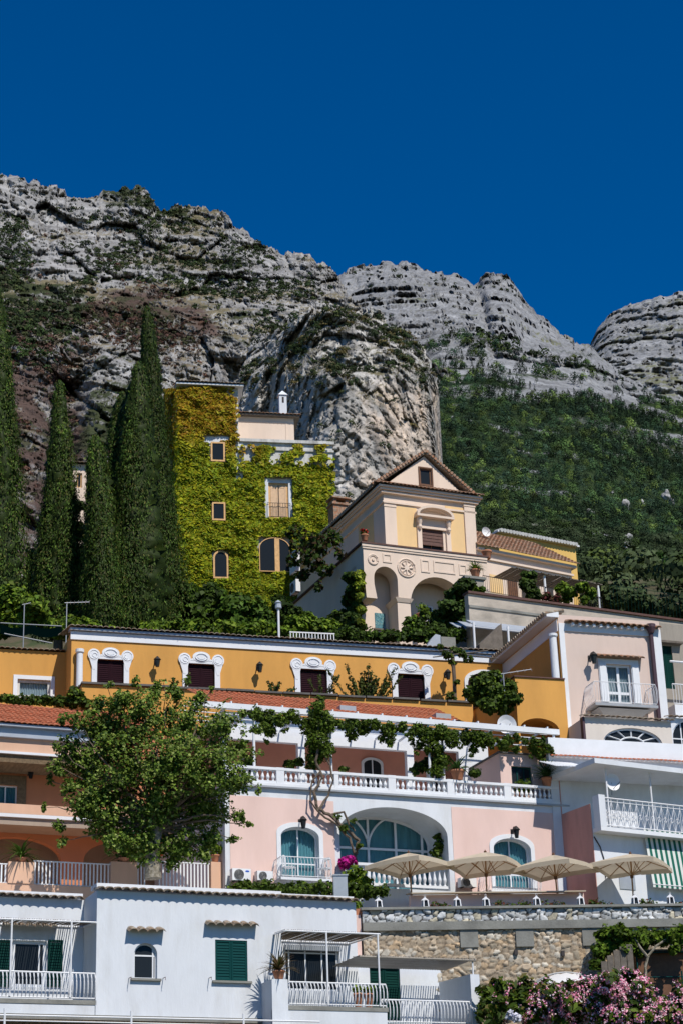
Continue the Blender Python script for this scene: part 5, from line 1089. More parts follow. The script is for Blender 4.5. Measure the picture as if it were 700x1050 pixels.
# =================================================================== IVY HOUSE
IV = Face(260, 655, 120, 10); t = IV.thing('ivy_house', 'tall old house smothered in yellow green ivy', 'house')
uA, uB, uC = IV.u(182, 500), IV.u(244.5, 420), IV.u(341.5, 480); zA, zC = IV.z(214, 397.5), IV.z(292, 455); zb = -6
HO = {}
HO['w1'] = opening(IV, 216, 454.8, 230.5, 474.6); HO['w2'] = opening(IV, 217.2, 516.5, 231, 535); HO['w3'] = opening(IV, 218.5, 566, 234, 594.5, rise=.25)
HO['fd'] = opening(IV, 275.5, 495.5, 296, 531.5); HO['bw'] = opening(IV, 265.5, 552.5, 297, 587.5, rise=.3)
mb = MB(); mb.slab([(uA, zb), (uC, zb), (uC, zC), (uB, zC), (uB, zA), (uA, zA)], list(HO.values()), 0, .4); mb.box(uA, uB, .403, 9, zb, zA).box(uB + .003, uC, .403, 9, zb, zC); mb.build('wall', 'peeling_plaster', t)
for k in ('w1', 'w2', 'w3'):
    window(t, HO[k], -.28, 'ochre_wood', 'dark_glass', .11)
window(t, HO['bw'], -.26, 'ochre_wood', 'dark_glass', .05, (.58,), (), shape_bar=.32, label='wide arched window with ochre mullion')
fdw = window(t, HO['fd'], .05, 'ochre_wood', 'dark_glass', .14, name='french_window', label='french window with cream shutters'); a, b, z0, z1 = bx(HO['fd']); um = (a + b) / 2
for p, q in ((a + .15, um - .03), (um + .03, b - .15)): MB().slab(rect(p, q, z0 + .15, z1 - .15), [rect(p + .1, q - .1, z0 + .35, z1 - .35)], .03, .06).box(p + .1, q - .1, .045, .055, z0 + .35, z1 - .35).build('shutter', 'cream_wood', fdw)
bars_rail(MB(), (a - .1, -.12, z0), (b + .1, -.12, z0), 1.05, .17, .014, 0, .05, .018).build('railing', 'black_metal', t)
MB().slab(grow(HO['fd'], .22, .35), [HO['fd']], -.05, -.002).build('window_surround', 'white_plaster', t)
MB().slab(grow(HO['w1'], .28, .5), [HO['w1']], -.05, -.002).build('window_surround', 'white_plaster', t)
MB().box(uA - .1, uB + .35, -.45, 9.0, zA + .003, zA + .12).build('roof_slab', 'white_plaster', t); mb = MB(); tiles(mb, uA - .12, uB + .38, -.55, zA + .17, 8, zA + .9, .28, .07); mb.build('tile_roof', 'old_tile', t)
mb = MB().box(uB + .05, uC + .12, -.18, .5, zC + .003, zC + .22).box(uB + .05, uC + .08, -.10, .45, zC - .55, zC - .40); mb.build('parapet_cap', 'peeling_plaster', t)
mb = MB().box(uB - .25, uB + .28, -.06, -.002, zC - 3.2, zC + .1); mb.build('wall_patch', 'white_plaster', t)
# upper cream storey behind the parapet
y0 = 3.0; a, b = uB + .003, IV.u(301.5, 440, -y0); zt = IV.z(274, 428, -y0); MB().box(a, b, y0, y0 + 5, zC, zt).build('upper_wall', 'cream_plaster', t); MB().box(a, b + .4, y0 - .35, y0 + 5.2, zt + .003, zt + .12).build('upper_roof', 'grey_wood', t); mb = MB(); tiles(mb, a, b + .45, y0 - .45, zt + .125, y0 + 5, zt + .8, .28, .07); mb.build('upper_tile_roof', 'tile', t)
MB().slab(rect(a + .3, b - .5, zC + .4, zt - .35), [rect(a + .38, b - .58, zC + .48, zt - .43)], y0 - .03, y0 - .002).build('moulding', 'cream_plaster', t)
cu, _ = IV.uv(290.5, 420, -y0 - 1); hw = .26; zc1 = IV.z(290.5, 405, -y0 - 1)
mb = MB().box(cu - hw, cu + hw, y0 + 1, y0 + 1.5, zt + .15, zc1).hexa([(cu - hw - .08, y0 + .92, zc1 + .003), (cu + hw + .08, y0 + .92, zc1 + .003), (cu + hw + .08, y0 + 1.58, zc1 + .003), (cu - hw - .08, y0 + 1.58, zc1 + .003), (cu - .03, y0 + 1.2, zc1 + .42), (cu + .03, y0 + 1.2, zc1 + .42), (cu + .03, y0 + 1.3, zc1 + .42), (cu - .03, y0 + 1.3, zc1 + .42)]); mb.build('chimney', 'white_plaster', t)
MB().box(cu - .07, cu + .07, y0 + .99, y0 + .999, zc1 - .6, zc1 - .15).build('chimney_vent', 'interior', t)
mb = MB(); q0 = IV.u(256, 445, -1.5), IV.u(276, 445, -1.5); mb.box(q0[0], q0[1], 1.5, 2.9, zC, zC + .75).build('roof_hut', 'cream_plaster', t); mb = MB(); tiles(mb, q0[0] - .15, q0[1] + .15, 1.3, zC + .76, 2.9, zC + 1.05, .25, .07); mb.build('roof_hut_tile', 'tile', t)
# small white house peeping out between the cypresses
SH = Face(84, 500, 128, 12); t = SH.thing('hidden_house', 'small pale house peeping out between the cypresses', 'house'); a, b = SH.u(66, 490), SH.u(89, 490); zt = SH.z(80, 476)
q = opening(SH, 79, 485, 84.5, 500); mb = MB(); body(mb, a, b, -14, zt, [q], 6); mb.build('wall', 'cream_plaster', t); window(t, q, .1, 'ochre_wood', 'dark_glass', .1); mb = MB(); tiles(mb, a - .2, b + .3, -.4, zt + .003, 5, zt + .8, .26, .07); mb.build('tile_roof', 'old_tile', t)
# =================================================================== PLANTS
def cypress(px, py, bx_, by, hw, Y, label, n=15000, trunk=None, lean=0):
    top, base = P(px, py, Y), P(bx_, by, Y); base.x = P(bx_, by, Y).x; H = top.z - base.z; R = hw * Y / F_PX / 1.02 * 1.06
    e = empty('cypress', base, 0, label, 'cypress tree', 'tall cypresses beside the ivy house'); dx = top.x - base.x
    n = int(n * 3.2); sd = rng.random() * 50; K = 11
    pa = rng.random(K) * 2 * np.pi; po = R * rng.uniform(.35, .78, K); ph = H * rng.uniform(.42, .93, K); pr = R * rng.uniform(.45, .68, K); pz = H * rng.uniform(.0, .25, K) * 0; po[0] = 0; ph[0] = H; pr[0] = R * .72
    wt = pr * ph; k = rng.choice(K, n, p=wt / wt.sum()); t = rng.random(n) ** .9; th = rng.random(n) * 2 * np.pi; cx, sx = np.cos(th), np.sin(th)
    prof = lambda t: np.minimum(1, (t / .10) ** .5 * .45 + .55) * np.clip(1 - t, 0, 1) ** .44 * 1.10
    lob = 1 + .30 * fbm(np.stack([cx * 1.7 + sd + k * 9, sx * 1.7, t * H / 3.], -1), 3) + .36 * fbm(np.stack([cx * 3.2 + sd, sx * 3.2 + k * 5, t * H / 1.3], -1), 3, .6)
    r = pr[k] * prof(t) * lob * (1 - .36 * rng.random(n) ** 1.5) + .12 * np.abs(rng.normal(size=n)) * (rng.random(n) < .3); z = t * ph[k]; oo = po[k] * np.clip(1.15 - z / H, .25, 1)
    p = np.stack([cx * r + np.cos(pa[k]) * oo + dx * z / H, sx * r + np.sin(pa[k]) * oo, z], -1)
    nn = np.stack([cx, sx, .35 + 0 * t], -1) + rng.normal(size=(n, 3)) * .35
    V, Fc = leafquads(p, nn, rng.uniform(.04, .085, n), 2.8, up=(0, 0, 1)); V = V.reshape(-1, 3)
    cc = palette(n, [(.030, .060, .008), (.045, .082, .010), (.066, .108, .014), (.030, .060, .009), (.028, .056, .008), (.075, .075, .018)], jit=.28) * (1 + .9 * smooth(fbm(p / np.array([.5, .5, 1.2]), 3), .0, .5))[:, None] * (.75 + .5 * rng.random(K))[k][:, None]
    arr_mesh('foliage', V, Fc, 'leaf', e, col=np.repeat(cc, 4, 0))
    # opaque core added to close the crown, coloured like darker leaves
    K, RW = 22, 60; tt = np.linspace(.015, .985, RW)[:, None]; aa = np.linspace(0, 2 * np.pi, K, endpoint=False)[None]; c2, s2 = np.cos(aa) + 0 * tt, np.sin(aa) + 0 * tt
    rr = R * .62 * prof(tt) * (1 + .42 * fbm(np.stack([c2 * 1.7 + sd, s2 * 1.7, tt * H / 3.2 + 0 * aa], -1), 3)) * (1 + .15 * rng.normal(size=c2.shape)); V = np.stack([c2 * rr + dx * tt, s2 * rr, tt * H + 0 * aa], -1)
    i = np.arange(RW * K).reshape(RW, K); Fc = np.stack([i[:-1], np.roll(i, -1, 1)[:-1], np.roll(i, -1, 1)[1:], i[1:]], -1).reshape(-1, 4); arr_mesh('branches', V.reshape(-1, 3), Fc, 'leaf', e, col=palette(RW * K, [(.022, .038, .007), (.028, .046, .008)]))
    MB().tube([(0, 0, -1.5), (0, 0, .5), (dx * .3, 0, H * .3)], [.28, .24, .12], 8).build('trunk', 'bark', e); return e
cypress(151, 314, 169, 655, 29, 103, 'tallest cypress of the dense clump left of the ivy house', 19000)
cypress(142, 372, 143, 655, 38, 99.5, 'broad cypress standing in front of the tallest one', 17000)
cypress(126, 402, 123, 655, 37, 101, 'mid height cypress on the left shoulder of the dense clump', 15000)
cypress(98, 447, 111, 655, 32, 98, 'shortest cypress, at the left front of the dense clump', 14000)
cypress(62, 391, 60, 655, 26, 100, 'slender cypress standing alone between the clump and the edge tree', 16000)
cypress(-3, 292, 4, 608, 28, 96, 'tall cypress cut by the left edge of the photo', 18000)
def fbush(name, specs, Y, n, size, label, cat='bush', cols=GREENS, group=None, dY=.5, sq=.8):
    """specs: (px, py, radius px) seen in the photograph"""
    c, r = [], []
    for s in specs:
        x, y, q = s[:3]; yy = Y + (s[3] if len(s) > 3 else rnd.uniform(-dY, dY)); p = P(x, y, yy); m = q * yy / F_PX; c.append(p[:]); r.append((m, m, m * sq))
    return bush(name, c, r, n, size, label, cat, cols, group, loc=tuple(P(specs[0][0], max(s[1] + s[2] for s in specs), Y)))
DKG = [(.024, .046, .008), (.038, .068, .010), (.055, .095, .012)]
BRG = [(.065, .12, .010), (.11, .18, .014), (.17, .24, .02), (.07, .12, .012)]
fbush('garden_shrub', [(10, 620, 22), (35, 628, 20), (20, 640, 16), (48, 640, 14), (5, 645, 14)], 93, 5000, .22, 'bright bushy shrub in the left garden below the edge cypress', cols=BRG)
fbush('garden_shrub', [(45, 600, 26), (75, 615, 24), (35, 575, 18), (68, 590, 20)], 104.5, 5000, .26, 'dark shrub mass between the trunks of the cypresses', cols=DKG)
fbush('garden_shrub', [(82, 520, 8), (80, 545, 10), (83, 570, 11), (81, 600, 13), (79, 625, 14), (66, 560, 8)], 106, 7000, .22, 'dark undergrowth filling the gap between the lone cypress and the clump', cols=DKG)
fbush('garden_shrub', [(90, 648, 14), (70, 645, 14), (110, 652, 10)], 92, 2600, .20, 'light green creeper by the roof corner of the orange house', cols=BRG)
fbush('garden_shrub', [(185, 610, 22), (215, 615, 24), (175, 630, 18), (205, 635, 18)], 104, 6000, .24, 'dark rounded shrubs at the foot of the ivy house', cols=DKG + BRG[:1])
fbush('garden_shrub', [(240, 625, 20), (265, 632, 16), (250, 640, 14)], 102, 4000, .24, 'mid green shrub under the arched ivy window', cols=GREENS)
fbush('garden_shrub', [(296, 630, 13), (306, 640, 9), (288, 620, 9)], 103, 2200, .24, 'dark shrub against the shaded side of the villa', cols=DKG)
fbush('garden_hedge', [(x, 645 + (x - 150) * .035, 11) for x in range(150, 300, 11)], 94, 8000, .2, 'long bright green hedge along the tiled edge above the orange house', 'hedge', BRG)
fbush('garden_hedge', [(x, 652, 8) for x in range(345, 480, 9)], 94, 4500, .17, 'low creeper running right along the orange house roof below the villa', 'hedge', BRG[:1] + DKG)
fbush('garden_shrub', [(305, 640, 12), (320, 642, 13), (336, 645, 11)], 95, 2500, .2, 'small shrub behind the little white railing', cols=BRG)
# ---- ivy on the house
def wallivy(name, F, poly, n, size, d, label, colf, holes=(), dens=None, off=(.03, .40), parent=None):
    us = [F.uv(*p, d=d) for p in poly]; u0, u1 = min(q[0] for q in us), max(q[0] for q in us); z0, z1 = min(q[1] for q in us), max(q[1] for q in us)
    u = rng.uniform(u0, u1, n); z = rng.uniform(z0, z1, n); k = np.zeros(n, bool)
    for i in range(len(us)):
        (a, b), (c, e_) = us[i], us[(i + 1) % len(us)]; hit = ((b > z) != (e_ > z)) & (u < (c - a) * (z - b) / (e_ - b + 1e-9) + a); k ^= hit
    for h in holes:
        a, b, c, e_ = bx(h); k &= ~((u > a - .13) & (u < b + .13) & (z > c - .10) & (z < e_ + .10))
    if dens is not None: k &= rng.random(n) < dens(u, z)
    u, z = u[k], z[k]; th = off[0] + (off[1] - off[0]) * (.5 + .5 * np.clip(fbm(np.stack([u / .9, z / .7, u * 0], -1), 3) * 1.8, -1, 1)) * (.75 + .25 * rng.random(len(u)))
    U, N_ = np.array(F.U), np.array(F.N); p = np.array(F.p0) + u[:, None] * U + (d + th)[:, None] * N_; p[:, 2] += z
    gr = fbm(np.stack([u / .45, z / .35, u * 0 + 3], -1), 2); nn = N_ * .8 + np.array([0, 0, .55]) + rng.normal(size=p.shape) * .45 + U * gr[:, None] * .8
    o = leafobj(name, p, nn, size * (.6 + .8 * rng.random(len(u))), colf(u, z), 'leaf', None, 1.15, loc=tuple(F.w(sum(q[0] for q in us) / len(us), d, z0))); return tag(o, label, 'ivy')
zq = [IV.z(260, y) for y in (398, 450, 470, 600, 655)]
def ivcol(u, z):
    n = len(u); top = palette(n, [(.40, .25, .014), (.34, .25, .014), (.38, .15, .014), (.30, .26, .014), (.22, .08, .012)], jit=.2); mid = palette(n, [(.27, .31, .012), (.19, .26, .012), (.36, .36, .016), (.13, .19, .010), (.28, .25, .012)], jit=.2); low = palette(n, [(.06, .12, .012), (.09, .15, .015)], jit=.2)
    f = fbm(np.stack([u / 1.5, z / 1.2, u * 0], -1), 3); a = smooth(z + 1.5 * f, zq[2] - .5, zq[1] + .6)[:, None]; b = smooth(-z + 2 * f, -zq[3] - .5, -zq[4] + .5)[:, None]; return (mid * (1 - .75 * a) + top * .75 * a) * (1 - b) + low * b
def ivd(u, z):
    f = fbm(np.stack([u / .8, z / .8, u * 0 + 7], -1), 4); up = (z > IV.z(290, 480)) & (u > uB); px_edge = smooth(u, uC - .2, uC - 1.2)
    d = np.where(up, smooth(f, .05, .35) * .8 + smooth(z, IV.z(290, 470), IV.z(290, 492)) * .6, 1.0); strip = (u > uB - .3) & (u < uB + .35) & (z > IV.z(250, 492)); d = np.where(strip, .08, d)
    patch = (z > IV.z(218, 457)) & (z < IV.z(218, 446)) & (u > IV.u(208, 450)) & (u < IV.u(238, 450)); d = np.where(patch, smooth(f, .1, .4) * .5, d)
    tp = (z > IV.z(235, 408)) & (u > IV.u(232, 404)); d = np.where(tp, d * .12, d); d = np.where(f < -.62, d * .3, d); return d * (.25 + .75 * px_edge) 
fdg = grow(HO['fd'], .20, .30)
wallivy('ivy', IV, [(183, 399), (245, 399), (245, 458), (342, 458), (343, 655), (186, 655)], 85000, .26, 0, 'thick yellow green to rusty ivy covering the tall old house', ivcol, [HO['w1'], HO['w2'], HO['w3'], fdg, HO['bw']], ivd, (.03, .42))
IVS = Face(183, 655, 120, 10 - 90); IVS.p0 = IV.w(uA, 0, 0)
wallivy('ivy', IVS, [(172, 399), (184, 399), (189, 655), (176, 655)], 9000, .26, 0, 'narrow strip of ivy on the left side wall of the tall old house', ivcol, [], None, (.03, .3))
# dark creeper hanging down the shaded side of the villa
fbush('creeper', [(303, 545, 9, 6), (304, 560, 10, 6), (318, 556, 12, 4), (330, 560, 12, 2), (342, 552, 9, 2), (322, 575, 12, 2), (334, 585, 9, 1), (312, 590, 8, 3), (300, 575, 8, 5), (345, 568, 6, 0), (326, 600, 5, 1)], 106, 1300, .24, 'dark creeper hanging over the shaded left side of the villa', 'creeper', DKG + [(.05, .03, .012)])
fbush('creeper', [(360, 592, 7), (363, 604, 8), (358, 616, 9), (364, 626, 9), (346, 632, 9), (356, 638, 9), (367, 640, 8), (334, 642, 7)], 104.5, 4200, .25, 'dense ivy mass at the lower left corner of the villa terrace', 'ivy', DKG)
fbush('creeper', [(368, 590, 5), (369, 600, 5), (368, 612, 4), (369, 625, 4), (370, 637, 3)], 103.2, 900, .26, 'yellow green ivy strand with sunlight painted into its leaves at the terrace corner', 'ivy', [(.22, .26, .02), (.16, .22, .02)])  # sunlit edge of the ivy mass put into the leaf colour
fbush('creeper', [(474, 603, 9), (468, 614, 10), (460, 624, 11), (452, 634, 11), (474, 626, 12), (466, 638, 12), (478, 642, 9), (446, 645, 9), (484, 606, 6)], 98, 11000, .20, 'steep triangle of dark ivy on the garden stair wall', 'ivy', DKG + [(.05, .09, .02)])
fbush('creeper', [(492, 618, 7), (500, 624, 7), (492, 605, 4)], 97.5, 1500, .22, 'light green leaves spilling over the grey garden pier', 'creeper', BRG)
fbush('garden_shrub', [(422, 638, 8), (432, 644, 10), (418, 648, 7), (436, 632, 5)], 99, 2200, .2, 'leafy shrub under the big arch of the villa', cols=BRG[:2] + DKG)
fbush('garden_shrub', [(540, 600, 7), (546, 610, 8), (541, 590, 5)], 106, 1600, .24, 'dark climbing plant inside the upper terrace pergola', cols=DKG)
fbush('garden_shrub', [(575, 603, 7), (585, 606, 6), (596, 602, 6), (605, 608, 6), (580, 613, 5), (598, 614, 5)], 106, 1700, .2, 'yellow green vine on the right half of the upper terrace', cols=BRG)
fbush('garden_shrub', [(560, 612, 5), (569, 614, 5)], 106, 500, .18, 'dusky red plants behind the upper terrace railing', cols=[(.12, .03, .03), (.06, .06, .02)])
# ---- big trees behind the right wall
fbush('pine_tree', [(672, 580, 13), (688, 588, 12), (664, 592, 12), (680, 600, 16), (692, 606, 9), (668, 606, 9)], 170, 9000, .34, 'dark rounded tree standing apart on the slope at the right edge', 'tree', [(.022, .06, .010), (.035, .085, .012)], dY=1)
fbush('olive_tree', [(612, 600, 16), (630, 595, 18), (648, 608, 18), (628, 615, 14)], 160, 8000, .34, 'grey green olive tree just right of the yellow house', 'tree', [(.055, .08, .04), (.075, .10, .05), (.045, .068, .03)], dY=2)
fbush('olive_tree', [(690, 622, 14), (668, 625, 15), (648, 628, 12), (700, 610, 14)], 150, 7000, .34, 'grey green olive tree low above the garden wall by the right edge', 'tree', [(.06, .085, .04), (.08, .11, .045)], dY=2)
fbush('garden_shrub', [(605, 612, 9), (618, 606, 10), (632, 612, 11), (648, 616, 12), (625, 620, 10), (664, 622, 12), (682, 626, 12), (696, 630, 12)], 122, 8000, .26, 'line of grey green bushes behind the garden wall fence', cols=[(.05, .075, .03), (.035, .06, .018), (.07, .09, .03)], dY=1.5)
fbush('garden_shrub', [(630, 622, 10), (616, 620, 8), (645, 626, 8)], 128, 2500, .25, 'scrubby bush peeping over the garden wall beside the upper terrace', cols=[(.06, .08, .03), (.10, .08, .04)])
n = 900; gx, gy = rng.uniform(14, 120, n), rng.uniform(120, 262, n); gz = np.interp(gy, [118, 128, 140, 200, 232, 300], [39.5, 46, 52, 70, 82, 90])
scatter('olive_grove', np.stack([gx, gy, gz], -1), rng.uniform(1.2, 2.6, n), 260, [(.05, .075, .03), (.065, .09, .04), (.04, .06, .022), (.06, .085, .02)], .16, .9, 'grey green olive grove on the slope just above the garden wall', 'grove', lift=.7)
# ---- plane tree
def limb(mb, a, b, r0, r1, k=5, w_=.12):
    a, b = Vector(a), Vector(b); L = (b - a).length; pts = [a.lerp(b, i / k) + Vector((rnd.uniform(-1, 1), rnd.uniform(-1, 1), rnd.uniform(-.5, .5))) * L * w_ * (0 < i < k) * .5 for i in range(k + 1)]; mb.tube(pts, r0, 7, r1=r1)
Yt_ = 67.6; base = P(157, 922, Yt_); base.z = LT.p0.z + LT.z(157, 909.5) - .05
e = empty('plane_tree', base, 0, 'large leafy plane tree in front of the terracotta house', 'tree')
sp = [(110, 745, 30), (150, 735, 32), (195, 742, 30), (232, 752, 24), (85, 785, 28), (125, 785, 40), (175, 785, 42), (222, 790, 30), (108, 832, 32), (155, 835, 36), (205, 830, 34), (88, 820, 20), (68, 765, 14), (178, 712, 10), (232, 726, 9), (125, 718, 13), (248, 800, 14),
      (243, 838, 8), (255, 846, 4), (70, 808, 10), (150, 868, 22), (185, 868, 20), (215, 862, 14), (120, 862, 16), (62, 845, 7), (100, 720, 9), (205, 716, 9), (250, 770, 14), (80, 740, 12), (160, 706, 8), (60, 785, 10), (175, 885, 9), (208, 878, 9)]
sp += [(50, 800, 5), (56, 765, 5), (66, 735, 6), (110, 703, 5), (142, 700, 5), (168, 700, 5), (190, 697, 5), (218, 705, 5), (246, 728, 7), (262, 745, 6), (266, 770, 5), (264, 805, 5), (48, 828, 4), (66, 862, 5), (240, 860, 5)]
C_ = [P(x, y, Yt_ + (rnd.uniform(-.9, .9) if r > 20 else rnd.uniform(-.5, .3))) for x, y, r in sp]; R_ = [(r * Yt_ / F_PX * .98, r * Yt_ / F_PX * 1.1, r * Yt_ / F_PX * .92) for x, y, r in sp]
n = 88000; p, d_ = blobs(n, [c[:] for c in C_], R_, shell=.8); f = fbm(p / .5, 3); k = f > -.12 - .25 * smooth(-p[:, 2], -(P(150, 800, 67).z), -(P(150, 860, 67).z)); p, d_ = p[k], d_[k]
cols = 1.2 * palette(len(p), [(.050, .092, .010), (.074, .125, .014), (.13, .19, .025), (.042, .078, .010), (.22, .27, .07), (.10, .15, .02)], jit=.22)  # palest leaf tones stand in for sunlit highlights
leafobj('leaves', p - np.array(base), d_ * .6 + np.array([.15, -.35, .65]) + rng.normal(size=p.shape) * .35, rng.uniform(.06, .135, len(p)), cols, 'leaf', e, 1.1)
mb = MB(); fork = Vector((.15, 0, 1.5)); mb.tube([(0, 0, -.3), (-.03, 0, .5), (.05, 0, 1.0), fork], [.30, .25, .22, .20], 10); mb.build('trunk', 'pale_bark', e); mb = MB()
for c in C_: q = c - base; mid = fork.lerp(q, .5) + Vector((rnd.uniform(-.3, .3), rnd.uniform(-.3, .3), .2)); limb(mb, fork, mid, .07, .035); limb(mb, mid, q, .03, .010)
mb.build('branches', 'bark', e)
# ---- helpers for pots
def fronds(n, L, w_, droop=.9, el=(20, 80), seg=6, cols=((.05, .10, .02),)):
    V, Fc, Cc = [], [], []
    for i in range(n):
        a = rnd.uniform(0, 2 * math.pi); e_ = math.radians(rnd.uniform(*el)); l = L * rnd.uniform(.75, 1.1); x = z = 0; c = np.array(cols[rnd.randrange(len(cols))]) * rnd.uniform(.75, 1.25); s = Vector((-math.sin(a), math.cos(a), 0)); b0 = len(V)
        for k in range(seg + 1):
            ww = w_ * (1 - (k / seg) ** 2) + .004; q = Vector((math.cos(a) * x, math.sin(a) * x, z)); V += [tuple(q - s * ww), tuple(q + s * ww)]; Cc += [c, c]; x += l / seg * math.cos(e_); z += l / seg * math.sin(e_); e_ -= droop / seg
            if k: Fc.append((b0 + 2 * k - 2, b0 + 2 * k - 1, b0 + 2 * k + 1, b0 + 2 * k))
    return np.array(V), np.array(Fc), np.clip(np.array(Cc), .003, .9)
POT = [(.62, 0), (.70, .08), (.92, .75), (1.0, .80), (1.05, .84), (1.05, 1.0), (.9, 1.0), (.88, .9), (0, .88)]
def potted(loc, pot_r, pot_h, label, kind='leafy', size=.4, group=None, cols=BRG, name='potted_plant', n=260, leaf=.11, box=False, pm='pot', flowers=None):
    e = empty(name, loc, 0, label, 'potted plant', group)
    if box: MB().box(-pot_r, pot_r, -.14, .14, 0, pot_h).build('trough', pm, e)
    else: MB().lathe([(r * pot_r, z * pot_h) for r, z in POT], (0, 0, 0), 14).build('pot', pm, e, smooth=True)
    if kind == 'leafy':
        q, d = blobs(n, [(rnd.uniform(-1, 1) * (pot_r if box else size * .3), 0, pot_h + size * rnd.uniform(.3, .7)) for _ in range(5)], [size * .6] * 5, .7); leafobj('leaves', q, d + np.array([0, -.2, .4]), rng.uniform(leaf * .6, leaf * 1.3, len(q)), palette(len(q), cols), 'leaf', e)
    else:
        V, Fc, Cc = fronds(n, size, .035 if kind == 'palm' else .025, 1.5 if kind == 'palm' else 1.0, (15, 85), cols=cols); V[:, 2] += pot_h; arr_mesh('fronds', V, Fc, 'leaf', e, col=Cc)
    if flowers: q, d = blobs(90, [(0, 0, pot_h + size * .6)], [size * .62], .3); fo = leafobj('flowers', q, d, rng.uniform(.05, .10, len(q)), palette(len(q), [flowers]), 'petal', e); fo['kind'] = 'stuff'
    return e
zT_ = zt if False else None
def on(F, px, py, d): return F.wp(px, py, d)
PGZ = PK.p0.z + PK.z(420, 817.5) + .182   # roof terrace level
def pkt(px, d): q = PK.wp(px, 800, d); q.z = PGZ; return q
q = pkt(469, -.05); q.z = PK.wp(469, 798, -.05).z; q.z = PGZ + hB
potted(q, .27, .42, 'terracotta pot with a cycad on the balustrade below the pergola', 'palm', .95, cols=[(.04, .09, .02), (.06, .12, .03)], n=46)
q = pkt(560, -.05); q.z = PGZ + hB
potted(q, .22, .38, 'terracotta pot with bushy dracaena at the right end of the balustrade', 'spiky', .85, cols=[(.03, .07, .02), (.05, .10, .03)], n=110)
q = pkt(322, -.5); q.z = PGZ + hB * .9; potted(pkt(322, -.6), .24, hB * 1.1, 'tall terracotta pot behind the balustrade beside the vine trunk', 'leafy', .3, n=120)
q = pkt(535, -.45); potted(q, .2, .4, 'small leafy pot in front of the green window of the stair block', 'leafy', .45, n=260)
for i, x in enumerate((345, 362)):
    pass
# cycads on the pillars of the left terrace
for x, y, lb in ((22, 884, 'cycad spreading on the leftmost peach pillar'), (127, 884, 'cycad on the peach pillar just left of the plane tree trunk')):
    q = LT.wp(x, y, -.13); potted(q + Vector((0, .0, .003)), .20, .14, lb, 'palm', .95, cols=[(.05, .10, .015), (.08, .14, .02)], n=60, name='cycad')
potted(LT.wp(221, 884, -.13) + Vector((0, 0, .003)), .16, .26, 'small orange pot with a leafy plant on the last peach pillar', 'leafy', .35, n=260)
e = potted(W.wp(286, 1004, .8) + Vector((0, 0, .003)), .20, .26, 'spiky straw coloured plant in a pot on the white balcony corner', 'spiky', .75, cols=[(.16, .12, .05), (.10, .10, .03), (.20, .13, .07)], n=130)
for i, (x, lb) in enumerate(((367, 'red pot with green leaves behind the upper wavy railing, left one'), (378, 'red pot with green leaves behind the upper wavy railing, right one'))):
    q = W.wp(x, 1032, .55); q.z = W.p0.z + z01 + .003; potted(q, .15, .5, lb, 'leafy', .22, n=160, leaf=.09)
potted(VL.wp(373.8, 556.5, 2.2) + Vector((0, 0, .1)), .22, .38, 'pot of red geraniums on the corner of the villa terrace', 'leafy', .28, cols=DKG, n=120, flowers=(.6, .02, .02))
potted(PR.wp(487, 592, -.5) + Vector((0, 0, .0)), .28, .42, 'bushy potted plant standing on the grey garden pier', 'spiky', .6, cols=BRG, n=120)
potted(VL.wp(499, 575, 2.2) + Vector((0, 0, .1)), .30, .5, 'empty looking dark terracotta pot at the right end of the villa terrace', 'leafy', .12, cols=DKG, n=40)
potted(VL.wp(433, 636, 2.0), .40, .35, 'trough of ferns under the big villa arch', 'leafy', .5, n=300, cols=BRG)
# ---- vines of the roof pergola
def vine(name, specs, Y, n, size, label, cols=BRG[:3] + DKG[1:], Yl=None): return fbush(name, specs + [(x + rnd.uniform(-r, r), y + r * rnd.uniform(.6, 1.7), r * .4) for x, y, r in specs], Y, int(n * 2.4), size * .66, label, 'vine', cols, dY=.15, sq=1.0)
def PKY(px, d=0): return PK.wp(px, 760, d).y
VC = [(.065, .11, .010), (.10, .15, .014), (.04, .07, .008)]
vine('pergola_vine', [(325, 728, 10), (330, 742, 15), (318, 745, 12), (326, 760, 14), (334, 770, 9), (322, 775, 8), (328, 718, 5)], PKY(325), 3300, .13, 'dense hanging vine clump above the twisted trunk on the pergola', VC)
vine('pergola_vine', [(262, 730, 8), (275, 736, 9), (288, 738, 8), (300, 733, 6), (278, 750, 6), (272, 745, 6)], PKY(278), 1500, .13, 'leafy vine strand on the left end of the pergola beside the plane tree', VC)
vine('pergola_vine', [(360, 742, 7), (372, 746, 8), (385, 742, 6), (398, 748, 8), (362, 755, 5), (400, 760, 5), (412, 745, 5)], PKY(385), 1500, .13, 'thin vine strand hanging from the middle of the pergola beam', VC)
vine('pergola_vine', [(428, 748, 8), (438, 755, 10), (450, 750, 8), (462, 757, 9), (446, 768, 8), (428, 765, 5), (452, 780, 9), (447, 790, 7)], PKY(445), 2600, .13, 'heavy vine hanging down the twin posts of the pergola', VC)
vine('pergola_vine', [(478, 755, 7), (490, 758, 8), (502, 760, 6), (515, 764, 6), (485, 768, 5), (528, 768, 4)], PKY(498), 1200, .13, 'sparse vine strand on the right part of the pergola beam', VC)
vine('pergola_vine', [(545, 768, 5), (553, 772, 6), (562, 768, 5)], PKY(555), 450, .12, 'little vine tuft at the right end of the pergola beam', VC)
fbush('pergola_vine', [(x, 733 + (x - 262) * .088 + rnd.uniform(-1, 5), rnd.uniform(3, 5.5), PKY(x) - PKY(400) + rnd.uniform(-.1, .1)) for x in range(250, 560, 9)], PKY(400), 9000, .085, 'long thin garland of vine leaves running the whole pergola beam', 'vine', VC + DKG, sq=1.1)
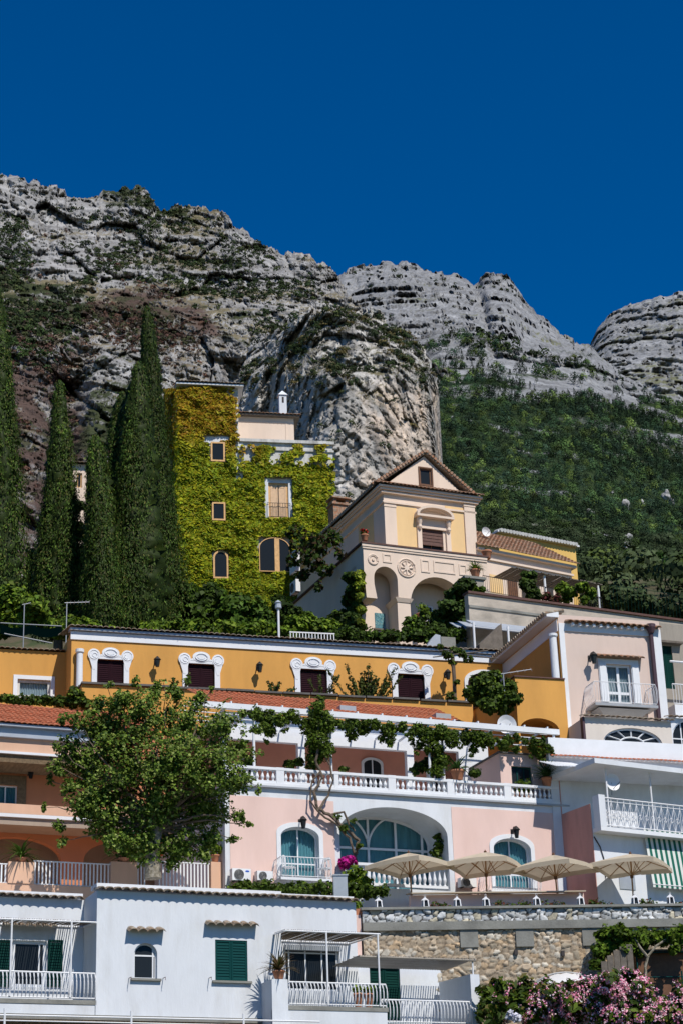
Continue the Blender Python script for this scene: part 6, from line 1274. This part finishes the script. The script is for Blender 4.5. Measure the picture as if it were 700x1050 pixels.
fbush('terrace_plants', [(246, 785, 5), (256, 782, 6), (298, 784, 6), (306, 782, 5), (352, 788, 4)], PKY(300, -.8), 1500, .11, 'leafy plants standing behind the left half of the white balustrade', 'plants', VC + DKG, dY=.2)
fbush('terrace_plants', [(425, 790, 6), (433, 786, 7), (440, 782, 7), (486, 792, 5)], PKY(432, -.8), 1300, .11, 'dark leafy plants behind the balustrade left of the cycad pot', 'plants', VC + DKG, dY=.2)
mb = MB(); tr = [(352, 905), (366, 893), (364, 878), (367, 862), (352, 848), (340, 836), (326, 830), (322, 812), (330, 798), (324, 780), (327, 755), (326, 738)]
q0 = PK.wp(352, 905, .35); pts = [PK.wp(x, y, .28) - q0 for x, y in tr]; sm = []
for i in range(len(pts) - 1):
    for k in range(4): sm.append(pts[i].lerp(pts[i + 1], k / 4) + Vector((rnd.uniform(-.03, .03), rnd.uniform(-.04, .04), rnd.uniform(-.03, .03))))
mb.tube(sm, .085, 7, r1=.045)
for tr2 in ([(364, 878), (358, 860), (345, 845), (333, 838), (318, 822), (320, 800), (332, 785)], [(326, 832), (336, 815), (341, 800), (338, 785), (330, 770)], [(340, 836), (352, 832), (358, 845), (366, 855)]):
    sm = []; pp = [PK.wp(x, y, .30) - q0 for x, y in tr2]
    for i in range(len(pp) - 1):
        for k in range(3): sm.append(pp[i].lerp(pp[i + 1], k / 3) + Vector((rnd.uniform(-.03, .03), rnd.uniform(-.04, .04), rnd.uniform(-.03, .03))))
    mb.tube(sm, .05, 6, r1=.03)
o = mb.build('bare_vine', 'bark'); o.location = q0; tag(o, 'thick twisted bare vine trunk climbing across the pink facade to the pergola', 'vine')
fbush('facade_vine', [(318, 826, 4), (345, 838, 4), (352, 850, 5), (368, 868, 3), (362, 842, 3)], PKY(345, .3), 260, .11, 'few sparse leaves along the twisted vine trunk', 'vine', VC, dY=.05)
fbush('bougainvillea', [(355, 884, 6), (359, 882, 5), (352, 886, 5)], PKY(356, .4), 1300, .09, 'bright magenta bougainvillea beside the loggia pillar', 'flowering plant', [(.42, .015, .20), (.55, .02, .30)], dY=.1)
fbush('loggia_plant', [(450, 865, 6), (448, 875, 7), (452, 885, 6), (446, 858, 4)], PKY(450, -.5), 700, .11, 'climbing plant inside the right jamb of the loggia arch', 'plant', VC, dY=.1)
fbush('cypress_shrub', [(366, 895, 8), (372, 905, 9), (358, 900, 6)], PKY(366, .6), 900, .12, 'light shrub at the foot of the vine trunk', 'shrub', BRG, dY=.2)
fbush('terrace_hedge', [(x, 911 + (x - 240) * .02, 8.5) for x in range(240, 400, 8)], 71.2, 5200, .12, 'low green hedge along the terrace edge below the air conditioners', 'hedge', VC + DKG[1:], dY=.15)
# ---- plants before the orange wall
def rods(name, F, px, py, d, n, L, label, cols, spread=.9, leaf=.07, per=60):
    b = F.wp(px, py, d); V = []; cc = []; mb = MB(); P_, N_ = [], []
    for i in range(n):
        a = rnd.uniform(-1, 1); s = Vector((a * spread, rnd.uniform(-.5, .2), 0)); h = L * rnd.uniform(.5, 1) * (1 - .25 * abs(a)); tip = s * .9 + Vector((a * .35 * L * .5, 0, h)); mb.tube([s * .35, s * .75 + Vector((0, 0, h * .4)), tip], .025, 4, r1=.012)
        for k in range(per): t_ = rnd.uniform(.12, 1.03); q = (s * .35).lerp(s * .75 + Vector((0, 0, h * .4)), min(1, t_ / .4)) if t_ < .4 else (s * .75 + Vector((0, 0, h * .4))).lerp(tip, (t_ - .4) / .6); w_ = Vector((rnd.gauss(0, 1), rnd.gauss(0, 1), rnd.gauss(0, .6))); P_.append(q + w_ * .045); N_.append(w_)
    e = empty(name, b, 0, label, 'plant'); mb.build('stems', 'bark', e); leafobj('leaves', np.array(P_), np.array(N_), rng.uniform(leaf * .7, leaf * 1.4, len(P_)), palette(len(P_), cols), 'leaf', e); return e
rods('candelabra_plant', OR, 375, 722, 1.5, 26, 2.0, 'upright many stemmed green plant between the third and fourth plum windows', [(.06, .08, .015), (.08, .10, .02), (.04, .06, .012)], 1.5, .09, 80)
rods('candelabra_plant', OR, 330, 716, 1.7, 5, 1.3, 'thin upright stems rising before the third plum window', [(.06, .08, .015), (.04, .06, .012)], .6, .08, 50)
for i, (x, y) in enumerate(((180, 706), (190, 704), (279, 712), (283, 710), (296, 714))):
    rods('parapet_plant', OR, x, y, 1.9, 3, .5 + .1 * (i % 3), ['small sprig left of the second plum window sill', 'tiny sprig under the second plum window', 'small leafy sprig on the slate coping right of the wall lantern', 'thin taller sprig just right of another sprig on the coping', 'low sprig left of the third plum window'][i], DKG, .2, .08, 30)
fbush('garden_shrub', [(495, 705, 12), (508, 712, 13), (520, 705, 10), (500, 722, 12), (488, 714, 10), (515, 725, 11), (526, 715, 8), (505, 696, 8), (488, 700, 8), (497, 692, 6), (484, 710, 8)], 79.2, 7500, .15, 'dense round bush before the white doorway of the orange house', cols=VC + DKG, dY=.5)
e = OR.at('trellis_post', 466, 722, 1.6, 'rough wooden post wrapped in a climbing plant before the orange wall', 'post'); H_ = OR.z(466, 668, 1.6) - OR.z(466, 722, 1.6); MB().tube([(0, 0, 0), (.03, 0, H_ * .5), (0, 0, H_)], .09, 7).build('post', 'bark', e)
mb = MB()
for a, b in (((-1.0, -.2, H_ - .4), (1.7, -.1, H_ + .1)), ((-.6, 0, H_), (.9, .3, H_ + .25)), ((0, 0, H_ - .1), (2.4, .4, H_ - .1))): mb.tube([a, b], .03, 5)
mb.build('crossbars', 'grey_wood', e)
fbush('climber', [(466, 668, 6), (458, 672, 5), (474, 671, 5), (464, 680, 4), (450, 664, 4), (480, 676, 4), (468, 700, 3), (462, 715, 5)], OR.wp(466, 700, 1.6).y - .1, 900, .12, 'sparse climbing plant at the top of the rough wooden post', 'climber', VC + DKG, dY=.3)
fbush('roof_hedge', [(x, 717 + x * .035, 6) for x in range(-10, 82, 7)] + [(78, 712, 8), (72, 720, 7), (88, 722, 6)], TC.wp(40, 720, -2.2).y, 4200, .14, 'dark hedge on the roof terrace below the low white window', 'hedge', DKG + VC, dY=.2)
# =================================================================== PARASOLS, LANTERNS, TERRACE PLANTERS
TZ = SW.p0.z + SW.z(530, 930) - .75
def parasol(px, py, d, label, rz):
    a = SW.wp(px, py, d); H = a.z - TZ; e = empty('parasol', (a.x, a.y, TZ), rz, label, 'parasol', 'cream parasols in a row on the terrace'); R, drop, val = 1.74 * rnd.uniform(.97, 1.04), .50 * rnd.uniform(.9, 1.12), .17 * rnd.uniform(.9, 1.2); e.rotation_euler.x = rnd.uniform(-.03, .03); e.rotation_euler.y = rnd.uniform(-.03, .03)
    MB().tube([(0, 0, .1), (0, 0, H + .05)], .032, 8).build('pole', 'bamboo', e); MB().lathe([(.3, 0), (.3, .06), (.08, .10), (.05, .3)], (0, 0, 0), 14).build('base', 'concrete', e)
    cs = [(math.cos(math.pi / 4 * k + math.pi / 8 * 0) * R * (1 if k % 2 == 0 else 1 / math.sqrt(2) * 1.02), math.sin(math.pi / 4 * k) * R * (1 if k % 2 == 0 else 1 / math.sqrt(2) * 1.02)) for k in range(8)]
    mb = MB(); N = 6
    for k in range(8):
        p, q = cs[k], cs[(k + 1) % 8]
        for i in range(N):
            r0, r1 = i / N, (i + 1) / N
            def pt(c, r, mid=False): sag = .05 * math.sin(math.pi * r) ; return (c[0] * r, c[1] * r, H - drop * r ** 1.1 * (math.hypot(*c) / R) ** .35 - sag * (1 if mid else 0))
            m = ((p[0] + q[0]) / 2, (p[1] + q[1]) / 2); mb.quad(pt(p, r0), pt(p, r1), pt(m, r1, True), pt(m, r0, True)); mb.quad(pt(m, r0, True), pt(m, r1, True), pt(q, r1), pt(q, r0))
        z0, z1, zm = (H - drop * (math.hypot(*c) / R) ** .35 for c in (p, q, ((p[0] + q[0]) / 2, (p[1] + q[1]) / 2)))
        zm -= .0; m = ((p[0] + q[0]) / 2, (p[1] + q[1]) / 2)
        for (c, zc, c2, z2) in ((p, z0, m, zm), (m, zm, q, z1)): mb.quad((*c, zc), (*c2, z2), (c2[0] * 1.01, c2[1] * 1.01, z2 - val * rnd.uniform(.85, 1.05)), (c[0] * 1.01, c[1] * 1.01, zc - val * rnd.uniform(.85, 1.05)))
    mb.build('canopy', 'canvas', e); MB().lathe([(.05, -.02), (.06, .03), (.02, .07), (.01, .10)], (0, 0, H), 8).build('finial', 'brown_wood', e)
    mb = MB(); mb2 = MB()
    for c in cs:
        hy = math.hypot(*c) / R; z = H - drop * hy ** .35; mb.tube([(0, 0, H - .06), (c[0] * .98, c[1] * .98, z - .04)], .018, 5); f = .5; mb2.tube([(0, 0, H - .85), (c[0] * f, c[1] * f, H - drop * f * hy ** .35 - .05)], .014, 5)
    mb.build('ribs', 'bamboo', e); mb2.build('struts', 'bamboo', e); MB().lathe([(.06, -.08), (.07, 0), (.06, .04)], (0, 0, H - .85), 8).build('hub', 'brown_wood', e)
parasol(421, 874.5, -3.0, 'leftmost cream parasol, in front of the big arched loggia', .18)
parasol(495, 873.5, -3.2, 'second cream parasol from the left, beside the arched window', .42)
parasol(569, 876.5, -3.0, 'third cream parasol, before the corner of the pink house', .22)
parasol(644, 875.5, -3.2, 'rightmost cream parasol, left of the striped awning', .36)
def lantern(px, label):
    q = SW.wp(px, 930, -.15); q.z = SW.p0.z + SW.z(530, 930) + .033; e = empty('white_lantern', q, SW.yaw + .2, label, 'lantern', 'white lanterns on the stone wall'); w_ = .095; mb = MB()
    mb.box(-w_ - .015, w_ + .015, -w_ - .015, w_ + .015, 0, .035)
    for sx in (-1, 1):
        for sy in (-1, 1): mb.hexa([(sx * w_ - .018, sy * w_ - .018, .036), (sx * w_ + .018, sy * w_ - .018, .036), (sx * w_ + .018, sy * w_ + .018, .036), (sx * w_ - .018, sy * w_ + .018, .036)] + [(sx * w_ * .8 - .018, sy * w_ * .8 - .018, .26), (sx * w_ * .8 + .018, sy * w_ * .8 - .018, .26), (sx * w_ * .8 + .018, sy * w_ * .8 + .018, .26), (sx * w_ * .8 - .018, sy * w_ * .8 + .018, .26)])
    mb.build('frame', 'white_metal', e); MB().lathe([(.15, .262), (.13, .29), (.05, .35), (.035, .37), (.04, .39), (.0, .40)], (0, 0, 0), 4).build('roof', 'white_metal', e)
    MB().ring(0, .43, .035, .006, 0, 12).build('ring_handle', 'white_metal', e); MB().lathe([(.035, .037), (.035, .16), (.005, .17)], (0, 0, 0), 10).build('candle', 'cream_wood', e)
    mb = MB(); mb.quad((-.075, -.075, .05), (.075, -.075, .05), (.06, -.06, .25), (-.06, -.06, .25)); mb.quad((-.075, .075, .05), (.075, .075, .05), (.06, .06, .25), (-.06, .06, .25)); mb.build('glass', 'dark_glass', e)
for x, l in ((388, 'white lantern nearest the left end of the stone wall'), (435.6, 'white lantern under the right tip of the leftmost parasol'), (468.5, 'white lantern left of the second parasol pole'), (498, 'white lantern at the foot of the second parasol pole'),
             (550, 'white lantern left of the third parasol pole'), (595, 'white lantern before the faded rose side wall'), (651, 'white lantern at the foot of the rightmost parasol pole'), (687.5, 'white lantern under the striped awning')): lantern(x, l)
for x, r, l in ((452, .34, 'dark leafy planter between the leftmost and second parasol poles'), (521, .42, 'round leafy planter between the second and third parasols'), (541, .26, 'small leafy planter left of the third parasol pole'), (568, .36, 'leafy planter behind the third parasol pole'), (618, .38, 'leafy planter before the white wall of the balcony house'), (666, .36, 'leafy planter right of the last parasol pole'), (698, .34, 'leafy planter cut by the right edge under the awning')):
    q = SW.wp(x, 930, -.9); q.z = TZ; potted(q, r, .52, l, 'leafy', .46, 'planters along the stone wall', cols=DKG + VC[:1] + [(.16, .05, .03)], n=520, leaf=.09, box=True, name='planter')
for x, l in ((343, 'clay trough with spiky green plants left of the grey box'), (366, 'clay trough with pale green plants near the left lantern')):
    q = SW.wp(x, 932, -.3); q.z = SW.p0.z + SW.z(530, 930) - .22; potted(q, .42, .26, l, 'leafy', .30, 'clay troughs on the terrace edge', cols=BRG, n=420, leaf=.09, box=True, name='planter')
e = SW.at('grey_box', 349.5, 920, -.9, 'plain grey metal box standing in the hedge', 'box'); a, b, z0, z1 = SW.r(342, 900, 356, 925, -.9); w_ = (b - a) / 2; MB().box(-w_, w_, 0, .3, -.3, z1 - z0 - .1).build('cabinet', 'steel_box', e); MB().box(-w_ - .03, w_ + .03, -.03, .33, z1 - z0 - .098, z1 - z0 - .05).build('lid', 'steel_box', e)
e = SW.at('table', 0, 0, 0, 'x', 'table'); bpy.data.objects.remove(e)
for x, l in ((402, 'round white table behind the wall right of the first lantern'), (453, 'small white table behind the dark planter')):
    q = SW.wp(x, 925, -2.2); q.z = TZ; e = empty('table', q, 0, l, 'table', 'white terrace tables'); MB().lathe([(.42, .70), (.44, .72), (.42, .74)], (0, 0, 0), 20).build('table_top', 'white_paint', e); MB().lathe([(.22, 0), (.20, .03), (.03, .06), (.03, .70)], (0, 0, 0), 10).build('pedestal', 'grey_metal', e)
# curtain-like small furniture on the left iron balcony
for s, (x, l) in enumerate(((297, 'white garden chair on the left of the small iron balcony'), (333, 'white garden chair on the right of the small iron balcony'))):
    q = PK.wp(x, 899, .42); q.z = PK.p0.z + PK.z(314, 900, .8) + .003; e = empty('garden_chair', q, PK.yaw + (.9 if s == 0 else -.9), l, 'chair', 'white chairs on the small balcony'); MB().box(-.2, .2, -.2, .2, .42, .45).build('seat', 'white_metal', e)
    MB().slab([(-.2, .452), (.2, .452), (.2, .8), (.12, .9), (-.12, .9), (-.2, .8)], [[(-.14, .52), (-.03, .52), (-.03, .82), (-.14, .78)], [(.03, .52), (.14, .52), (.14, .78), (.03, .82)]], .18, .20).build('backrest', 'white_metal', e)
    for sx in (-1, 1):
        for sy in (-1, 1): MB().tube([(sx * .18, sy * .18, 0), (sx * .18, sy * .18, .418)], .015, 5).build('leg', 'white_metal', e)
# =================================================================== OLEANDERS, VINE SHELTER, WHITE COVER
def oleander(specs, Y, nl, nf, label, cols):
    c, r = [], []
    for x, y, q in specs: yy = Y + rnd.uniform(-.4, .4); p = P(x, y, yy); m = q * yy / F_PX; c.append(p[:]); r.append((m, m, m * .9))
    b = P(specs[0][0], 1062, Y); e = empty('oleander', b, 0, label, 'flowering bush', 'oleanders below the stone wall'); bv = np.array(b)
    p, d = blobs(nl, c, r, .8); k = fbm(p / .35, 2) > -.25; p, d = p[k], d[k]; leafobj('leaves', p - bv, d + np.array([0, -.3, .5]), rng.uniform(.08, .17, len(p)), palette(len(p), VC + DKG + [(.13, .11, .02)]), 'leaf', e, 2.4)
    if nf:
        cen, dd = blobs(nf, c, r, .12); k = (dd[:, 1] < .5); cen, dd = cen[k], dd[k]; per = 7; q = np.repeat(cen, per, 0) + rng.normal(size=(len(cen) * per, 3)) * .045; fo = leafobj('flowers', q - bv, np.repeat(dd, per, 0) + np.array([0, -.6, .4]) + rng.normal(size=q.shape) * .4, rng.uniform(.05, .085, len(q)), palette(len(q), cols), 'petal', e, 1.0); fo['kind'] = 'stuff'
    mb = MB()
    for ci in c: mb.tube([(0, 0, 0), ((ci[0] - b.x) * .6, (ci[1] - b.y) * .6, (ci[2] - b.z) * .5), tuple(Vector(ci) - b)], .03, 5)
    mb.build('stems', 'bark', e); return e
PK_ = [(.80, .32, .46), (.86, .48, .56), (.66, .18, .32), (.88, .66, .70)]
oleander([(500, 1020, 13), (512, 1010, 10), (525, 1022, 14), (540, 1014, 11), (505, 1035, 16), (530, 1035, 16)], 66.6, 4200, 60, 'dark leafy oleander with few pink flowers beside the white parapet', PK_)
oleander([(560, 1022, 16), (580, 1030, 18), (600, 1020, 17), (575, 1045, 16), (548, 1040, 14), (612, 1040, 16)], 66.2, 4600, 1000, 'oleander full of pink flowers right of the dark one', PK_)
oleander([(622, 1012, 15), (640, 1025, 17), (655, 1020, 15), (630, 1042, 18), (660, 1042, 17), (645, 1005, 9)], 65.8, 4600, 1100, 'tallest pink oleander, in front of the grey plank screen', PK_)
oleander([(678, 1035, 15), (695, 1040, 15), (705, 1025, 14), (685, 1048, 14)], 66.4, 3000, 650, 'pink oleander cut by the bottom right corner of the photo', PK_)
fbush('white_flower', [(523, 1042, 5), (528, 1044, 4)], 65.9, 300, .09, 'small white flower cluster low among the dark leaves', 'flowers', [(.7, .7, .8)], dY=.05)
e = SW.at('plank_screen', 634, 1005, 1.6, 'weathered grey plank screen standing behind the oleanders', 'screen'); a, b, z0, z1 = SW.r(618, 975, 652, 1040, 1.6)
for i in range(5): w_ = (b - a) / 5; MB().box(-(b - a) / 2 + w_ * i + .01, -(b - a) / 2 + w_ * (i + 1) - .01, 0 + .02 * (i % 2), .06 + .02 * (i % 2), -1.5, (.65, .85, 1.02, 1.15, 1.22)[i]).build('plank', 'grey_wood', e)
e = SW.at('garden_shed', 680, 1005, .9, 'small brown shed with a green frame under the vine at the right edge', 'shed'); a, b, z0, z1 = SW.r(661, 972, 760, 1040, .9); w_ = b - a
MB().box(-w_ / 4, w_ * .8, .1, .75, -1.5, 1.0).build('shed_wall', 'terracotta_plaster' if False else 'brown_wood', e); MB().box(-w_ / 4 - .1, w_ * .8, -.1, .8, 1.003, 1.06).build('shed_roof', 'grey_wood', e)
mb = MB().tube([(-w_ / 4 - .05, -.05, -1.5), (-w_ / 4 - .05, -.05, 1.0)], .03, 5).tube([(-w_ / 4 - .05, -.05, .96), (w_ * .8, -.05, .96)], .03, 5).tube([(.65, -.05, -1.5), (.65, -.05, .3)], .03, 5).tube([(-w_ / 4, -.05, .1), (w_ * .8, -.05, .1)], .02, 5); mb.build('green_frame', 'green_paint', e)
fbush('shed_vine', [(622, 960, 11), (635, 956, 10), (648, 960, 10), (615, 975, 9), (628, 970, 9), (660, 962, 10), (675, 960, 10), (690, 958, 10), (700, 965, 8), (640, 972, 8), (612, 988, 6), (655, 975, 6), (690, 972, 5)], SW.wp(650, 960, 1.2).y, 6500, .13, 'tangled green vine sprawling over the shed and plank screen', 'vine', VC + BRG[:2], dY=.4)
mb = MB(); q0 = SW.wp(662, 1010, 1.4)
for tr in ([(662, 1010), (661, 992), (664, 980), (672, 970), (684, 962), (700, 955)], [(664, 982), (656, 972), (650, 962)], [(684, 962), (690, 975)]): mb.tube([SW.wp(x, y, 1.4) - q0 for x, y in tr], .055, 6, r1=.03)
o = mb.build('twisting_vine', 'pale_bark'); o.location = q0; tag(o, 'pale twisting vine stem before the small brown shed', 'vine')
e = SW.at('white_cover', 585, 1012, 1.0, 'crumpled white sheet cover on a hoop against the stone wall', 'cover'); a, b = SW.u(545, 1005, 1.0), SW.u(620, 1005, 1.0); w_ = (b - a) / 2; n = 26; V, Fc = [], []
for j in range(9):
    for i in range(n + 1): u = -w_ + 2 * w_ * i / n; z = .75 * math.sqrt(max(0, 1 - (u / w_) ** 2)) * (1 - .55 * (j / 8) ** 1.5); V.append((u, .75 - 1.2 * j / 8, z - .2 + .05 * math.sin(i * 2.3 + j * 3.1)))
for j in range(8):
    for i in range(n): q = j * (n + 1) + i; Fc.append((q, q + 1, q + n + 2, q + n + 1))
arr_mesh('cover_sheet', V, Fc, 'white_curtain', e); MB().tube([(-w_ * math.cos(math.pi * i / 20) * 1.02, .78, .82 * math.sin(math.pi * i / 20) - .2) for i in range(21)], .03, 5).build('hoop', 'grey_metal', e)
# =================================================================== AERIALS, DISHES, SMALL THINGS
def aerial(q, H, L, label, rz=0, n=7, up=True):
    e = empty('tv_aerial', q, rz, label, 'aerial', 'roof aerials'); MB().tube([(0, 0, 0), (0, 0, H)], .025, 6).build('mast', 'grey_metal', e); mb = MB().tube([(-.1, 0, H), (L, 0, H + .08)], .018, 5)
    for i in range(n): x = L * i / (n - 1); mb.tube([(x, -.25, H + .08 * i / n), (x, .25, H + .08 * i / n)], .008, 4)
    mb.build('boom', 'white_metal', e)
aerial(P(68, 660, 86), 2.0, 1.05, 'grey roof aerial above the corner of the orange house', .2)
aerial(P(519, 745, 79), 2.3, 1.2, 'pale aerial with crossed bars before the round bush', -.2, 5)
aerial(P(144, 700, 82.5), 1.9, 1.7, 'thin pale aerial before the orange wall left of the second plum window', .05, 3)
aerial(P(24, 665, 88), 2.2, .3, 'bare white pole in the left garden', 0, 2)
def dish(q, r, label, rz): 
    e = empty('satellite_dish', q, rz, label, 'satellite dish', 'satellite dishes'); mb = MB().lathe([(.02, -.02), (r * .6, .03), (r, .12), (r * 1.02, .13), (r * .6, .045), (0, 0)], (0, 0, 0), 22); mb.v = [(v[0], -v[2], v[1] + .35 + r) for v in mb.v]; mb.build('dish', 'white_metal', e); MB().tube([(0, .04, 0), (0, .04, .35 + r)], .025, 6).build('mast', 'grey_metal', e); MB().tube([(0, 0, .4), (.05, -.45, .3 + r)], .012, 5).build('arm', 'black_metal', e)
dish(P(497.5, 556, 112), .30, 'white satellite dish just right of the gabled villa', .5)
dish(P(519.5, 762, 77.5), .40, 'white satellite dish behind the right end of the pergola', .2)
# garden lamp, white low railing, green shade net
q = P(286, 650, 93.5); e = empty('garden_lamp', q, 0, 'white garden lamp post above the orange roof', 'lamp post'); H_ = P(286, 618, 93.5).z - q.z; MB().tube([(0, 0, -.5), (0, 0, H_ - .35)], .06, 8).build('post', 'white_metal', e); MB().lathe([(.10, H_ - .35), (.17, H_ - .3), (.15, H_ - .05), (.20, H_ - .02), (.05, H_ + .12)], (0, 0, 0), 10).build('lamp_head', 'translucent_sheet', e)
q = P(298, 657, 91.5); e = empty('white_railing', q, math.radians(14), 'short white rail standing on the tiled edge of the orange roof', 'railing'); L_ = 48 * 91.5 / F_PX; mb = MB(); h = .42
for i in range(15): mb.box(L_ * i / 14 - .02, L_ * i / 14 + .02, -.02, .02, 0, h)
mb.box(-.04, L_ + .04, -.03, .03, h, h + .06).build('rail_panel', 'white_metal', e)
q = P(0, 661, 90); e = empty('shade_net', q, math.radians(10), 'dark green shade net slung between poles in the left garden', 'net'); L_ = 66 * 90 / F_PX; V, Fc = [], []; n = 24
for j in range(4):
    for i in range(n + 1): t_ = i / n; V.append((L_ * t_, .1 * j, 1.05 - .18 * math.sin(math.pi * ((t_ * 2) % 1)) - .12 * j))
for j in range(3):
    for i in range(n): a = j * (n + 1) + i; Fc.append((a, a + 1, a + n + 2, a + n + 1))
arr_mesh('net', V, Fc, 'dark_green_paint', e); MB().tube([(0, -.02, 1.1), (L_, -.02, 1.0)], .03, 5).tube([(.2, -.05, .55), (L_ * .85, -.05, .1)], .035, 5).build('pole', 'grey_metal', e)
# hidden pathway water tank / chest
q = P(452, 661, 91.5); e = empty('roof_chest', q, math.radians(17), 'small grey roof housing with rounded bluish lid', 'housing'); MB().box(0, .75, 0, .6, -.2, .42).build('housing', 'concrete', e); MB().slab([(-.75, -.1), (-.003, -.1), (-.003, .5), (-.25, .55), (-.45, .35)], (), .05, .5).build('lid', 'translucent_sheet', e)
# window-side details: AC units in the shade of the villa
ac(SFC, 297, 303, 566, 588, .3, 'upper white air conditioner on the shaded wall left of the villa')
ac(SFC, 297.5, 303.5, 596, 609, .3, 'lower white air conditioner on the shaded wall left of the villa')
bpy.context.view_layer.update()
